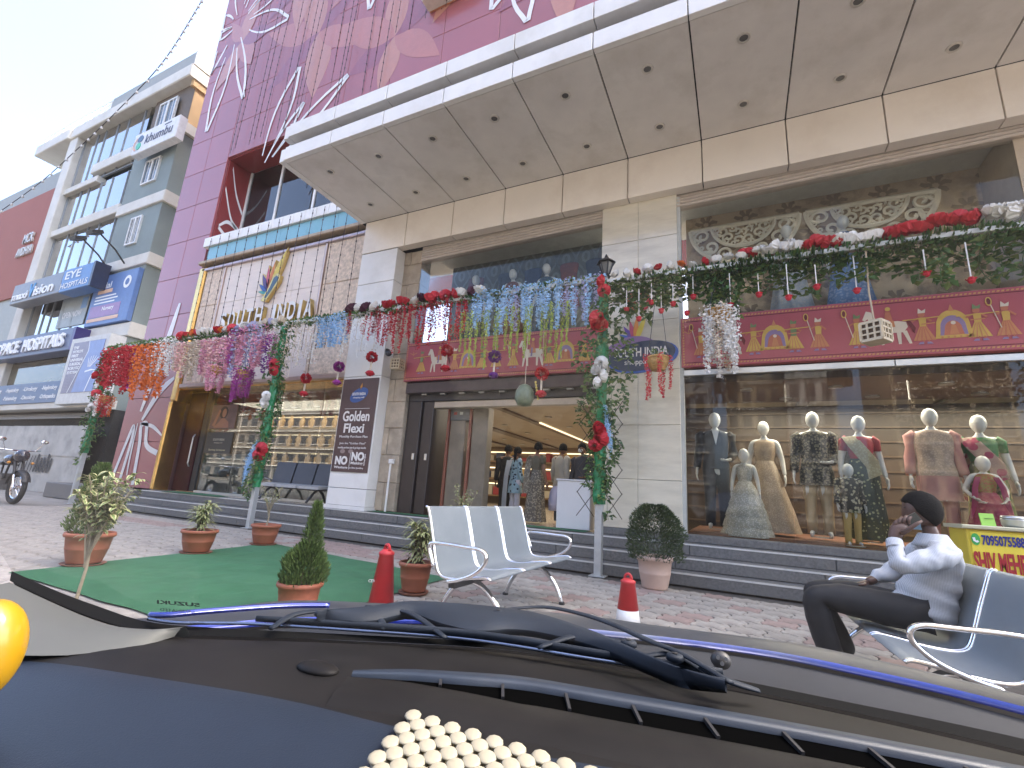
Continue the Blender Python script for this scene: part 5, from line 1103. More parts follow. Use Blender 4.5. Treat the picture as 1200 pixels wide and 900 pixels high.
hp = thing('hanging_pot', 'grey green hanging pot with yellow beads in front of the door header', 'hanging pot', (-3.35, YB, 2.6)); k_ = MB(); k_.smooth = True; k_.lathe([(.0, 2.62), (.12, 2.64), (.17, 2.75), (.16, 2.9), (.10, 2.99), (.04, 3.02)], 14, (-3.35, YB, 0)); k_.build('pot_body', mat('jade_glaze', (.16, .19, .12), .35, var=.3, scale=12, bump=.4, bscale=40), hp)
MB().tube([(-3.35, YB, 3.02), (-3.35, YB, 4.8)], .006, 4).build('cord', PETAL['cream'], hp); bb = MB()
for k in range(7): bb.ell((-3.15 + .01 * k, YB, 3.05 - k * .05), (.022, .022, .025), 6, 4)
bb.build('bead', PETAL['yellow'], hp)

# ================================================================ POTTED PLANTS
TERRA = mat('terracotta', (.33, .105, .055), .6, var=.14, scale=5, stain=(.27, .10, .06), sscale=4); SOIL = mat('soil', (.05, .035, .025), .95, var=.4, scale=30, bump=.8, bscale=60)
PBEI = mat('beige_pot', (.56, .40, .32), .5, var=.08)
def pot(t, x, y, R, H, m=TERRA, saucer=True):
    k = MB(); k.smooth = True; zb = .035 if saucer else 0
    k.lathe([(R * .66, zb), (R * .70, zb + H * .06), (R * .84, zb + H * .45), (R * .86, zb + H * .47), (R * .85, zb + H * .5), (R * .92, zb + H * .84), (R * 1.0, zb + H * .86), (R * 1.03, zb + H * .92), (R * 1.0, zb + H), (R * .9, zb + H), (R * .88, zb + H * .9), (R * .5, zb + H * .9)], 28, (x, y, 0)); k.build('pot', m, t)
    s = MB(); s.lathe([(R * .89, zb + H * .905), (0, zb + H * .93)], 20, (x, y, 0)); s.build('soil', SOIL, t)
    if saucer: s = MB(); s.smooth = True; s.lathe([(R * .72, .0), (R * .9, .03), (R * .88, .034), (R * .7, .014), (0, .014)], 24, (x, y, 0)); s.build('saucer', mat('saucer_clay', (.22, .085, .05), .7, var=.2), t)
    return zb + H * .93
def plant(name, label, x, y, R, H, m=TERRA, saucer=True):
    t = thing(name, label, 'potted plant', (x, y, 0), 'pots set out in front of the shop'); return t, pot(t, x, y, R, H, m, saucer)
def foliage_sprays(t, c, shape, n, size, m, seed, name='foliage', up=.8):
    """conifer like sprays filling a crown; shape(h in 0..1) -> radius"""
    r = random.Random(seed); mb = MB(); H = c[3]
    for i in range(n):
        h = r.random() ** .85; a = r.random() * 2 * pi; rr_ = shape(h) * (r.random() ** .35) * (1 + .22 * noise.noise(Vector((cos(a) * 1.5, sin(a) * 1.5, h * 4 + seed))))
        p = Vector((c[0] + rr_ * cos(a), c[1] + rr_ * sin(a), c[2] + h * H)); d = Vector((cos(a) * (1 - up * .6), sin(a) * (1 - up * .6), up + r.uniform(-.35, .3))).normalized()
        u = d.orthogonal().normalized(); u.rotate(Matrix.Rotation(r.random() * 6, 3, d)); s = size * r.uniform(.6, 1.3); mb.m = 1 if r.random() < .3 else 0
        mb.add([p - d * s * .3, p + u * s * .22, p + d * s, p - u * s * .22], [(0, 1, 2, 3)])
    return mb.build(name, m, t)
THU = [mat('thuja_green', (.075, .12, .03), .6, var=.4, scale=9), mat('thuja_light', (.11, .175, .04), .6, var=.3, scale=9)]
BOXG = [mat('box_green', (.035, .06, .02), .55, var=.4, scale=9), mat('box_light', (.065, .10, .03), .55, var=.3, scale=9)]
# E: conical thuja near the hood
t, z = plant('thuja_pot', 'conical green thuja in a wide terracotta pot on the green carpet near the car hood', -3.52, 3.2, .19, .27, saucer=False)
MB().tube([(-3.52, 3.2, z - .03), (-3.5, 3.22, z + .6)], [.014, .006], 6).build('stem', BARK, t)
foliage_sprays(t, (-3.5, 3.2, z - .02, .36), lambda h: .04 + .165 * (sin(pi * min(1, h * .8 + .22)) ** .7), 4200, .034, THU, 3)
foliage_sprays(t, (-3.47, 3.22, z + .18, .52), lambda h: .10 * (1 - h) ** .7 + .02, 2200, .03, THU, 4)
# A: thuja behind the pale shrub
t, z = plant('thuja_pot', 'tall green thuja in a terracotta pot at the left edge of the carpet', -6.98, 3.12, .24, .34)
MB().tube([(-6.98, 3.12, z - .03), (-7.05, 3.12, z + .8)], [.016, .006], 6).build('stem', BARK, t)
foliage_sprays(t, (-7.08, 3.12, z, .82), lambda h: .04 + .19 * (1 - h) ** .65 * min(1, h * 6 + .5), 4200, .04, THU, 6)
# leafy shrubs made of bent leaf blades
VGM = [mat('variegated_green', (.15, .21, .06), .5, var=.3, scale=9), mat('variegated_cream', (.50, .47, .24), .5, var=.15, scale=9)]
def blade(mb, p, d, L, W, droop, r):
    d = Vector(d).normalized(); u = d.cross(Vector((0, 0, 1)));
    if u.length < .05: u = Vector((1, 0, 0))
    u.normalize(); pts = []; q = Vector(p); dd = d.copy()
    for k in range(5): pts.append(q.copy()); q = q + dd * L / 4; dd = (dd + Vector((0, 0, -droop / 4))).normalized()
    wv = (.25, .85, 1.0, .7, .05)
    vs = []
    for k in range(5): w_ = W * wv[k]; vs += [pts[k] - u * w_, pts[k] - u * w_ * .5 + Vector((0, 0, -.08 * W)), pts[k] + u * w_ * .5 + Vector((0, 0, -.08 * W)), pts[k] + u * w_]
    for k in range(4):
        b = k * 4; mb.m = 1; mb.add([vs[b], vs[b + 1], vs[b + 5], vs[b + 4]], [(0, 1, 2, 3)]); mb.add([vs[b + 2], vs[b + 3], vs[b + 7], vs[b + 6]], [(0, 1, 2, 3)]); mb.m = 0; mb.add([vs[b + 1], vs[b + 2], vs[b + 6], vs[b + 5]], [(0, 1, 2, 3)])
def dracaena(label, x, y, R, H, hgt, n, seed, lean=(0, 0)):
    t, z = plant('dracaena_pot', label, x, y, R, H); r = random.Random(seed); st_ = MB(); lf = MB()
    for k in range(5):
        a = k * 1.26 + .3; tip = Vector((x + .07 * cos(a) + lean[0], y + .07 * sin(a) + lean[1], z + hgt * r.uniform(.45, .8))); base = Vector((x + .03 * cos(a), y + .03 * sin(a), z - .02)); st_.tube([base, base.lerp(tip, .6) + Vector((.01, 0, 0)), tip], [.012, .01, .008], 6)
        for i in range(n):
            h = r.random() ** .6; p = base.lerp(tip, h); b = r.random() * 2 * pi; blade(lf, p, (cos(b), sin(b), r.uniform(.4, 1.4)), r.uniform(.15, .25), .014, r.uniform(1.2, 2.4), r)
    st_.build('stem', BARK, t); lf.build('leaves', VGM, t)
dracaena('bushy yellow green dracaena in a terracotta pot at the far edge of the carpet', -7.12, 4.5, .235, .30, .52, 46, 5)
dracaena('drooping yellow green dracaena in a terracotta pot beside the steel bench', -3.26, 4.52, .185, .30, .58, 50, 8, (.03, 0))
def shrub(name, label, x, y, R, H, z1, spread, nb, nl, L, W, seed, withpot=True, trunk=None):
    if withpot: t, z = plant(name, label, x, y, R, H)
    else: t = thing(name, label, 'shrub', (x, y, 0)); z = 0
    r = random.Random(seed); st_ = MB(); lf = MB(); top = Vector(trunk if trunk else (x, y, z + (z1 - z) * .45)); st_.tube([(x, y, z - .03), Vector((x, y, z)).lerp(top, .5) + Vector((.015, .01, 0)), top], [.015, .012, .010], 6)
    for k in range(nb):
        a = r.random() * 2 * pi; e = Vector((top.x + spread * r.uniform(.2, 1) * cos(a), top.y + spread * r.uniform(.2, 1) * sin(a), top.z + (z1 - top.z) * r.uniform(.3, 1))); b0 = Vector((x, y, z)).lerp(top, r.uniform(.5, 1)); m_ = b0.lerp(e, .5) + Vector((0, 0, .05)); st_.tube([b0, m_, e], [.007, .005, .003], 4)
        for i in range(nl):
            h = r.uniform(.35, 1.05); p = b0.lerp(m_, h * 2) if h < .5 else m_.lerp(e, min(h * 2 - 1, 1)); b = r.random() * 2 * pi; blade(lf, p, (cos(b), sin(b), r.uniform(-.2, .9)), L * r.uniform(.7, 1.2), W, r.uniform(.8, 2.2), r)
    st_.build('stem', mat('pale_bark', (.30, .25, .17), .8, var=.25, scale=12), t); lf.build('leaves', VGM, t); return t
shrub('variegated_shrub', 'tall pale variegated fig shrub on a bare stem in front of the left thuja', -4.95, 2.22, 0, 0, 1.12, .30, 34, 13, .10, .021, 12, False, (-4.97, 2.24, .62))
shrub('variegated_shrub', 'sparse twiggy shrub in a terracotta pot at the foot of the middle arch post', -7.4, 5.8, .235, .31, 1.0, .22, 14, 9, .05, .011, 14)
shrub('variegated_shrub', 'sparse cream leaved shrub in a pot on the pavement behind the steel bench', -3.72, 6.2, .2, .3, 1.22, .26, 16, 12, .075, .012, 16)
t, z = plant('box_bush_pot', 'round dark green bush in a beige pot in front of the marble pillar', -1.09, 7.0, .245, .42, PBEI, False)
foliage_sprays(t, (-1.09, 7.0, z - .03, .74), lambda h: .10 + .30 * sin(pi * min(1, h * .75 + .25)) ** .6, 7500, .036, BOXG, 9, up=.5)

# ================================================================ CONES
def cone(label, x, y, H, R, white, seed):
    t = thing('traffic_cone', label, 'cone', (x, y, 0)); CR = mat('cone_red', (.55, .03, .035), .45, var=.12, scale=7, stain=(.42, .05, .05), sscale=5); CWt = mat('cone_white', (.7, .69, .66), .5, var=.1)
    zs = H * .36
    def prof(z): return R * (1 - .56 * z / H)
    k = MB(); k.smooth = True
    if white: k.lathe([(prof(.02), .02), (prof(zs), zs)], 24, (x, y, 0)); k.build('white_band', CWt, t); k = MB(); k.smooth = True
    k.lathe([(prof(zs) if white else prof(.02), zs if white else .02), (prof(H * .84), H * .84), (prof(H * .84) * 1.08, H * .845), (prof(H * .84) * 1.08, H * .88), (prof(H * .9) * .9, H * .9), (prof(H) * .6, H * .93), (0, H * .935)], 24, (x, y, 0)); k.build('cone_body', CR, t)
    hr = prof(H) * .62; MB().tube([(x + hr * cos(a * pi / 8), y - hr * .3 * cos(a * pi / 8), H * .92 + hr * 1.3 * sin(a * pi / 8)) for a in range(9)], .012 if white else .016, 6).build('carry_loop', CR, t)
    MB().lathe([(R * 1.12, 0), (R * 1.12, .02), (R, .022), (0, .022)], 6, (x, y, 0)).build('cone_base', mat('cone_base', (.2, .03, .03), .6), t)
    return t
c1 = cone('plain red cone between the thuja and dracaena pots', -3.0, 3.68, .60, .125, False, 1); text('CENTRAL', (-3.085, 3.572, .27), .15, .026, mat('cone_white', (.7, .69, .66), .5, var=.1), c1, right=Vector((.93, .37, 0)).normalized(), up=(-.0, .21, 1), depth=.003)
cone('red and white cone right of the steel bench', -.97, 4.68, .47, .12, True, 2)

# ================================================================ STEEL BENCHES
PERF = mat('perforated_steel', (.22, .25, .27), .4, .15, var=.06, scale=3, bump=.25, bscale=330, stain=(.26, .29, .31), sscale=2)
def bench(label, x, y, ang):
    """three seat chrome bench: local +x is the way it faces, seats run along local y"""
    t = thing('steel_bench', label, 'bench', (x, y, 0), 'three seat steel benches on the pavement'); t.rotation_euler = (0, 0, ang)
    prof = [(.31, .425), (.27, .44), (.15, .425), (.02, .40), (-.10, .395), (-.17, .42), (-.205, .48), (-.24, .60), (-.28, .74), (-.33, .90), (-.345, .925), (-.36, .93)]
    cv = [Vector((p[0], p[1])) for p in smoothcurve([(a, b) for a, b in prof], 4)]
    for k in range(3):
        y0 = -.89 + k * .6; a = MB(); a.smooth = True
        def off(c, d):
            o = []
            for i, p in enumerate(c):
                tg = (c[min(i + 1, len(c) - 1)] - c[max(i - 1, 0)]).normalized(); o.append(p + Vector((tg.y, -tg.x)) * d)
            return o
        cf, cb = off(cv, -.004), off(cv, .004); a.loft([[(p.x, y0 + .012, p.y) for p in cf], [(p.x, y0 + .3, p.y - .004) for p in cf], [(p.x, y0 + .568, p.y) for p in cf]], closed=False); a.loft([[(p.x, y0 + .012, p.y) for p in cb], [(p.x, y0 + .568, p.y) for p in cb]], closed=False)
        s = link('seat_shell', a.mesh('seat_shell', [PERF]), t)
        for yy in (y0 + .006, y0 + .574):
            e = MB(); e.smooth = True; e.tube([(p.x, yy, p.y) for p in cv], .013, 8); link('chrome_edge', e.mesh('chrome_edge', [CHROME]), s)
    link('crossbeam', MB().box(-.06, .0, -.9, .9, .33, .385).mesh('crossbeam', [mat('bench_black', (.03, .03, .033), .4)]), t)
    for yy in (-.93, .93):
        e = MB(); e.smooth = True; e.tube(smoothcurve([(-.2, yy, .48), (-.255, yy, .63), (-.15, yy, .655), (.1, yy, .65), (.22, yy, .645), (.28, yy, .61), (.27, yy, .54), (.18, yy, .46), (.05, yy, .405), (-.05, yy, .38)], 5), .02, 10, flat=.8); link('armrest', e.mesh('armrest', [CHROME]), t)
    for yy in (-.62, .62):
        e = MB(); e.smooth = True
        e.tube(smoothcurve([(-.03, yy, .35), (.1, yy, .31), (.24, yy, .18), (.31, yy, .03), (.32, yy, .0)], 5), [.026] * 5 + [.024] * 10 + [.02] * 6, 8); e.tube(smoothcurve([(-.03, yy, .35), (-.16, yy, .3), (-.27, yy, .17), (-.33, yy, .03), (-.34, yy, .0)], 5), .022, 8)
        link('leg_frame', e.mesh('leg_frame', [CHROME]), t)
        for xx in (.32, -.34): link('foot', MB().lathe([(.032, 0), (.032, .02), (.02, .03)], 8, (xx, yy, 0)).mesh('foot', [BLACK]), t)
    return t
bench('empty three seat perforated steel bench in the middle of the pavement', -2.13, 4.52, radians(-1)).scale = (1.04, 1.09, 1.05)
bench('steel bench at the right on which a man in a white shirt sits', 1.02, 4.32, radians(183)).scale = (1, 1, .93)
# black visitor bench behind the middle post
vb = thing('waiting_bench', 'black waiting bench with pale seat pads on the landing by the left glass', 'bench', (-10.4, 8.75, .54)); LB = mat('bench_black', (.03, .03, .033), .4); PAD = mat('pale_pad', (.5, .5, .5), .4)
for k in range(3):
    x = -11.1 + k * .78; MB().obox((x, 8.7, .96), ((1, 0, 0), (0, 1, .08), (0, -.08, 1)), (.36, .26, .03)).build('seat_pad', PAD, vb); MB().obox((x, 8.98, 1.25), ((1, 0, 0), (0, 1, -.2), (0, .2, 1)), (.36, .025, .3)).build('back_pad', mat('navy_pad', (.035, .04, .055), .4), vb)
MB().box(-11.55, -9.1, 8.72, 8.78, .87, .92).build('crossbeam', LB, vb)
for x in (-11.2, -9.5): MB().tube(smoothcurve([(x, 8.75, .9), (x, 8.6, .8), (x, 8.42, .58)], 5), .03, 6).tube(smoothcurve([(x, 8.75, .9), (x, 8.9, .8), (x, 9.02, .58)], 5), .03, 6).build('leg_frame', LB, vb)
for x in (-11.5,): MB().tube(smoothcurve([(x, 8.95, 1.05), (x, 8.7, 1.12), (x, 8.5, 1.08), (x, 8.6, .95)], 5), .02, 6).build('armrest', CHROME, vb)

# necklace busts on the lit shelves behind the left glass
k = MB(); k.smooth = True; k.loft([[(rx * cos(a * pi / 6), ry * sin(a * pi / 6) + cy, z) for a in range(12)] for z, rx, ry, cy in ((0, .09, .07, 0), (.03, .08, .06, 0), (.1, .12, .05, 0), (.22, .15, .055, .0), (.28, .12, .05, .01), (.32, .05, .045, .01), (.42, .04, .04, .015), (.44, .02, .02, .015))])
BUST = k.mesh('necklace_bust', [mat('gold_velvet', (.62, .38, .12), .45, var=.2, scale=8)])
for zz_ in (1.55, 2.2, 2.85):
    for i in range(10):
        if fr.random() < .12: continue
        o = link('necklace_bust', BUST, None, (-15.7 + i * .52 + fr.uniform(-.04, .04), 11.35 + fr.uniform(-.05, .05), zz_), (0, 0, fr.uniform(-.2, .2)), fr.uniform(.9, 1.1)); tag(o, 'gold necklace bust on a lit shelf behind the left shop glass', 'display bust', 'gold necklace busts on the lit shelves')

# ================================================================ DOOR FURNITURE AND COUNTER
mg = thing('metal_detector', 'walk through metal detector gate with wooden edged panels in the shop doorway', 'security gate', (-5.35, 9.2, .55)); DG = mat('detector_panel', (.20, .17, .13), .35, var=.25, scale=3); WD = mat('red_wood_edge', (.26, .09, .055), .4)
for x, wd_ in ((-6.0, .46), (-5.42, .46)):
    B(x + .06, x + wd_, 9.0, 9.25, .56, 2.95, .02).build('side_panel', DG, mg); B(x, x + .06, 8.95, 9.28, .56, 2.98, .01).build('wood_edge', WD, mg)
pn = B(-5.94, -5.42, 8.97, 9.26, 2.66, 2.96, .02).build('display_header', mat('detector_grey', (.16, .165, .17), .4), mg)
for k, c in enumerate(((170, 60, 50), (200, 205, 200), (120, 125, 130))): MB().box(-5.84 + k * .16, -5.76 + k * .16, 8.963, 8.97, 2.79, 2.85).build('indicator', cmat(c), pn)
wb = thing('white_desk', 'plain white security desk box at the right side of the doorway', 'desk', (-3.2, 8.6, .55)); B(-3.10, -2.46, 8.52, 8.9, .56, 1.42, .006).build('body', mat('white_laminate', (.72, .72, .74), .35, var=.03), wb); B(-3.12, -2.42, 8.5, 9.0, 1.42, 1.45, .006).build('top', mat('white_laminate', (.72, .72, .74), .35, var=.03), wb)
for i, (x, y) in enumerate(((-6.55, 9.5), (-6.1, 10.2))):
    ch = thing('visitor_chair', ('black visitor chair with chrome arms just inside the dark door leaf', 'grey visitor chair half hidden behind the left detector panel')[i], 'chair', (x, y, .55)); MB().obox((x, y, 1.0), ((1, 0, 0), (0, 1, 0), (0, 0, 1)), (.24, .24, .035)).build('seat', LB, ch); MB().obox((x, y + .24, 1.3), ((1, 0, 0), (0, 1, -.15), (0, .15, 1)), (.24, .03, .28)).build('backrest', mat('navy_pad', (.035, .04, .055), .4), ch)
    for s_ in (-.25, .25): MB().tube([(x + s_, y + .22, 1.2), (x + s_, y - .2, 1.2), (x + s_, y - .22, .95), (x + s_, y + .1, .9), (x + s_, y - .2, .57), (x + s_, y + .22, .57)], .014, 6).build('leg_frame', CHROME, ch)
bl2 = thing('wall_camera', 'small black dome camera on the side of the white column', 'camera', (-7.4, 8.3, 4.15)); k_ = MB(); k_.smooth = True; k_.ell((-7.38, 8.28, 4.17), (.075, .075, .07), 12, 8); k_.build('dome', mat('dark_gloss', (.02, .02, .035), .15, coat=.5), bl2); B(-7.45, -7.40, 8.22, 8.34, 4.2, 4.28, .01).build('bracket', BLACK, bl2)
pp_ = thing('white_pipe', 'short white capped conduit pipe standing by the stone pilaster', 'pipe', (-7.05, 8.42, .55)); MB().tube([(-7.05, 8.42, .55), (-7.05, 8.42, 1.6)], .022, 8).build('pipe', WHITE, pp_); B(-7.09, -6.98, 8.38, 8.46, 1.6, 1.70, .01).build('junction_box', WHITE, pp_)
ct = thing('mehendi_counter', 'yellow SHIV MEHENDI stall counter behind the man at the right', 'counter', (2.9, 5.9, 0)); YEL = mat('stall_yellow', (.66, .50, .035), .45, var=.06)
B(1.79, 4.4, 5.62, 6.0, .1, 1.085, .01).build('box', YEL, ct); B(1.76, 4.44, 5.59, 6.03, 1.085, 1.12, .008).build('counter_top', mat('counter_top', (.52, .49, .33), .25, var=.1), ct)
def sheet(x0, x1, z0, z1, m, d=.004): return B(x0, x1, 5.62 - d, 5.62 - d + .003, z0, z1).build('banner', m, ct)
sheet(1.815, 4.36, .58, 1.06, cmat((238, 216, 70))); sheet(1.83, 4.36, .58, .69, cmat((196, 46, 36)), .006); sheet(1.815, 4.36, .14, .57, cmat((196, 198, 190)))
MB().plate([(1.845 + .03 * cos(a * pi / 8), 1.0 + .05 * sin(a * pi / 8)) for a in range(16)], 5.611, 5.614).build('round_icon', cmat((60, 170, 80)), ct); MB().ribbon([(1.832, 1.015), (1.835, .99), (1.85, .98), (1.86, .988)], .018, 5.608, taper=False).build('icon_print', cmat((240, 240, 240)), ct)
text('7095075588', (1.885, 5.614, .955), .275, .085, cmat((26, 40, 130)), ct, bold=.03); text('SHIV MEHENDI', (1.815, 5.614, .735), .45, .165, cmat((170, 24, 40)), ct, bold=.035); text('We Do Bridal Mehandi', (1.83, 5.612, .61), .38, .055, cmat((240, 232, 220)), ct)
hm = MB()
for k in range(5): hm.ribbon([(2.02 + k * .02, .2), (1.98 + k * .035, .34), (1.96 + k * .05, .44 + .05 * sin(k * .8))], .035, 5.612)
hm.plate([(2.0, .16), (2.12, .16), (2.15, .34), (1.98, .34)], 5.612, 5.614); hm.build('hand_print', cmat((120, 78, 52)), ct)
cd_ = thing('card_stand', 'small green price card leaning on the mehendi counter', 'card', (2.18, 5.8, 1.12)); MB().obox((1.99, 5.75, 1.17), ((1, .1, 0), (-.1, 1, -.3), (0, .3, 1)), (.05, .004, .055)).build('card', cmat((150, 200, 80)), cd_); MB().box(1.97, 2.03, 5.742, 5.745, 1.18, 1.184).build('print_line', cmat((60, 90, 40)), cd_)
bw = thing('steel_bowl', 'stacked steel bowls on the mehendi counter', 'bowl', (2.19, 5.82, 1.12)); k_ = MB(); k_.smooth = True; k_.lathe([(.07, 1.12), (.082, 1.14), (.086, 1.18), (.09, 1.185), (.086, 1.19), (.08, 1.15), (0, 1.15)], 24, (2.19, 5.82, 0)); k_.build('bowl', STEEL, bw); k_ = MB(); k_.smooth = True; k_.lathe([(.08, 1.187), (.086, 1.2), (.08, 1.215), (0, 1.22)], 24, (2.19, 5.82, 0)); k_.build('lid', STEEL, bw)
# ================================================================ FIGURES
def skin_mesh(name, V, E, mats, sub=2, root=0, wob=0, wsc=12, folds=None):
    """V: list of (position, radius or (rx, ry)); E: edges. One continuous tapered skin."""
    me = bpy.data.meshes.new('tmp'); me.from_pydata([tuple(v[0]) for v in V], E, []); o = bpy.data.objects.new('tmp', me); COL.objects.link(o)
    m = o.modifiers.new('s', 'SKIN'); m.use_smooth_shade = True; m.branch_smoothing = .6
    sv = me.skin_vertices[0].data
    for i, v in enumerate(V):
        r = v[1]; sv[i].radius = r if hasattr(r, '__len__') else (r, r); sv[i].use_root = (i == root)
    s = o.modifiers.new('d', 'SUBSURF'); s.levels = sub; s.render_levels = sub
    dg = bpy.context.evaluated_depsgraph_get(); out = bpy.data.meshes.new_from_object(o.evaluated_get(dg)); bpy.data.objects.remove(o); bpy.data.meshes.remove(me)
    out.name = name
    if wob:
        nn = [v.normal.copy() for v in out.vertices]
        for v, n in zip(out.vertices, nn):
            c = v.co; k = noise.noise(c * wsc) + .6 * noise.noise(c * wsc * 2.3)
            if folds: k += folds(c)
            v.co = c + n * k * wob
    out.materials.clear()
    for mm in (mats if isinstance(mats, (list, tuple)) else [mats]): out.materials.append(mm)
    for p in out.polygons: p.use_smooth = True; p.material_index = 0
    return out
def join_mesh(me, mb, mat_index=0):
    """append an MB to a mesh so that the body stays one mesh"""
    bm = bmesh.new(); bm.from_mesh(me); vs = [bm.verts.new(v) for v in mb.v]
    for f, sm in zip(mb.f, mb.sm):
        try: q = bm.faces.new([vs[i] for i in f]); q.smooth = True; q.material_index = mat_index
        except ValueError: pass
    bm.to_mesh(me); bm.free(); return me
def head_mb(c, h, face=True, yaw=0.0, tilt=0.0, nose=True):
    """head of an h tall figure centred at c, looking along -y turned by yaw"""
    mb = MB(); mb.smooth = True; R = .064 * h; secs = []; N = 18
    for i in range(13):
        t = -1 + 2 * i / 12; q = math.sqrt(max(1 - t * t, 0)) ; q = max(q, .02)
        wx = .76 * R * q * (1 - (.16 if t < 0 else 0) * abs(t)); wy = .95 * R * q * (1 - (.1 if t < 0 else -.03) * abs(t)); oy = -.10 * R * (1 if t < -.2 else 0) * abs(t)
        ring = []
        for j in range(N):
            a = 2 * pi * j / N; x, y = wx * cos(a), wy * sin(a) + oy
            if nose and abs(cos(a)) < .25 and sin(a) < 0 and -.45 < t < .1: y -= .16 * R * (1 - abs(t + .22) / .35)
            if nose and abs(abs(cos(a)) - .42) < .16 and sin(a) < 0 and -.02 < t < .3: y += .07 * R
            ring.append((x, y, t * R * 1.12))
        secs.append(ring)
    mb.loft(secs)
    if face:
        for s_ in (-1, 1): mb.ell((s_ * .74 * R, .08 * R, -.05 * R), (.08 * R, .16 * R, .22 * R), 8, 6)
    cy, sy, ct_, st_ = cos(yaw), sin(yaw), cos(tilt), sin(tilt)
    out = []
    for p in mb.v:
        y = p[1] * ct_ - p[2] * st_; z = p[1] * st_ + p[2] * ct_; x = p[0]
        out.append((c[0] + x * cy - y * sy, c[1] + x * sy + y * cy, c[2] + z))
    mb.v = out; return mb
def hand_mb(w, tip, side, h, curl=.5, facing=(0, -1, 0)):
    """palm and five fingers from wrist point w toward tip"""
    mb = MB(); mb.smooth = True; w = Vector(w); d = (Vector(tip) - w).normalized(); f = Vector(facing); u = (f - d * f.dot(d)).normalized(); n = d.cross(u) * side
    L = .056 * h
    mb.loft([[w + d * t + u * ru * cos(a * pi / 4) + n * rn * sin(a * pi / 4) for a in range(8)] for t, ru, rn in ((-.004 * h, .013 * h, .010 * h), (.02 * h, .021 * h, .011 * h), (.048 * h, .024 * h, .009 * h), (.052 * h, .02 * h, .006 * h))])
    for k in range(4):
        b = w + d * .047 * h + u * (.018 - .012 * k) * h; l = L * (.85, 1.0, .93, .72)[k]; mb.tube([b, b + d * l * .45 - n * 0 + n * l * .08 * curl, b + d * l * .8 + n * l * .3 * curl, b + d * l * .95 + n * l * .6 * curl], [.0056 * h, .0052 * h, .0045 * h, .003 * h], 6)
    b = w + d * .014 * h + u * .018 * h; mb.tube([b, b + (d * .6 + u * .7) * .025 * h, b + (d * .95 + u * .55) * .042 * h + n * .006 * h], [.0075 * h, .0065 * h, .004 * h], 6)
    return mb
def body_mesh(name, h, m, arms, legs=None, headyaw=0, headtilt=0, face=True, nose=True, child=False, fem=True):
    """standing body facing -y; arms: {side: (elbow, wrist, tip)} in units of h"""
    k = 1.0
    sw = .098 if fem else .115; hw = .052 if fem else .05
    V = [((0, 0, .53), (.075, .055)), ((0, 0, .62), (.058 if fem else .066, .046)), ((0, .004, .74), (.075, .052)), ((0, .01, .815), (.05, .04)), ((0, .006, .85), .026), ((0, 0, .875), .026)]
    E = [(0, 1), (1, 2), (2, 3), (3, 4), (4, 5)]
    legs = legs or {s: ((s * hw, 0, .49), (s * .054, -.012, .28), (s * .056, .012, .045), (s * .066, -.065, .018)) for s in (-1, 1)}
    for s_ in (-1, 1):
        b = len(V); V += [((s_ * sw, .012, .80), .034), (arms[s_][0], .024), (arms[s_][1], .016)]; E += [(3, b), (b, b + 1), (b + 1, b + 2)]
        b = len(V); V += [(legs[s_][0], .058), (legs[s_][1], .036), (legs[s_][2], .022), (legs[s_][3], (.02, .014))]; E += [(0, b), (b, b + 1), (b + 1, b + 2), (b + 2, b + 3)]
    V = [(Vector(p) * h, (tuple(q * h for q in r) if hasattr(r, '__len__') else r * h)) for p, r in V]
    me = skin_mesh(name, V, E, m, 2)
    join_mesh(me, head_mb((0, -.012 * h, .93 * h), h * (1.25 if child else 1), face, headyaw, headtilt, nose))
    for s_ in (-1, 1): join_mesh(me, hand_mb(Vector(arms[s_][1]) * h, Vector(arms[s_][2]) * h, s_, h, .5))
    return me
def gar(prof, n=40, folds=0, amp=0, seed=1, close=False, h=1.0, grow=True):
    """garment loft: prof = [(z, rx, ry, cx, cy)] times h; folds deepen downward"""
    mb = MB(); mb.smooth = True; secs = []; K = len(prof)
    for i, (z, rx, ry, *c) in enumerate(prof):
        cx, cy = (c + [0, 0])[:2]; ring = []
        for j in range(n):
            a = 2 * pi * j / n; f = 1 + amp * (i / (K - 1) if grow else 1) * (sin(folds * a + seed + .5 * sin(3 * a)) + .4 * noise.noise(Vector((cos(a) * 2, sin(a) * 2, z * 5 + seed)))); f += .02 * noise.noise(Vector((cos(a) * 3, sin(a) * 3, z * 9 + seed)))
            ring.append(((cx + rx * f * cos(a)) * h, (cy + ry * f * sin(a)) * h, z * h))
        secs.append(ring)
    mb.loft(secs, caps=close); return mb
def dense(prof, k=4):
    P = [tuple(list(p) + [0] * (5 - len(p))) for p in prof]; return [tuple(v) for v in [list(x) for x in _cr(P, k)]]
def _cr(P, n):
    out = []
    for i in range(len(P) - 1):
        a, b, c, d = P[max(i - 1, 0)], P[i], P[i + 1], P[min(i + 2, len(P) - 1)]
        for q in range(n):
            t = q / n; out.append([.5 * (2 * b[j] + (c[j] - a[j]) * t + (2 * a[j] - 5 * b[j] + 4 * c[j] - d[j]) * t * t + (3 * b[j] - a[j] - 3 * c[j] + d[j]) * t ** 3) for j in range(5)])
    out.append(list(P[-1])); return out
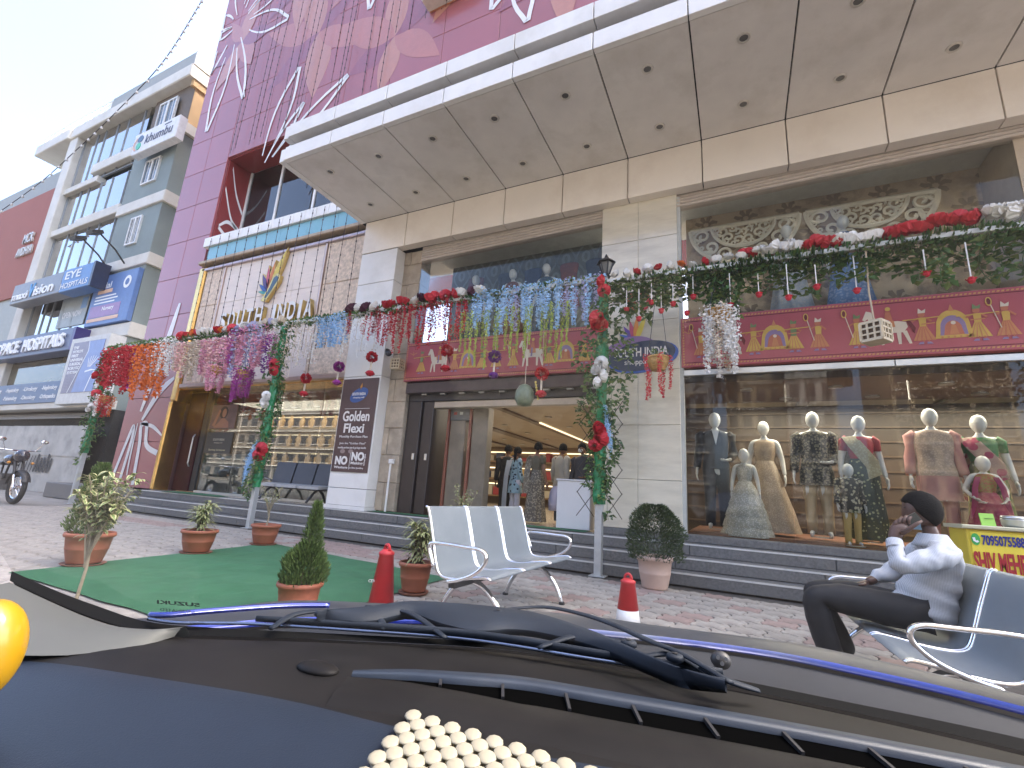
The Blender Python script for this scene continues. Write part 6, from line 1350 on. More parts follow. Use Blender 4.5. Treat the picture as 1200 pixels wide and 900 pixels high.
def sleeves(arms, h, r0, r1, upto=2, fem=True):
    mb = MB(); mb.smooth = True; sw = .098 if fem else .115
    for s_ in (-1, 1):
        a = Vector((s_ * sw * .8, .012, .808)) * h; e = Vector(arms[s_][0]) * h; w_ = Vector(arms[s_][1]) * h
        if upto == 2: mb.tube([a, Vector((s_ * sw * 1.06, .012, .79)) * h, a.lerp(e, .55), e, e.lerp(w_, .5), e.lerp(w_, .93)], [.04 * h, r0 * 1.12 * h, r0 * h, (r0 * .6 + r1 * .4) * h, r1 * 1.05 * h, r1 * h], 12)
        else: mb.tube([a, Vector((s_ * sw * 1.06, .012, .79)) * h, a.lerp(e, upto)], [.038 * h, r0 * 1.1 * h, r0 * h], 12)
    return mb
def trousers(h, r0, r1, legs=None, top=.56):
    mb = MB(); mb.smooth = True
    for s_ in (-1, 1): mb.loft([[(s_ * cx * h + rx * h * cos(a * pi / 8), cy * h + rx * h * sin(a * pi / 8) * .95 + .004 * h * sin(z * 60 + a), z * h) for a in range(16)] for z, cx, cy, rx in ((.03, .056, .008, r1), (.1, .056, .006, r1), (.2, .055, 0, r1 * 1.1), (.28, .054, -.01, r1 * 1.15), (.38, .052, 0, (r0 + r1) / 2 * 1.05), (.48, .05, 0, r0), (.54, .045, 0, r0))])
    mb.lathe([(.08 * h, .5 * h), (.086 * h, .54 * h), (.075 * h, top * h + .03 * h)], 20, (0, 0, 0), 'z', 1, .74); return mb
def sash(pts, wd, h, thick=.004):
    """cloth band through points (position, side direction)"""
    mb = MB(); mb.smooth = True; secs = []
    for p, d in pts:
        p = Vector(p) * h; d = Vector(d).normalized() * wd * h / 2; n_ = 6; secs.append([p - d + d * 2 * i / n_ + Vector((0, -.006 * h * (i % 2), 0)) for i in range(n_ + 1)])
    mb.loft(secs, closed=False); return mb
def add(mb, name, m, parent, label=None):
    o = link(name, mb.mesh(name, m), parent)
    if label: o['label'] = label
    return o
ARMS_DOWN = {s: ((s * .135, .03, .635), (s * .15, -.01, .50), (s * .155, -.03, .44)) for s in (-1, 1)}
ARMS_BENT = {-1: ((-.14, .03, .64), (-.155, -.02, .5), (-.16, -.03, .44)), 1: ((.145, .03, .64), (.105, -.10, .58), (.06, -.14, .57))}
ARMS_HIP = {s: ((s * .17, .03, .66), (s * .125, -.075, .56), (s * .09, -.11, .53)) for s in (-1, 1)}
MANQ = mat('mannequin_white', (.66, .66, .65), .3, var=.03)
def cloth(name, c, c2=None, scale=14, rough=.7, thr=.52, metal=0):
    """fabric with a woven motif in a second colour"""
    if name in MATS: return MATS[name]
    m = bpy.data.materials.new(name); m.use_nodes = True; MATS[name] = m; n = m.node_tree.nodes; L = m.node_tree.links; p = n['Principled BSDF']; p.inputs['Roughness'].default_value = rough; p.inputs['Metallic'].default_value = metal
    tc = n.new('ShaderNodeTexCoord'); vo = n.new('ShaderNodeTexVoronoi'); vo.inputs['Scale'].default_value = scale; L.new(tc.outputs['Object'], vo.inputs['Vector'])
    mr = n.new('ShaderNodeMapRange'); mr.inputs[1].default_value = thr * .8; mr.inputs[2].default_value = thr * .85; L.new(vo.outputs['Distance'], mr.inputs[0])
    nz = n.new('ShaderNodeTexNoise'); nz.inputs['Scale'].default_value = 9; L.new(tc.outputs['Object'], nz.inputs['Vector'])
    mx = n.new('ShaderNodeMixRGB'); mx.inputs[1].default_value = (*(c2 or c), 1); mx.inputs[2].default_value = (*c, 1); L.new(mr.outputs[0], mx.inputs[0])
    m2 = n.new('ShaderNodeMixRGB'); m2.blend_type = 'MULTIPLY'; m2.inputs[0].default_value = .45; L.new(mx.outputs[0], m2.inputs[1]); L.new(nz.outputs['Fac'], m2.inputs[2]); L.new(m2.outputs[0], p.inputs['Base Color'])
    return m
TORSO_M = [(.835, .055, .042), (.82, .085, .055), (.79, .112, .064), (.72, .112, .074), (.63, .098, .07), (.56, .105, .078), (.5, .112, .084)]
TORSO_F = [(.825, .05, .04), (.80, .088, .056), (.75, .092, .066), (.70, .085, .066), (.62, .066, .056)]
MG = 'mannequins dressed in the display window'
def mannequin(label, x, y, z, h, ang=0, arms=None, fem=False, child=False):
    t = thing('mannequin', label, 'mannequin', (x, y, z), MG); t.rotation_euler = (0, 0, ang); arms = arms or ARMS_DOWN
    link('body', body_mesh('body', h, MANQ, arms, face=False, nose=False, child=child, fem=fem), t); MB_ = MB(); MB_.lathe([(.16, 0), (.16, .012), (0, .014)], 16); add(MB_, 'base_disc', STEEL, t); return t, arms
def saree(t, arms, h, blouse, cl, pal, border=None, dirn=1):
    add(gar(dense(TORSO_F), 32, h=h), 'blouse', blouse, t); add(sleeves(arms, h, .036, .03, .55), 'blouse_sleeve', blouse, t)
    add(gar(dense([(.645, .074, .06), (.58, .092, .076), (.5, .112, .09), (.38, .115, .095), (.2, .13, .11), (.02, .15, .13)]), 60, 11, .055, 2, h=h), 'saree', cl, t)
    add(sash([((.06 * dirn, -.09, .5), (1, 0, .5)), ((.05 * dirn, -.085, .6), (1, 0, .6)), ((-.0, -.078, .68), (1, 0, .5)), ((-.05 * dirn, -.068, .76), (1, 0, .4)), ((-.078 * dirn, -.03, .825), (1, 0, .1)), ((-.085 * dirn, .05, .79), (1, 0, 0)), ((-.09 * dirn, .085, .6), (1, 0, 0)), ((-.09 * dirn, .09, .35), (1, 0, 0))], .10, h), 'pallu', pal, t)
def kurta(t, arms, h, c, vest=None, hem=.3, pants=None, slim=False):
    add(gar(dense(TORSO_M[:-1] + [(.5, .118, .088), (.4, .122, .09), (hem, .13, .094)]), 40, 7, .02, 1, h=h), 'kurta', c, t); add(sleeves(arms, h, .042, .032, 2, False), 'sleeve', c, t)
    if vest: add(gar(dense([(z, rx * 1.05, ry * 1.07) for z, rx, ry in TORSO_M[:-1]] + [(.5, .12, .092)]), 40, h=h), 'waistcoat', vest, t)
    if pants: add(trousers(h, .062, .036), 'trousers', pants, t)
# the display window, from left to right
ZP = .74
t, a = mannequin('mannequin in a dark navy suit with white shirt, leftmost in the window', -.36, 9.25, ZP, 2.06, .1, ARMS_BENT)
NV = cloth('navy_suiting', (.007, .009, .016), (.012, .014, .022), 30); add(gar(dense(TORSO_M), 40, h=2.07), 'suit_jacket', NV, t); add(sleeves(a, 2.06, .043, .03, 2, False), 'sleeve', NV, t); add(trousers(2.06, .062, .04), 'trousers', NV, t)
k = MB(); k.add([(-.06, -.145, 1.72), (.06, -.145, 1.72), (0, -.165, 1.45)], [(0, 1, 2)]); add(k, 'shirt_front', mat('shirt_white', (.7, .7, .7), .6), t)
t, a = mannequin('child size mannequin in a tiered silver white frock in front of the suit', .09, 9.0, .68, 1.42, 0, ARMS_DOWN, True, True)
FR = cloth('silver_frock', (.48, .46, .40), (.70, .68, .62), 42, .5); add(gar(dense(TORSO_F), 32, h=1.42), 'bodice', FR, t)
for k_i, (z0, z1, r0, r1) in enumerate(((.63, .47, .07, .15), (.50, .35, .13, .19), (.38, .22, .17, .225), (.25, .10, .205, .255), (.13, .0, .23, .285))): add(gar(dense([(z0, r0, r0 * .9), ((z0 + z1) / 2, (r0 + r1) / 2 * 1.03, (r0 + r1) / 2), (z1, r1, r1 * .92)]), 60, 13, .035, k_i, h=1.42), 'frock_tier', FR, t)
t, a = mannequin('mannequin in a gold beaded ball gown behind the white frock', .44, 9.6, ZP, 1.95, -.1, ARMS_DOWN, True)
GG = cloth('gold_gown', (.36, .26, .18), (.52, .40, .28), 60, .45); add(gar(dense(TORSO_F), 32, h=1.95), 'bodice', GG, t); add(gar(dense([(.63, .07, .06), (.55, .1, .09), (.4, .14, .13), (.2, .2, .18), (.01, .25, .23)]), 60, 9, .04, 3, h=1.95), 'gown_skirt', GG, t)
t, a = mannequin('mannequin in a black patterned sherwani over beige trousers', 1.17, 9.3, ZP, 2.06, -.1, ARMS_BENT)
kurta(t, a, 2.06, cloth('black_brocade', (.008, .008, .007), (.19, .17, .11), 26), None, .42, mat('beige_trouser', (.42, .30, .16), .7))
t, a = mannequin('mannequin in a dark green spotted saree with red blouse and cream pallu', 1.76, 9.1, ZP, 1.95, .05, ARMS_DOWN, True)
saree(t, a, 1.95, mat('red_blouse', (.38, .012, .03), .6), cloth('green_spotted', (.004, .018, .008), (.42, .42, .22), 17, .6, .34), cloth('cream_pallu', (.50, .42, .25), (.62, .55, .36), 30), dirn=1)
t, a = mannequin('child mannequin in a black and cream top with gold dhoti trousers', 1.52, 8.85, .68, 1.2, .2, ARMS_DOWN, False, True)
kurta(t, a, 1.2, cloth('black_cream_top', (.008, .008, .008), (.5, .45, .32), 20), None, .44, mat('gold_dhoti', (.46, .32, .12), .6))
t, a = mannequin('mannequin in a pink kurta with a pale embroidered waistcoat', 2.68, 9.15, ZP, 2.06, -.1, ARMS_DOWN)
kurta(t, a, 2.06, mat('rose_kurta', (.50, .235, .215), .7, var=.1), cloth('embroidered_cream', (.50, .37, .29), (.62, .46, .38), 34), .33, mat('rose_kurta', (.50, .235, .215), .7, var=.1))
t, a = mannequin('mannequin in a green and gold saree with pink border at the right end', 3.25, 9.2, ZP, 1.96, -.15, ARMS_DOWN, True)
saree(t, a, 1.96, mat('green_blouse', (.03, .17, .05), .6), cloth('olive_gold', (.12, .16, .03), (.45, .33, .12), 13), cloth('blush_pallu', (.52, .33, .27), (.45, .05, .12), 8), dirn=1)
t, a = mannequin('child mannequin in a crimson lehenga with gold blouse, hands on hips', 3.12, 8.9, .72, 1.32, .0, ARMS_HIP, True, True)
add(gar(dense(TORSO_F), 32, h=1.32), 'blouse', cloth('gold_blouse', (.36, .24, .04), (.5, .08, .05), 40), t); add(gar(dense([(.63, .075, .06), (.5, .13, .11), (.3, .18, .15), (.02, .23, .2)]), 60, 10, .05, 3, h=1.32), 'lehenga', cloth('crimson_silk', (.38, .012, .07), (.44, .05, .1), 20), t)
for s_ in (-1, 1): add(sash([((s_ * .07, -.06, .79), (1, 0, 0)), ((s_ * .11, -.07, .68), (1, 0, 0)), ((s_ * .13, -.06, .5), (1, 0, 0)), ((s_ * .15, -.05, .35), (1, 0, 0))], .05, 1.32), 'dupatta', mat('crimson_dupatta', (.36, .012, .10), .6), t)
# first floor display
for i, (x, lab, hgt) in enumerate(((-5.75, 'left white mannequin in the dark first floor window over the door', 1.95), (-4.72, 'middle white mannequin in the dark first floor window over the door', 1.95), (-3.85, 'right white mannequin in the dark first floor window over the door', 1.95), (.98, 'cream headed mannequin under the left lattice panel', 1.85), (1.85, 'cream headed mannequin under the right lattice panel', 1.85), (-12.4, 'white mannequin in a blue gown in the recessed first floor window', 2.0))):
    y = 9.3 if x > -7 else 11.2; zb = 4.45 if x > -7 else 8.95
    if x > 0: y = 9.1; zb = 4.43
    t = thing('mannequin', lab, 'mannequin', (x, y, zb), 'mannequins on the first floor'); link('body', body_mesh('body', hgt, MANQ, ARMS_DOWN, face=False, nose=False), t)
    c = (cloth('slate_gown', (.10, .12, .13), (.2, .2, .2), 20), cloth('rust_gown', (.22, .06, .04), (.3, .12, .08), 20), cloth('teal_gown', (.04, .10, .16), (.1, .16, .2), 20), cloth('mist_gown', (.42, .46, .5), (.5, .5, .5), 20), cloth('sky_gown', (.16, .28, .5), (.3, .4, .6), 20), cloth('blue_gown', (.03, .09, .26), (.06, .16, .36), 16))[i]
    add(gar(dense(TORSO_F), 32, h=hgt), 'bodice', c, t); add(gar(dense([(.64, .07, .06), (.5, .12, .1), (.3, .15, .13), (.0, .2, .18)]), 50, 9, .05, i, h=hgt), 'gown_skirt', c, t)
for i, (x, c) in enumerate(((-6.1, (.14, .03, .035)), (-5.2, (.05, .07, .11)), (-4.45, (.03, .06, .16)), (-3.5, (.26, .07, .04)), (-2.85, (.05, .07, .12)))):
    t = thing('hanging_garment', ('maroon garment on the wall left of the dark first floor window', 'grey blue garment on the wall right of the left mannequin', 'blue garment on the wall behind the middle mannequin', 'rust orange garment on the wall behind the right mannequin', 'navy garment on the wall at the right end of the dark first floor window')[i], 'garment', (x, 9.85, 5.4), 'garments hung on the first floor wall')
    g_ = gar(dense([(1.45, .10, .03), (1.4, .24, .05), (1.1, .2, .05), (.7, .22, .05), (.3, .3, .06)]), 30, 6, .05, i); g_.v = [(p[0], p[1], p[2] - .3 + .1) for p in g_.v]; add(g_, 'garment', mat('garment_%d' % i, c, .7, var=.3, scale=10), t)
# ---- customers and staff at the door
SKIN_B = mat('brown_skin', (.19, .095, .06), .5, var=.08, scale=8); HAIR = mat('black_hair', (.004, .0036, .0036), .75, var=.5, scale=60, bump=.5, bscale=160, spec=.15)
def hair_cap(h, bun=False, yaw=0, longh=False, short=True):
    mb = MB(); mb.smooth = True; R = .064 * h; secs = []
    for i in range(9):
        t = (-.55 if not short else -.35) + (1.6 if not short else 1.4) * i / 8; t = min(t, 1.05); q = math.sqrt(max(1.12 - t * t, .002)); ring = []
        for j in range(18):
            a = 2 * pi * j / 18; fr_ = max(0, -sin(a)); z = t * R * 1.12 + fr_ * (.75 * R if t < .5 else .1 * R) * max(0, 1 - max(t, 0)); q2 = math.sqrt(max(1.13 - (z / (R * 1.12)) ** 2, .002))
            ring.append((.82 * R * q2 * cos(a), 1.02 * R * q2 * sin(a), z))
        secs.append(ring)
    mb.loft(secs, caps=True)
    if bun: mb.ell((0, 1.15 * R, -.25 * R), (.42 * R, .4 * R, .42 * R), 12, 8)
    if longh: mb.tube([(0, .9 * R, -.2 * R), (0, 1.1 * R, -1.2 * R), (.0, 1.0 * R, -3.2 * R)], [.4 * R, .3 * R, .12 * R], 8)
    c, s_ = cos(yaw), sin(yaw); mb.v = [(p[0] * c - p[1] * s_, p[0] * s_ + p[1] * c - .012 * h, p[2] + .93 * h) for p in mb.v]; return mb
def customer(label, x, y, h, ang, arms, fem, yaw=0, **hk):
    t = thing('person', label, 'person', (x, y, .545), 'customers and staff at the shop door'); t.rotation_euler = (0, 0, ang); link('body', body_mesh('body', h, SKIN_B, arms, headyaw=yaw, fem=fem), t); add(hair_cap(h, yaw=yaw, **hk), 'hair', HAIR, t); return t
t = customer('woman in a grey gold saree seen from behind, red cloth at her waist', -3.92, 9.45, 1.70, radians(165), ARMS_DOWN, True, .5, bun=True)
saree(t, ARMS_DOWN, 1.70, mat('olive_blouse', (.10, .09, .06), .6), cloth('grey_gold_saree', (.13, .11, .085), (.34, .30, .22), 28, .5), cloth('grey_gold_pallu', (.19, .165, .12), (.34, .3, .22), 22, .5), dirn=-1)
k = MB(); k.smooth = True; k.ell((.10 * 1.7, .03, .60 * 1.7), (.07, .07, .05), 10, 6); add(k, 'red_cloth', mat('red_cloth', (.42, .03, .06), .7), t)
t = customer('woman with a pale blue patterned dupatta and white trousers beside the detector', -4.55, 9.75, 1.62, radians(150), ARMS_BENT, True, .4, longh=True)
add(gar(dense(TORSO_F[:-1] + [(.6, .085, .07), (.5, .1, .085), (.36, .115, .095)]), 36, 6, .03, 2, h=1.62), 'tunic', cloth('sky_print', (.34, .52, .62), (.03, .05, .08), 13, .7, .42), t); add(sleeves(ARMS_BENT, 1.62, .034, .028), 'sleeve', cloth('sky_print', (.34, .52, .62), (.03, .05, .08), 13, .7, .42), t); add(trousers(1.62, .058, .036), 'trousers', mat('lavender_white', (.50, .50, .58), .7), t)
add(sash([((.085, -.04, .80), (1, .2, 0)), ((.09, .06, .81), (1, .2, 0)), ((.1, .095, .6), (1, 0, 0)), ((.11, .10, .35), (1, 0, 0)), ((.11, .10, .14), (1, 0, 0))], .11, 1.62), 'dupatta', mat('pale_dupatta', (.46, .52, .60), .7), t)
t = customer('guard in a pale shirt and blue trousers standing behind the saree woman', -3.55, 10.0, 1.74, radians(150), ARMS_DOWN, False, .6)
kurta(t, ARMS_DOWN, 1.74, mat('pale_uniform', (.42, .42, .40), .7), None, .47, mat('slate_trouser', (.05, .07, .10), .7))
t = customer('man in a black outfit left of the woman with the blue dupatta', -4.95, 10.1, 1.70, radians(200), ARMS_DOWN, False, -.3)
kurta(t, ARMS_DOWN, 1.70, cloth('black_check', (.015, .015, .016), (.03, .03, .03), 20), None, .45, mat('black_trouser', (.012, .012, .013), .7))
t = customer('man in a dark suit and face mask behind the white desk looking down', -3.0, 9.75, 1.72, radians(-10), ARMS_BENT, False, .2)
kurta(t, ARMS_BENT, 1.72, mat('dark_suit', (.022, .024, .035), .6), None, .46, mat('black_trouser', (.012, .012, .013), .7)); k = MB(); k.smooth = True; k.ell((0, -.105, .905 * 1.72), (.06, .04, .045), 10, 6); add(k, 'face_mask', mat('mask_white', (.6, .62, .64), .7), t)
MB().box(-.02, .02, -.15, -.142, 1.0, 1.36)
sb = thing('shopping_bag', 'pale lilac carrier bag held low by the guard beside the desk', 'bag', (-3.52, 9.6, 1.15)); k = MB(); k.smooth = True; k.loft([[(-3.50 + sx * w_, 9.55 + sy * .05, z) for sx, sy in ((-1, -1), (0, -1.2), (1, -1), (1, 1), (0, 1.1), (-1, 1))] for z, w_ in ((.82, .13), (1.0, .145), (1.2, .12), (1.32, .06))]); k.build('bag_body', mat('lilac_bag', (.45, .45, .60), .5), sb)
MB().tube([(-3.54, 9.55, 1.3), (-3.52, 9.55, 1.38), (-3.47, 9.55, 1.3)], .006, 5).build('bag_handle', mat('lilac_bag', (.45, .45, .60), .5), sb)

# ---- the man on the right bench
mn = thing('person', 'seated man in a white checked shirt and black trousers talking on a phone', 'person', (1.08, 4.32, 0))
DSK = mat('dark_skin', (.095, .047, .032), .45, var=.12, scale=10)
YC = 4.32
neck0 = (1.205, YC, 1.005); SHN = (1.205, YC - .20, .955); SHF = (1.19, YC + .20, .955)
ELN, WRN = (.92, YC - .30, .825), (.935, YC - .19, .985); ELF, WRF = (1.0, YC + .29, .74), (.82, YC + .16, .66)
V = [((1.10, YC, .50), (.11, .10)), ((1.14, YC, .66), (.10, .085)), ((1.19, YC, .84), (.11, .085)), (neck0, (.045, .045)), ((1.185, YC, 1.075), .052), ((1.17, YC, 1.12), .052),
     ((1.2, YC - .17, .90), .036), (ELN, .040), (WRN, .030), ((1.19, YC + .17, .90), .036), (ELF, .040), (WRF, .030),
     ((1.04, YC - .10, .50), .075), ((.47, YC - .15, .575), .055), ((.56, YC - .16, .12), .040), ((.44, YC - .16, .05), (.045, .03)),
     ((1.04, YC + .10, .50), .075), ((.47, YC + .14, .575), .055), ((.62, YC + .15, .12), .040), ((.50, YC + .15, .05), (.045, .03))]
E = [(0, 1), (1, 2), (2, 3), (3, 4), (4, 5), (3, 6), (6, 7), (7, 8), (3, 9), (9, 10), (10, 11), (0, 12), (12, 13), (13, 14), (14, 15), (0, 16), (16, 17), (17, 18), (18, 19)]
bm_ = skin_mesh('body', V, E, DSK, 2)
HC = Vector((1.15, YC + .005, 1.205)); YAW = radians(-106)       # looks to the left of the picture, a little away
hm_ = head_mb(HC, 1.68, True, YAW, .10); join_mesh(bm_, hm_)
# near hand: palm beside the cheek, fingers wrapped over the far edge of the phone, thumb on its back
w_ = Vector(WRN); hd = MB(); hd.smooth = True
pal = [w_, w_ + Vector((.012, .012, .035)), w_ + Vector((.03, .02, .075)), w_ + Vector((.045, .028, .10))]
hd.loft([[p + Vector((cos(a * pi / 5) * rx, sin(a * pi / 5) * ry, 0)) for a in range(10)] for p, rx, ry in zip(pal, (.026, .034, .040, .034), (.024, .024, .022, .017))])
kn = pal[3]
for k, (dx, L) in enumerate(((.030, .082), (.010, .090), (-.011, .085), (-.030, .068))):
    b = kn + Vector((dx, -.004, -.006 - .006 * k)); hd.tube([b, b + Vector((.004, -.008, L * .38)), b + Vector((.022, .012, L * .56)), b + Vector((.045, .035, L * .5)), b + Vector((.058, .045, L * .35))], [.0105, .010, .009, .008, .006], 8)
b = w_ + Vector((.035, -.012, .045)); hd.tube([b, b + Vector((.03, -.02, .028)), b + Vector((.062, -.022, .055)), b + Vector((.09, -.016, .075))], [.0125, .0115, .010, .007], 8)
hd.v = [tuple(w_ + (Vector(p) - w_) * 1.22) for p in hd.v]; join_mesh(bm_, hd)
join_mesh(bm_, hand_mb(WRF, Vector(WRF) + Vector((-.12, -.04, -.04)), 1, 1.68, .5, (0, -1, 0)))
link('body', bm_, mn, (-1.08, -4.32, 0))
def rel(mb): mb.v = [(p[0] - 1.08, p[1] - 4.32, p[2]) for p in mb.v]; return mb
# hair: grows from a hairline that drops from the forehead over the temples to the nape
hr_ = MB(); hr_.smooth = True; R = .064 * 1.68; NA = 40; rows = 14
def hairline(a):
    f = -sin(a)                                  # 1 at the forehead, -1 at the nape
    if f > .5: return .40
    if f > .12: return .40 - (.5 - f) / .38 * .62     # temple and sideburn in front of the ear
    if f > -.12: return -.22 + (.12 - f) * .5          # over the ear
    return -.42 - (-.12 - f) * .5
secs = []
for i in range(rows):
    ring = []
    for j in range(NA):
        a = 2 * pi * j / NA; z0 = hairline(a); t = z0 + (1.07 - z0) * (i / (rows - 1)) ** .85; q = math.sqrt(max(1.17 - t * t, .004)); puff = (.05 if i == 0 else 1) * (1 + .05 * noise.noise(Vector((cos(a) * 6, sin(a) * 6, t * 9))) + .03 * noise.noise(Vector((cos(a) * 15, sin(a) * 15, t * 22)))); lift_ = 1.0 if i else .93
        k_ = (1.0 + .05 * noise.noise(Vector((cos(a) * 7, sin(a) * 7, t * 10)))) * lift_
        ring.append((.80 * R * q * cos(a) * k_, 1.02 * R * q * sin(a) * k_ + .03 * R, t * R * 1.16))
    secs.append(ring)
hr_.loft(secs, caps=True); c, s_ = cos(YAW), sin(YAW); hr_.v = [(HC.x + p[0] * c - p[1] * s_, HC.y + p[0] * s_ + p[1] * c, HC.z + p[2]) for p in hr_.v]; add(rel(hr_), 'hair', HAIR, mn)
# mask pulled under the chin, ear loop
k = MB(); k.smooth = True; fwd = Vector((sin(YAW), -cos(YAW), 0)); sd_ = Vector((cos(YAW), sin(YAW), 0))
k.loft([[HC + fwd * (r_ * cos(radians(a))) + sd_ * (r_ * .9 * sin(radians(a))) + Vector((0, 0, z)) for a in range(-85, 86, 17)] for z, r_ in ((-.135, .055), (-.115, .085), (-.085, .098), (-.062, .102))], closed=False); add(rel(k), 'face_mask', mat('mask_blue', (.30, .48, .62), .7, var=.08), mn)
k = MB(); k.tube([HC + fwd * .05 - sd_ * .088 + Vector((0, 0, -.07)), HC - fwd * .0 - sd_ * .098 + Vector((0, 0, -.02)), HC - fwd * .02 - sd_ * .09 + Vector((0, 0, .03))], .0022, 4); add(rel(k), 'mask_loop', mat('mask_white', (.6, .62, .64), .7), mn)
for s2 in (-1, 1):
    k = MB(); k.ell(HC + fwd * .083 + sd_ * s2 * .034 + Vector((0, 0, .012)), (.010, .010, .006), 8, 6); add(rel(k), 'eye', mat('eye_dark', (.05, .04, .035), .3), mn)
k = MB(); k.tube([HC + fwd * .1 - sd_ * .022 + Vector((0, 0, -.05)), HC + fwd * .105 + Vector((0, 0, -.052)), HC + fwd * .1 + sd_ * .022 + Vector((0, 0, -.05))], .006, 6); add(rel(k), 'mouth', mat('lip', (.12, .04, .035), .5), mn)
# shirt: one continuous cloth surface over trunk and arms
def shirt_mat():
    m = mat('checked_shirt', (.60, .62, .65), .8, var=.06, scale=5); n = m.node_tree.nodes; L = m.node_tree.links; p = n['Principled BSDF']; src = p.inputs['Base Color'].links[0].from_socket; tc = n.new('ShaderNodeTexCoord')
    for ax, sc_ in (('X', 42), ('Z', 42)):
        wv = n.new('ShaderNodeTexWave'); wv.bands_direction = ax; wv.inputs['Scale'].default_value = sc_; wv.inputs['Distortion'].default_value = 1.2; wv.inputs['Detail Scale'].default_value = .5; L.new(tc.outputs['Object'], wv.inputs['Vector']); mr = n.new('ShaderNodeMapRange'); mr.inputs[1].default_value = .75; mr.inputs[2].default_value = .95; mr.inputs[3].default_value = 1; mr.inputs[4].default_value = .62; L.new(wv.outputs['Fac'], mr.inputs[0]); vm = n.new('ShaderNodeVectorMath'); vm.operation = 'SCALE'; L.new(src, vm.inputs[0]); L.new(mr.outputs[0], vm.inputs['Scale']); src = vm.outputs[0]
    L.new(src, p.inputs['Base Color']); return m
SHIRT = shirt_mat()
V2 = [((1.06, YC, .485), (.20, .20)), ((1.11, YC, .60), (.20, .185)), ((1.185, YC, .80), (.195, .16)), ((1.215, YC, .93), (.165, .115)), ((1.20, YC, 1.01), (.10, .09)),
      ((1.215, YC - .205, .94), .095), ((1.06, YC - .27, .88), .068), (ELN, .070), ((.926, YC - .24, .91), .06), ((.934, YC - .192, .978), .05),
      ((1.20, YC + .205, .94), .095), (ELF, .064), ((.85, YC + .18, .675), .045)]
E2 = [(0, 1), (1, 2), (2, 3), (3, 4), (3, 5), (5, 6), (6, 7), (7, 8), (8, 9), (3, 10), (10, 11), (11, 12)]
fold = lambda c: .9 * sin(c.x * 60 - c.z * 45 + 3 * noise.noise(c * 8)) * max(0, 1 - abs(c.y - 4.06) / .12) + 1.3 * sin(c.z * 55 + c.x * 26 + 2.2 * noise.noise(c * 7)) * max(0, 1 - abs(c.z - .66) / .2)
link('shirt', skin_mesh('shirt', V2, E2, SHIRT, 3, 0, .009, 10, fold), mn, (-1.08, -4.32, 0))
k = MB(); k.smooth = True; k.lathe([(.083, 1.0), (.078, 1.025), (.072, 1.05), (.08, 1.045), (.105, .995), (.125, .965)], 20, (1.195, YC, 0)); add(rel(k), 'collar', SHIRT, mn)
k = MB(); k.smooth = True; wd = (Vector(WRN) - Vector(ELN)).normalized(); k.tube([Vector(WRN) - wd * .055, Vector(WRN) - wd * .03, Vector(WRN) + wd * .004], [.05, .049, .047], 14, caps=False); add(rel(k), 'cuff', SHIRT, mn)
V3 = [((1.14, YC, .55), (.12, .12)), ((.95, YC - .105, .525), .125), ((.72, YC - .13, .56), .112), ((.44, YC - .15, .575), .098), ((.48, YC - .155, .36), .088), ((.54, YC - .16, .12), .08),
      ((.95, YC + .105, .525), .125), ((.72, YC + .13, .56), .108), ((.46, YC + .15, .57), .094), ((.56, YC + .155, .36), .094), ((.66, YC + .16, .12), .094)]
E3 = [(0, 1), (1, 2), (2, 3), (3, 4), (4, 5), (0, 6), (6, 7), (7, 8), (8, 9), (9, 10)]
link('trousers', skin_mesh('trousers', V3, E3, mat('charcoal_trouser', (.006, .006, .008), .75, var=.25, scale=12), 3, 0, .006, 9), mn, (-1.08, -4.32, 0))
for yy, xx in ((YC - .16, .47), (YC + .15, .53)):
    k = MB(); k.smooth = True; k.ell((xx, yy, .05), (.13, .05, .045), 14, 8); add(rel(k), 'shoe', mat('brown_shoe', (.10, .055, .035), .5), mn)
ph = thing('phone', 'grey smartphone held to the ear of the seated man', 'phone', (1.03, 4.17, 1.11)); px_ = Vector((.80, -.12, .58)).normalized(); pn_ = Vector((.12, -.97, -.2)); pn_ = (pn_ - px_ * pn_.dot(px_)).normalized(); pu_ = pn_.cross(px_)
MB().obox((1.035, 4.178, 1.115), (px_, pu_, pn_), (.075, .036, .0042)).build('case', mat('phone_grey', (.10, .10, .085), .25), ph); MB().obox((1.075, 4.172, 1.155), (px_, pu_, pn_), (.014, .012, .0056)).build('camera_bump', BLACK, ph); MB().obox((1.035, 4.1785, 1.115), (px_, pu_, pn_), (.0755, .0365, .0022)).build('edge_frame', STEEL, ph)
# ================================================================ THE CAR AROUND THE CAMERA
car = thing('car', 'blue car seen from inside: dark dashboard, black wipers and dusty bonnet', 'car', (-.3, .6, .8))
DASH = mat('dash_plastic', (.011, .0102, .010), .5, var=.25, scale=7, stain=(.014, .013, .0125), sscale=14, bump=.07, bscale=900, spec=.12)
DASH2 = mat('dash_sky_tint', (.014, .020, .032), .40, var=.12, scale=9, bump=.10, bscale=700, spec=.2)  # blue tint stands for sky reflected in the same plastic
TRIM = mat('grey_pillar_trim', (.075, .078, .073), .6, var=.06, scale=6)
PAINT = mat('blue_car_paint', (.006, .022, .26), .18, .35, var=.1, coat=1.0, stain=(.10, .11, .14), sscale=3)
HOODM = mat('dusty_bonnet', (.024, .028, .036), .36, 0, var=.18, scale=5, stain=(.045, .046, .048), sscale=9)
COWL = mat('cowl_plastic', (.008, .010, .014), .6, var=.2, scale=8); WIP = mat('wiper_black', (.010, .015, .024), .62, var=.25, scale=20, spec=.25)
def sm3(pts, n=6): return [Vector(p) for p in smoothcurve(pts, n)]
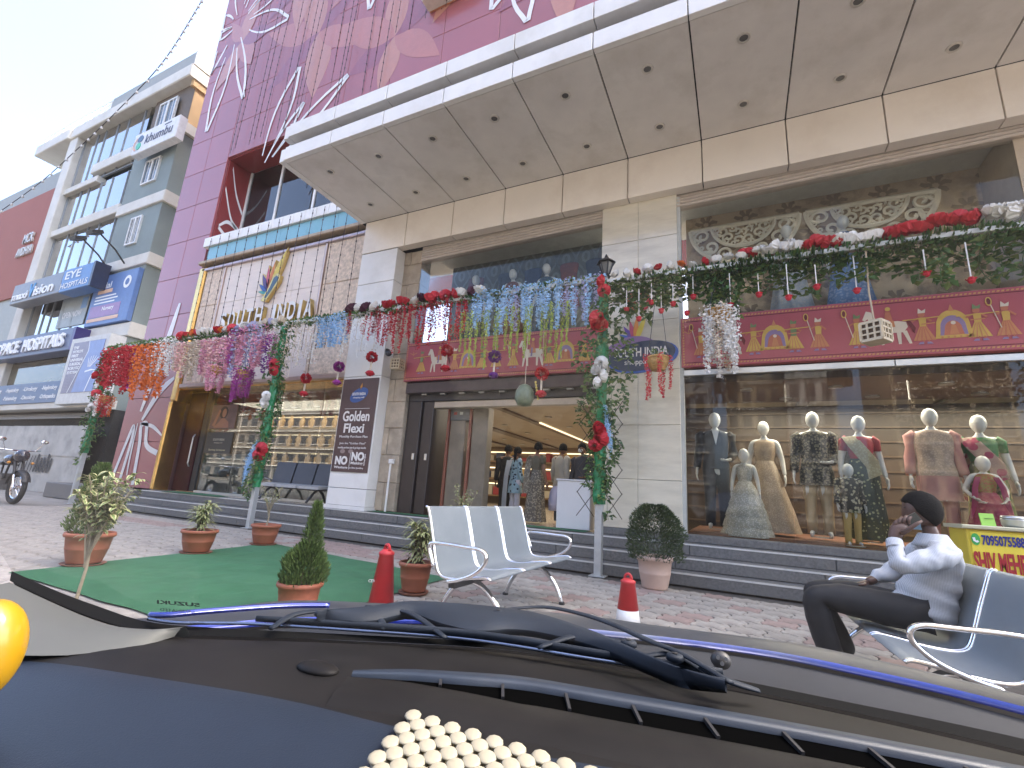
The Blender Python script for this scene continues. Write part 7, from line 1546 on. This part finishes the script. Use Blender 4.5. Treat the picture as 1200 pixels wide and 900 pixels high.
def resample(c, n):
    c = [Vector(p) for p in c]; L = [0]
    for a, b in zip(c, c[1:]): L.append(L[-1] + (b - a).length)
    out = []; k = 0
    for i in range(n):
        s = L[-1] * i / (n - 1)
        while k < len(L) - 2 and L[k + 1] < s: k += 1
        t = (s - L[k]) / max(L[k + 1] - L[k], 1e-9); out.append(c[k].lerp(c[k + 1], min(max(t, 0), 1)))
    return out
N_ = 60  # most car curves below are image pixels cast onto assumed heights
frit_lo = resample(sm3([(-.93, .335, .985), (-.86, .36, .965), (-.80, .385, .948), (-.719, .408, .940), (-.646, .442, .940), (-.496, .535, .940), (-.289, .640, .940), (-.073, .675, .940), (.101, .684, .940), (.234, .678, .940), (.42, .65, .94)]), N_)
frit_hi = resample(sm3([(-.96, .345, .993), (-.885, .373, .972), (-.825, .402, .955), (-.748, .422, .945), (-.664, .453, .945), (-.503, .541, .945), (-.293, .648, .945), (-.074, .690, .945), (.104, .698, .945), (.242, .697, .945), (.43, .67, .945)]), N_)
s_ = MB(); s_.smooth = True; s_.loft([frit_lo, frit_hi], closed=False); s_.build('windscreen_seal', mat('black_frit', (.006, .006, .006), .8, spec=.08), car)
# dashboard top: from the seal toward the viewer, then a lower facet
mid = resample(sm3([(-.86, .24, .925), (-.70, .295, .937), (-.55, .335, .940), (-.40, .372, .941), (-.259, .392, .941), (-.10, .43, .941), (.08, .49, .941), (.25, .55, .940), (.42, .58, .94)]), N_)
mid2 = [p + Vector((.018, -.03, -.004)) for p in mid]
low = [p + Vector((.10, -.20, -.062)) for p in mid]; low2 = [p + Vector((.13, -.30, -.16)) for p in mid]
def between(a, b, n, lift=0): return [[p.lerp(q, t / n) + Vector((0, 0, lift * sin(pi * t / n))) for p, q in zip(a, b)] for t in range(n + 1)]
d_ = MB(); d_.smooth = True; d_.loft(between([p + Vector((0, 0, -.004)) for p in frit_lo], mid, 10, .004), closed=False); d_.build('dashboard_top', DASH, car)
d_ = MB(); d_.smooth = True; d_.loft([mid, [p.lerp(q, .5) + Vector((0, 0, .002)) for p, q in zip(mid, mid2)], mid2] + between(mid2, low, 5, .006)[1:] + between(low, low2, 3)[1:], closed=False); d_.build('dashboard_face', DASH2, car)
# defroster vent: raised blue grey lip, dark slot with fins
v_up = resample(sm3([(-.392, .448, .9425), (-.355, .478, .943), (-.328, .496, .943), (-.241, .540, .943), (-.148, .560, .943), (.016, .590, .943), (.151, .609, .943), (.30, .625, .943)]), 44)
lipw = lambda t: .024 * min(1, t * 7)
v_lo = [p + Vector((.012, -.030, .006)) * min(1, .15 + i / 9) for i, p in enumerate(v_up)]; v_sl = [p + Vector((.025, -.056, .000)) * min(1, .1 + i / 12) for i, p in enumerate(v_up)]
q = MB(); q.smooth = True; q.loft([[p + Vector((0, 0, -.003)) for p in v_up], [p.lerp(r_, .3) + Vector((0, 0, .006)) for p, r_ in zip(v_up, v_lo)], [p + Vector((0, 0, .002)) for p in v_lo], [p + Vector((0, 0, -.012)) for p in v_lo]], closed=False); vt = q.build('defroster_vent', mat('vent_lip', (.018, .026, .040), .42, var=.15, scale=30, bump=.1, bscale=800), car)
q = MB(); q.loft([[p + Vector((0, 0, -.0035)) for p in v_lo], [p + Vector((0, 0, .0012)) for p in v_sl]], closed=False); q.build('vent_slot', mat('slot_black', (.002, .002, .002), 1, spec=0), vt)
for i in range(6, 43, 4): MB().bar(v_lo[i] + Vector((0, 0, -.001)), v_sl[i] + Vector((0, 0, .002)), .003, .004).build('vent_fin', BLACK, vt)
q = MB(); q.smooth = True; q.loft([[p + Vector((.0, .0, .0005)) for p in v_sl], [p + Vector((.006, -.012, .006)) for p in v_sl], [p + Vector((.02, -.045, .004)) for p in v_sl], [p + Vector((.03, -.07, -.004)) for p in v_sl]], closed=False); q.build('vent_ridge', DASH, car)
q = MB(); q.smooth = True; q.ell((-.435, .438, .944), (.028, .016, .006), 16, 8); q.build('sensor_bump', DASH, car)
# pillar trim at the left
tr_hi = [p + Vector((0, 0, -.002)) for p in frit_lo[:13]]
tr_lo = resample([(-.80, .20, .955), (-.74, .26, .945), (-.69, .31, .941), (-.66, .37, .940), (-.675, .421, .9385)], 13)
q = MB(); q.smooth = True; q.loft(between(tr_hi, tr_lo, 6, .012), closed=False); q.build('pillar_trim', TRIM, car)
# cowl, bonnet
hood0 = resample(sm3([(-.86, .41, .915), (-.765, .47, .922), (-.68, .585, .925), (-.57, .67, .928), (-.42, .77, .93), (-.29, .82, .93), (-.166, .864, .93), (-.043, .897, .93), (.053, .91, .93), (.139, .902, .93), (.23, .886, .93), (.303, .86, .93), (.362, .832, .93), (.5, .75, .93)]), N_)
sil = resample(sm3([(-.96, .40, .918), (-.835, .478, .925), (-.765, .658, .930), (-.616, .764, .930), (-.405, .887, .930), (-.253, .942, .93), (-.174, .952, .93), (-.102, .966, .93), (.066, .999, .93), (.154, .99, .93), (.251, .959, .93), (.328, .925, .93), (.389, .888, .93), (.55, .80, .93)]), N_)
q = MB(); q.smooth = True; q.loft([[p + Vector((0, 0, -.008)) for p in frit_hi], [p.lerp(r_, .35) + Vector((0, 0, -.03)) for p, r_ in zip(frit_hi, hood0)], [p.lerp(r_, .8) + Vector((0, 0, -.025)) for p, r_ in zip(frit_hi, hood0)], [p + Vector((0, 0, -.012)) for p in hood0]], closed=False); q.build('cowl', COWL, car)
q = MB(); q.smooth = True; q.loft([[p + Vector((0, 0, -.007)) for p in hood0], [p + Vector((0, 0, -.002)) for p in hood0], [p.lerp(r_, .05) + Vector((0, 0, .002)) for p, r_ in zip(hood0, sil)]], closed=False); q.build('bonnet_edge', PAINT, car)
fw_ = Vector((-.40, .92, 0))
q = MB(); q.smooth = True; q.loft([[p.lerp(r_, .05) + Vector((0, 0, .0021)) for p, r_ in zip(hood0, sil)], [p.lerp(r_, .5) + Vector((0, 0, .006)) for p, r_ in zip(hood0, sil)], [p + Vector((0, 0, .0)) for p in sil], [p + fw_ * .12 + Vector((0, 0, -.035)) for p in sil], [p + fw_ * .45 + Vector((0, 0, -.16)) for p in sil], [p + fw_ * .6 + Vector((0, 0, -.45)) for p in sil]], closed=False); q.build('bonnet', HOODM, car)
q = MB(); q.smooth = True; q.ell((-.034, .80, .935), (.014, .011, .012), 14, 8); nz_ = q.build('washer_nozzle', BLACK, car)
for dx, dz in ((-.005, .004), (.005, .004), (0, -.003)): MB().lathe([(.0028, 0), (.0028, -.002), (0, -.002)], 8, (-.034 + dx + .002, .7895, .937 + dz), 'y').build('jet', STEEL, nz_)
# bluish line painting the highlight on the glass foot edge, wipers
q = MB(); q.smooth = True; q.tube(sm3([(-.735, .418, .951), (-.687, .432, .951), (-.613, .486, .951), (-.470, .556, .951), (-.328, .614, .951), (-.17, .640, .951), (-.027, .667, .951)]), .0022, 6); q.build('glass_foot_highlight', mat('foot_highlight', (.16, .20, .30), .15, .8), car)
q = MB(); q.smooth = True; q.tube(sm3([(-.745, .425, .953), (-.719, .437, .955), (-.692, .476, .957), (-.643, .557, .957), (-.60, .61, .955)]), .0042, 8); q.build('bonnet_edge', PAINT, car)  # tube shaped as the blue highlight along the bonnet edge
def flat_tube(name, pts, r, parent, flat=.45, n=10, m=WIP):
    c = sm3(pts); rr_ = r if not hasattr(r, '__len__') else [r[0] + (r[1] - r[0]) * sin(pi * i / (len(c) - 1)) for i in range(len(c))]
    q = MB(); q.smooth = True; q.tube(c, rr_, n, flat=flat); return q.build(name, m, parent)
w_up = resample(sm3([(-0.534, 0.522, 0.972), (-0.503, 0.586, 0.972), (-0.476, 0.653, 0.972), (-0.409, 0.697, 0.972), (-0.33, 0.722, 0.972), (-0.271, 0.719, 0.972), (-0.181, 0.676, 0.972), (-0.105, 0.622, 0.972), (-0.064, 0.599, 0.972), (-0.022, 0.589, 0.972)]), 50); w_lo = resample(sm3([(-0.54, 0.529, 0.962), (-0.477, 0.559, 0.962), (-0.457, 0.629, 0.962), (-0.387, 0.616, 0.962), (-0.332, 0.618, 0.962), (-0.298, 0.655, 0.962), (-0.251, 0.667, 0.962), (-0.174, 0.653, 0.962), (-0.104, 0.617, 0.962), (-0.065, 0.599, 0.962), (-0.021, 0.613, 0.962)]), 50)
q = MB(); q.smooth = True; q.loft([w_lo, [p.lerp(r_, .12) + Vector((0, 0, .004)) for p, r_ in zip(w_lo, w_up)], [p.lerp(r_, .5) + Vector((0, 0, .005)) for p, r_ in zip(w_lo, w_up)], [p.lerp(r_, .88) + Vector((0, 0, .003)) for p, r_ in zip(w_lo, w_up)], w_up, [p + Vector((0, 0, -.008)) for p in w_up], [p + Vector((0, 0, -.008)) for p in w_lo], w_lo], closed=False); w1 = q.build('wiper', WIP, car)
w1['label'] = 'black wiper whose wide bracketed arm crosses the middle of the screen'
w2 = flat_tube('wiper', [(-.350, .715, .968), (-.295, .765, .972), (-.235, .765, .972), (-.173, .735, .972), (-.116, .688, .972), (-.071, .657, .972), (-.016, .603, .968)], (.004, .006), car)
w2['label'] = 'thin rail like wiper curving down to the right'
for pts in ([(-.565, .476, .955), (-.576, .521, .962), (-.556, .556, .964)], [(-.526, .610, .965), (-.453, .622, .965), (-.362, .585, .955)], [(-.500, .590, .965), (-.47, .58, .96), (-.45, .565, .955)]): flat_tube('bracket', pts, (.004, .006), w1)
for pts in ([(-.242, .618, .957), (-.206, .672, .965), (-.146, .682, .966)], [(-.131, .640, .958), (-.085, .672, .965), (-.032, .635, .958)], [(-.05, .64, .966), (-.02, .628, .962), (.01, .64, .955)]): flat_tube('bracket', pts, (.004, .006), w2)
for (x, y, z), p in (((-.544, .541, .966), w1), ((-.501, .588, .968), w1), ((-.339, .692, .970), w1), ((-.137, .667, .970), w2), ((-.078, .648, .970), w2)):
    q = MB(); q.smooth = True; q.lathe([(.001, .0035), (.0085, .003), (.0105, .001), (.0105, -.003), (.008, -.005)], 14, (x, y, z)); q.build('joint', WIP, p); MB().lathe([(.0035, .003), (.0035, .0045), (.001, .005)], 8, (x, y, z)).build('rivet', BLACK, p)
flat_tube('blade', [(-.613, .490, .957), (-.470, .560, .957), (-.328, .618, .957), (-.17, .645, .957), (-.027, .672, .957)], (.003, .004), w1, 1.4, 6)
# windscreen glass, roof over the camera
WS = glass('windscreen_glass', (.95, .965, .96), 1.5, .8)
_n = WS.node_tree; _o = next(x for x in _n.nodes if x.type == 'OUTPUT_MATERIAL'); _t = _n.nodes.new('ShaderNodeBsdfTranslucent'); _t.inputs[0].default_value = (.8, .8, .8, 1); _m2 = _n.nodes.new('ShaderNodeMixShader')   # thin dust film on the glass, added to veil the view faintly
_src = _o.inputs[0].links[0].from_socket; _m2.inputs[0].default_value = .004; _n.links.new(_src, _m2.inputs[1]); _n.links.new(_t.outputs[0], _m2.inputs[2]); _n.links.new(_m2.outputs[0], _o.inputs[0])
top = [p + Vector((.264, -.54, 0)) for p in frit_hi]; top = [Vector((p.x, p.y, 1.50)) for p in top]
q = MB(); q.smooth = True; q.loft([[p.lerp(r_, t / 6) + Vector((-.02, .045, .01)) * sin(pi * t / 6) for p, r_ in zip(frit_hi, top)] for t in range(7)], closed=False); q.build('windscreen', WS, car)
q = MB(); q.smooth = True; back = [p + Vector((.55, -1.2, .02)) for p in top]
q.loft([top, [p + Vector((.05, -.1, .04)) for p in top], [p + Vector((.3, -.6, .08)) for p in top], back], closed=False); q.build('roof', PAINT, car)
q = MB(); q.loft([[p + Vector((.004, -.008, -.004)) for p in top], [p + Vector((.3, -.6, .05)) for p in top], [p + Vector((0, 0, -.02)) for p in back]], closed=False); q.build('headliner', mat('headliner', (.40, .39, .36), .9), car)
q = MB(); q.loft([[p + Vector((0, 0, 0)) for p in back], [p + Vector((.1, -.2, -1.2)) for p in back]], closed=False); q.build('rear_seat_back', mat('seat_cloth', (.05, .05, .05), .9), car)
# mirrored maker's mark printed on the glass
MK = mat('glass_mark', (.012, .03, .02), .6)
a_ = Vector((-.742, .4295, .967)); b_ = Vector((-.686, .4545, .967)); rv_ = (b_ - a_).normalized()
text('SUZUKI', b_, (b_ - a_).length, .0055, MK, car, name='glass_lettering', right=-rv_, up=Vector((.1, -.25, .96)).normalized(), depth=.0003, bold=.03, lift=(0, -1, 0))
text('LAMINATED', b_ + Vector((-.004, -.003, -.008)), (b_ - a_).length * .8, .0035, MK, car, name='glass_lettering', right=-rv_, up=Vector((.1, -.25, .96)).normalized(), depth=.0003, lift=(0, -1, 0))
# anti slip mat and yellow ball on the dashboard
am = thing('anti_slip_mat', 'cream woven anti slip mat lying on the dashboard', 'mat', (-.2, .35, .94))
e1 = Vector((1, .0, 0)); e2 = Vector((.2, -.97, -.08)).normalized(); o_ = Vector((-.275, .400, .945)); kb = MB(); kb.smooth = True; pit = .0104
for i in range(26):
    for j in range(16):
        if (i + j) % 2: continue
        c = o_ + e1 * pit * i + e2 * pit * j
        if c.y < .22: continue
        if (i + 1) < 26: kb.tube([c, c + e1 * pit + e2 * pit], .0056, 6, True, .34)
        if i > 0: kb.tube([c, c - e1 * pit + e2 * pit], .0056, 6, True, .34)
        nrm = e1.cross(e2); nrm = nrm if nrm.z > 0 else -nrm; m0 = len(kb.v); kb.ell((0, 0, 0), (.0078, .0078, .0020), 10, 6); kb.v[m0:] = [tuple(c + e1 * p[0] * 1.05 + e2 * p[1] * 1.15 + nrm * (p[2] + .003)) for p in kb.v[m0:]]
o = kb.build('rubber_knobs', mat('cream_rubber', (.31, .28, .205), .55, var=.06, scale=20), am); tag(o, kind='stuff')
yb = thing('yellow_ball', 'smooth yellow ball ornament at the left edge of the dashboard', 'ornament', (-.583, .213, .93)); q = MB(); q.smooth = True; q.ell((-.592, .209, .988), (.0275, .0275, .042), 28, 18); q.build('ball', mat('yellow_plastic', (.37, .205, .002), .45, var=.03, coat=.3), yb)
MB().lathe([(.014, .925), (.014, .94), (.010, .95)], 12, (-.583, .213, 0)).build('stand', BLACK, yb)
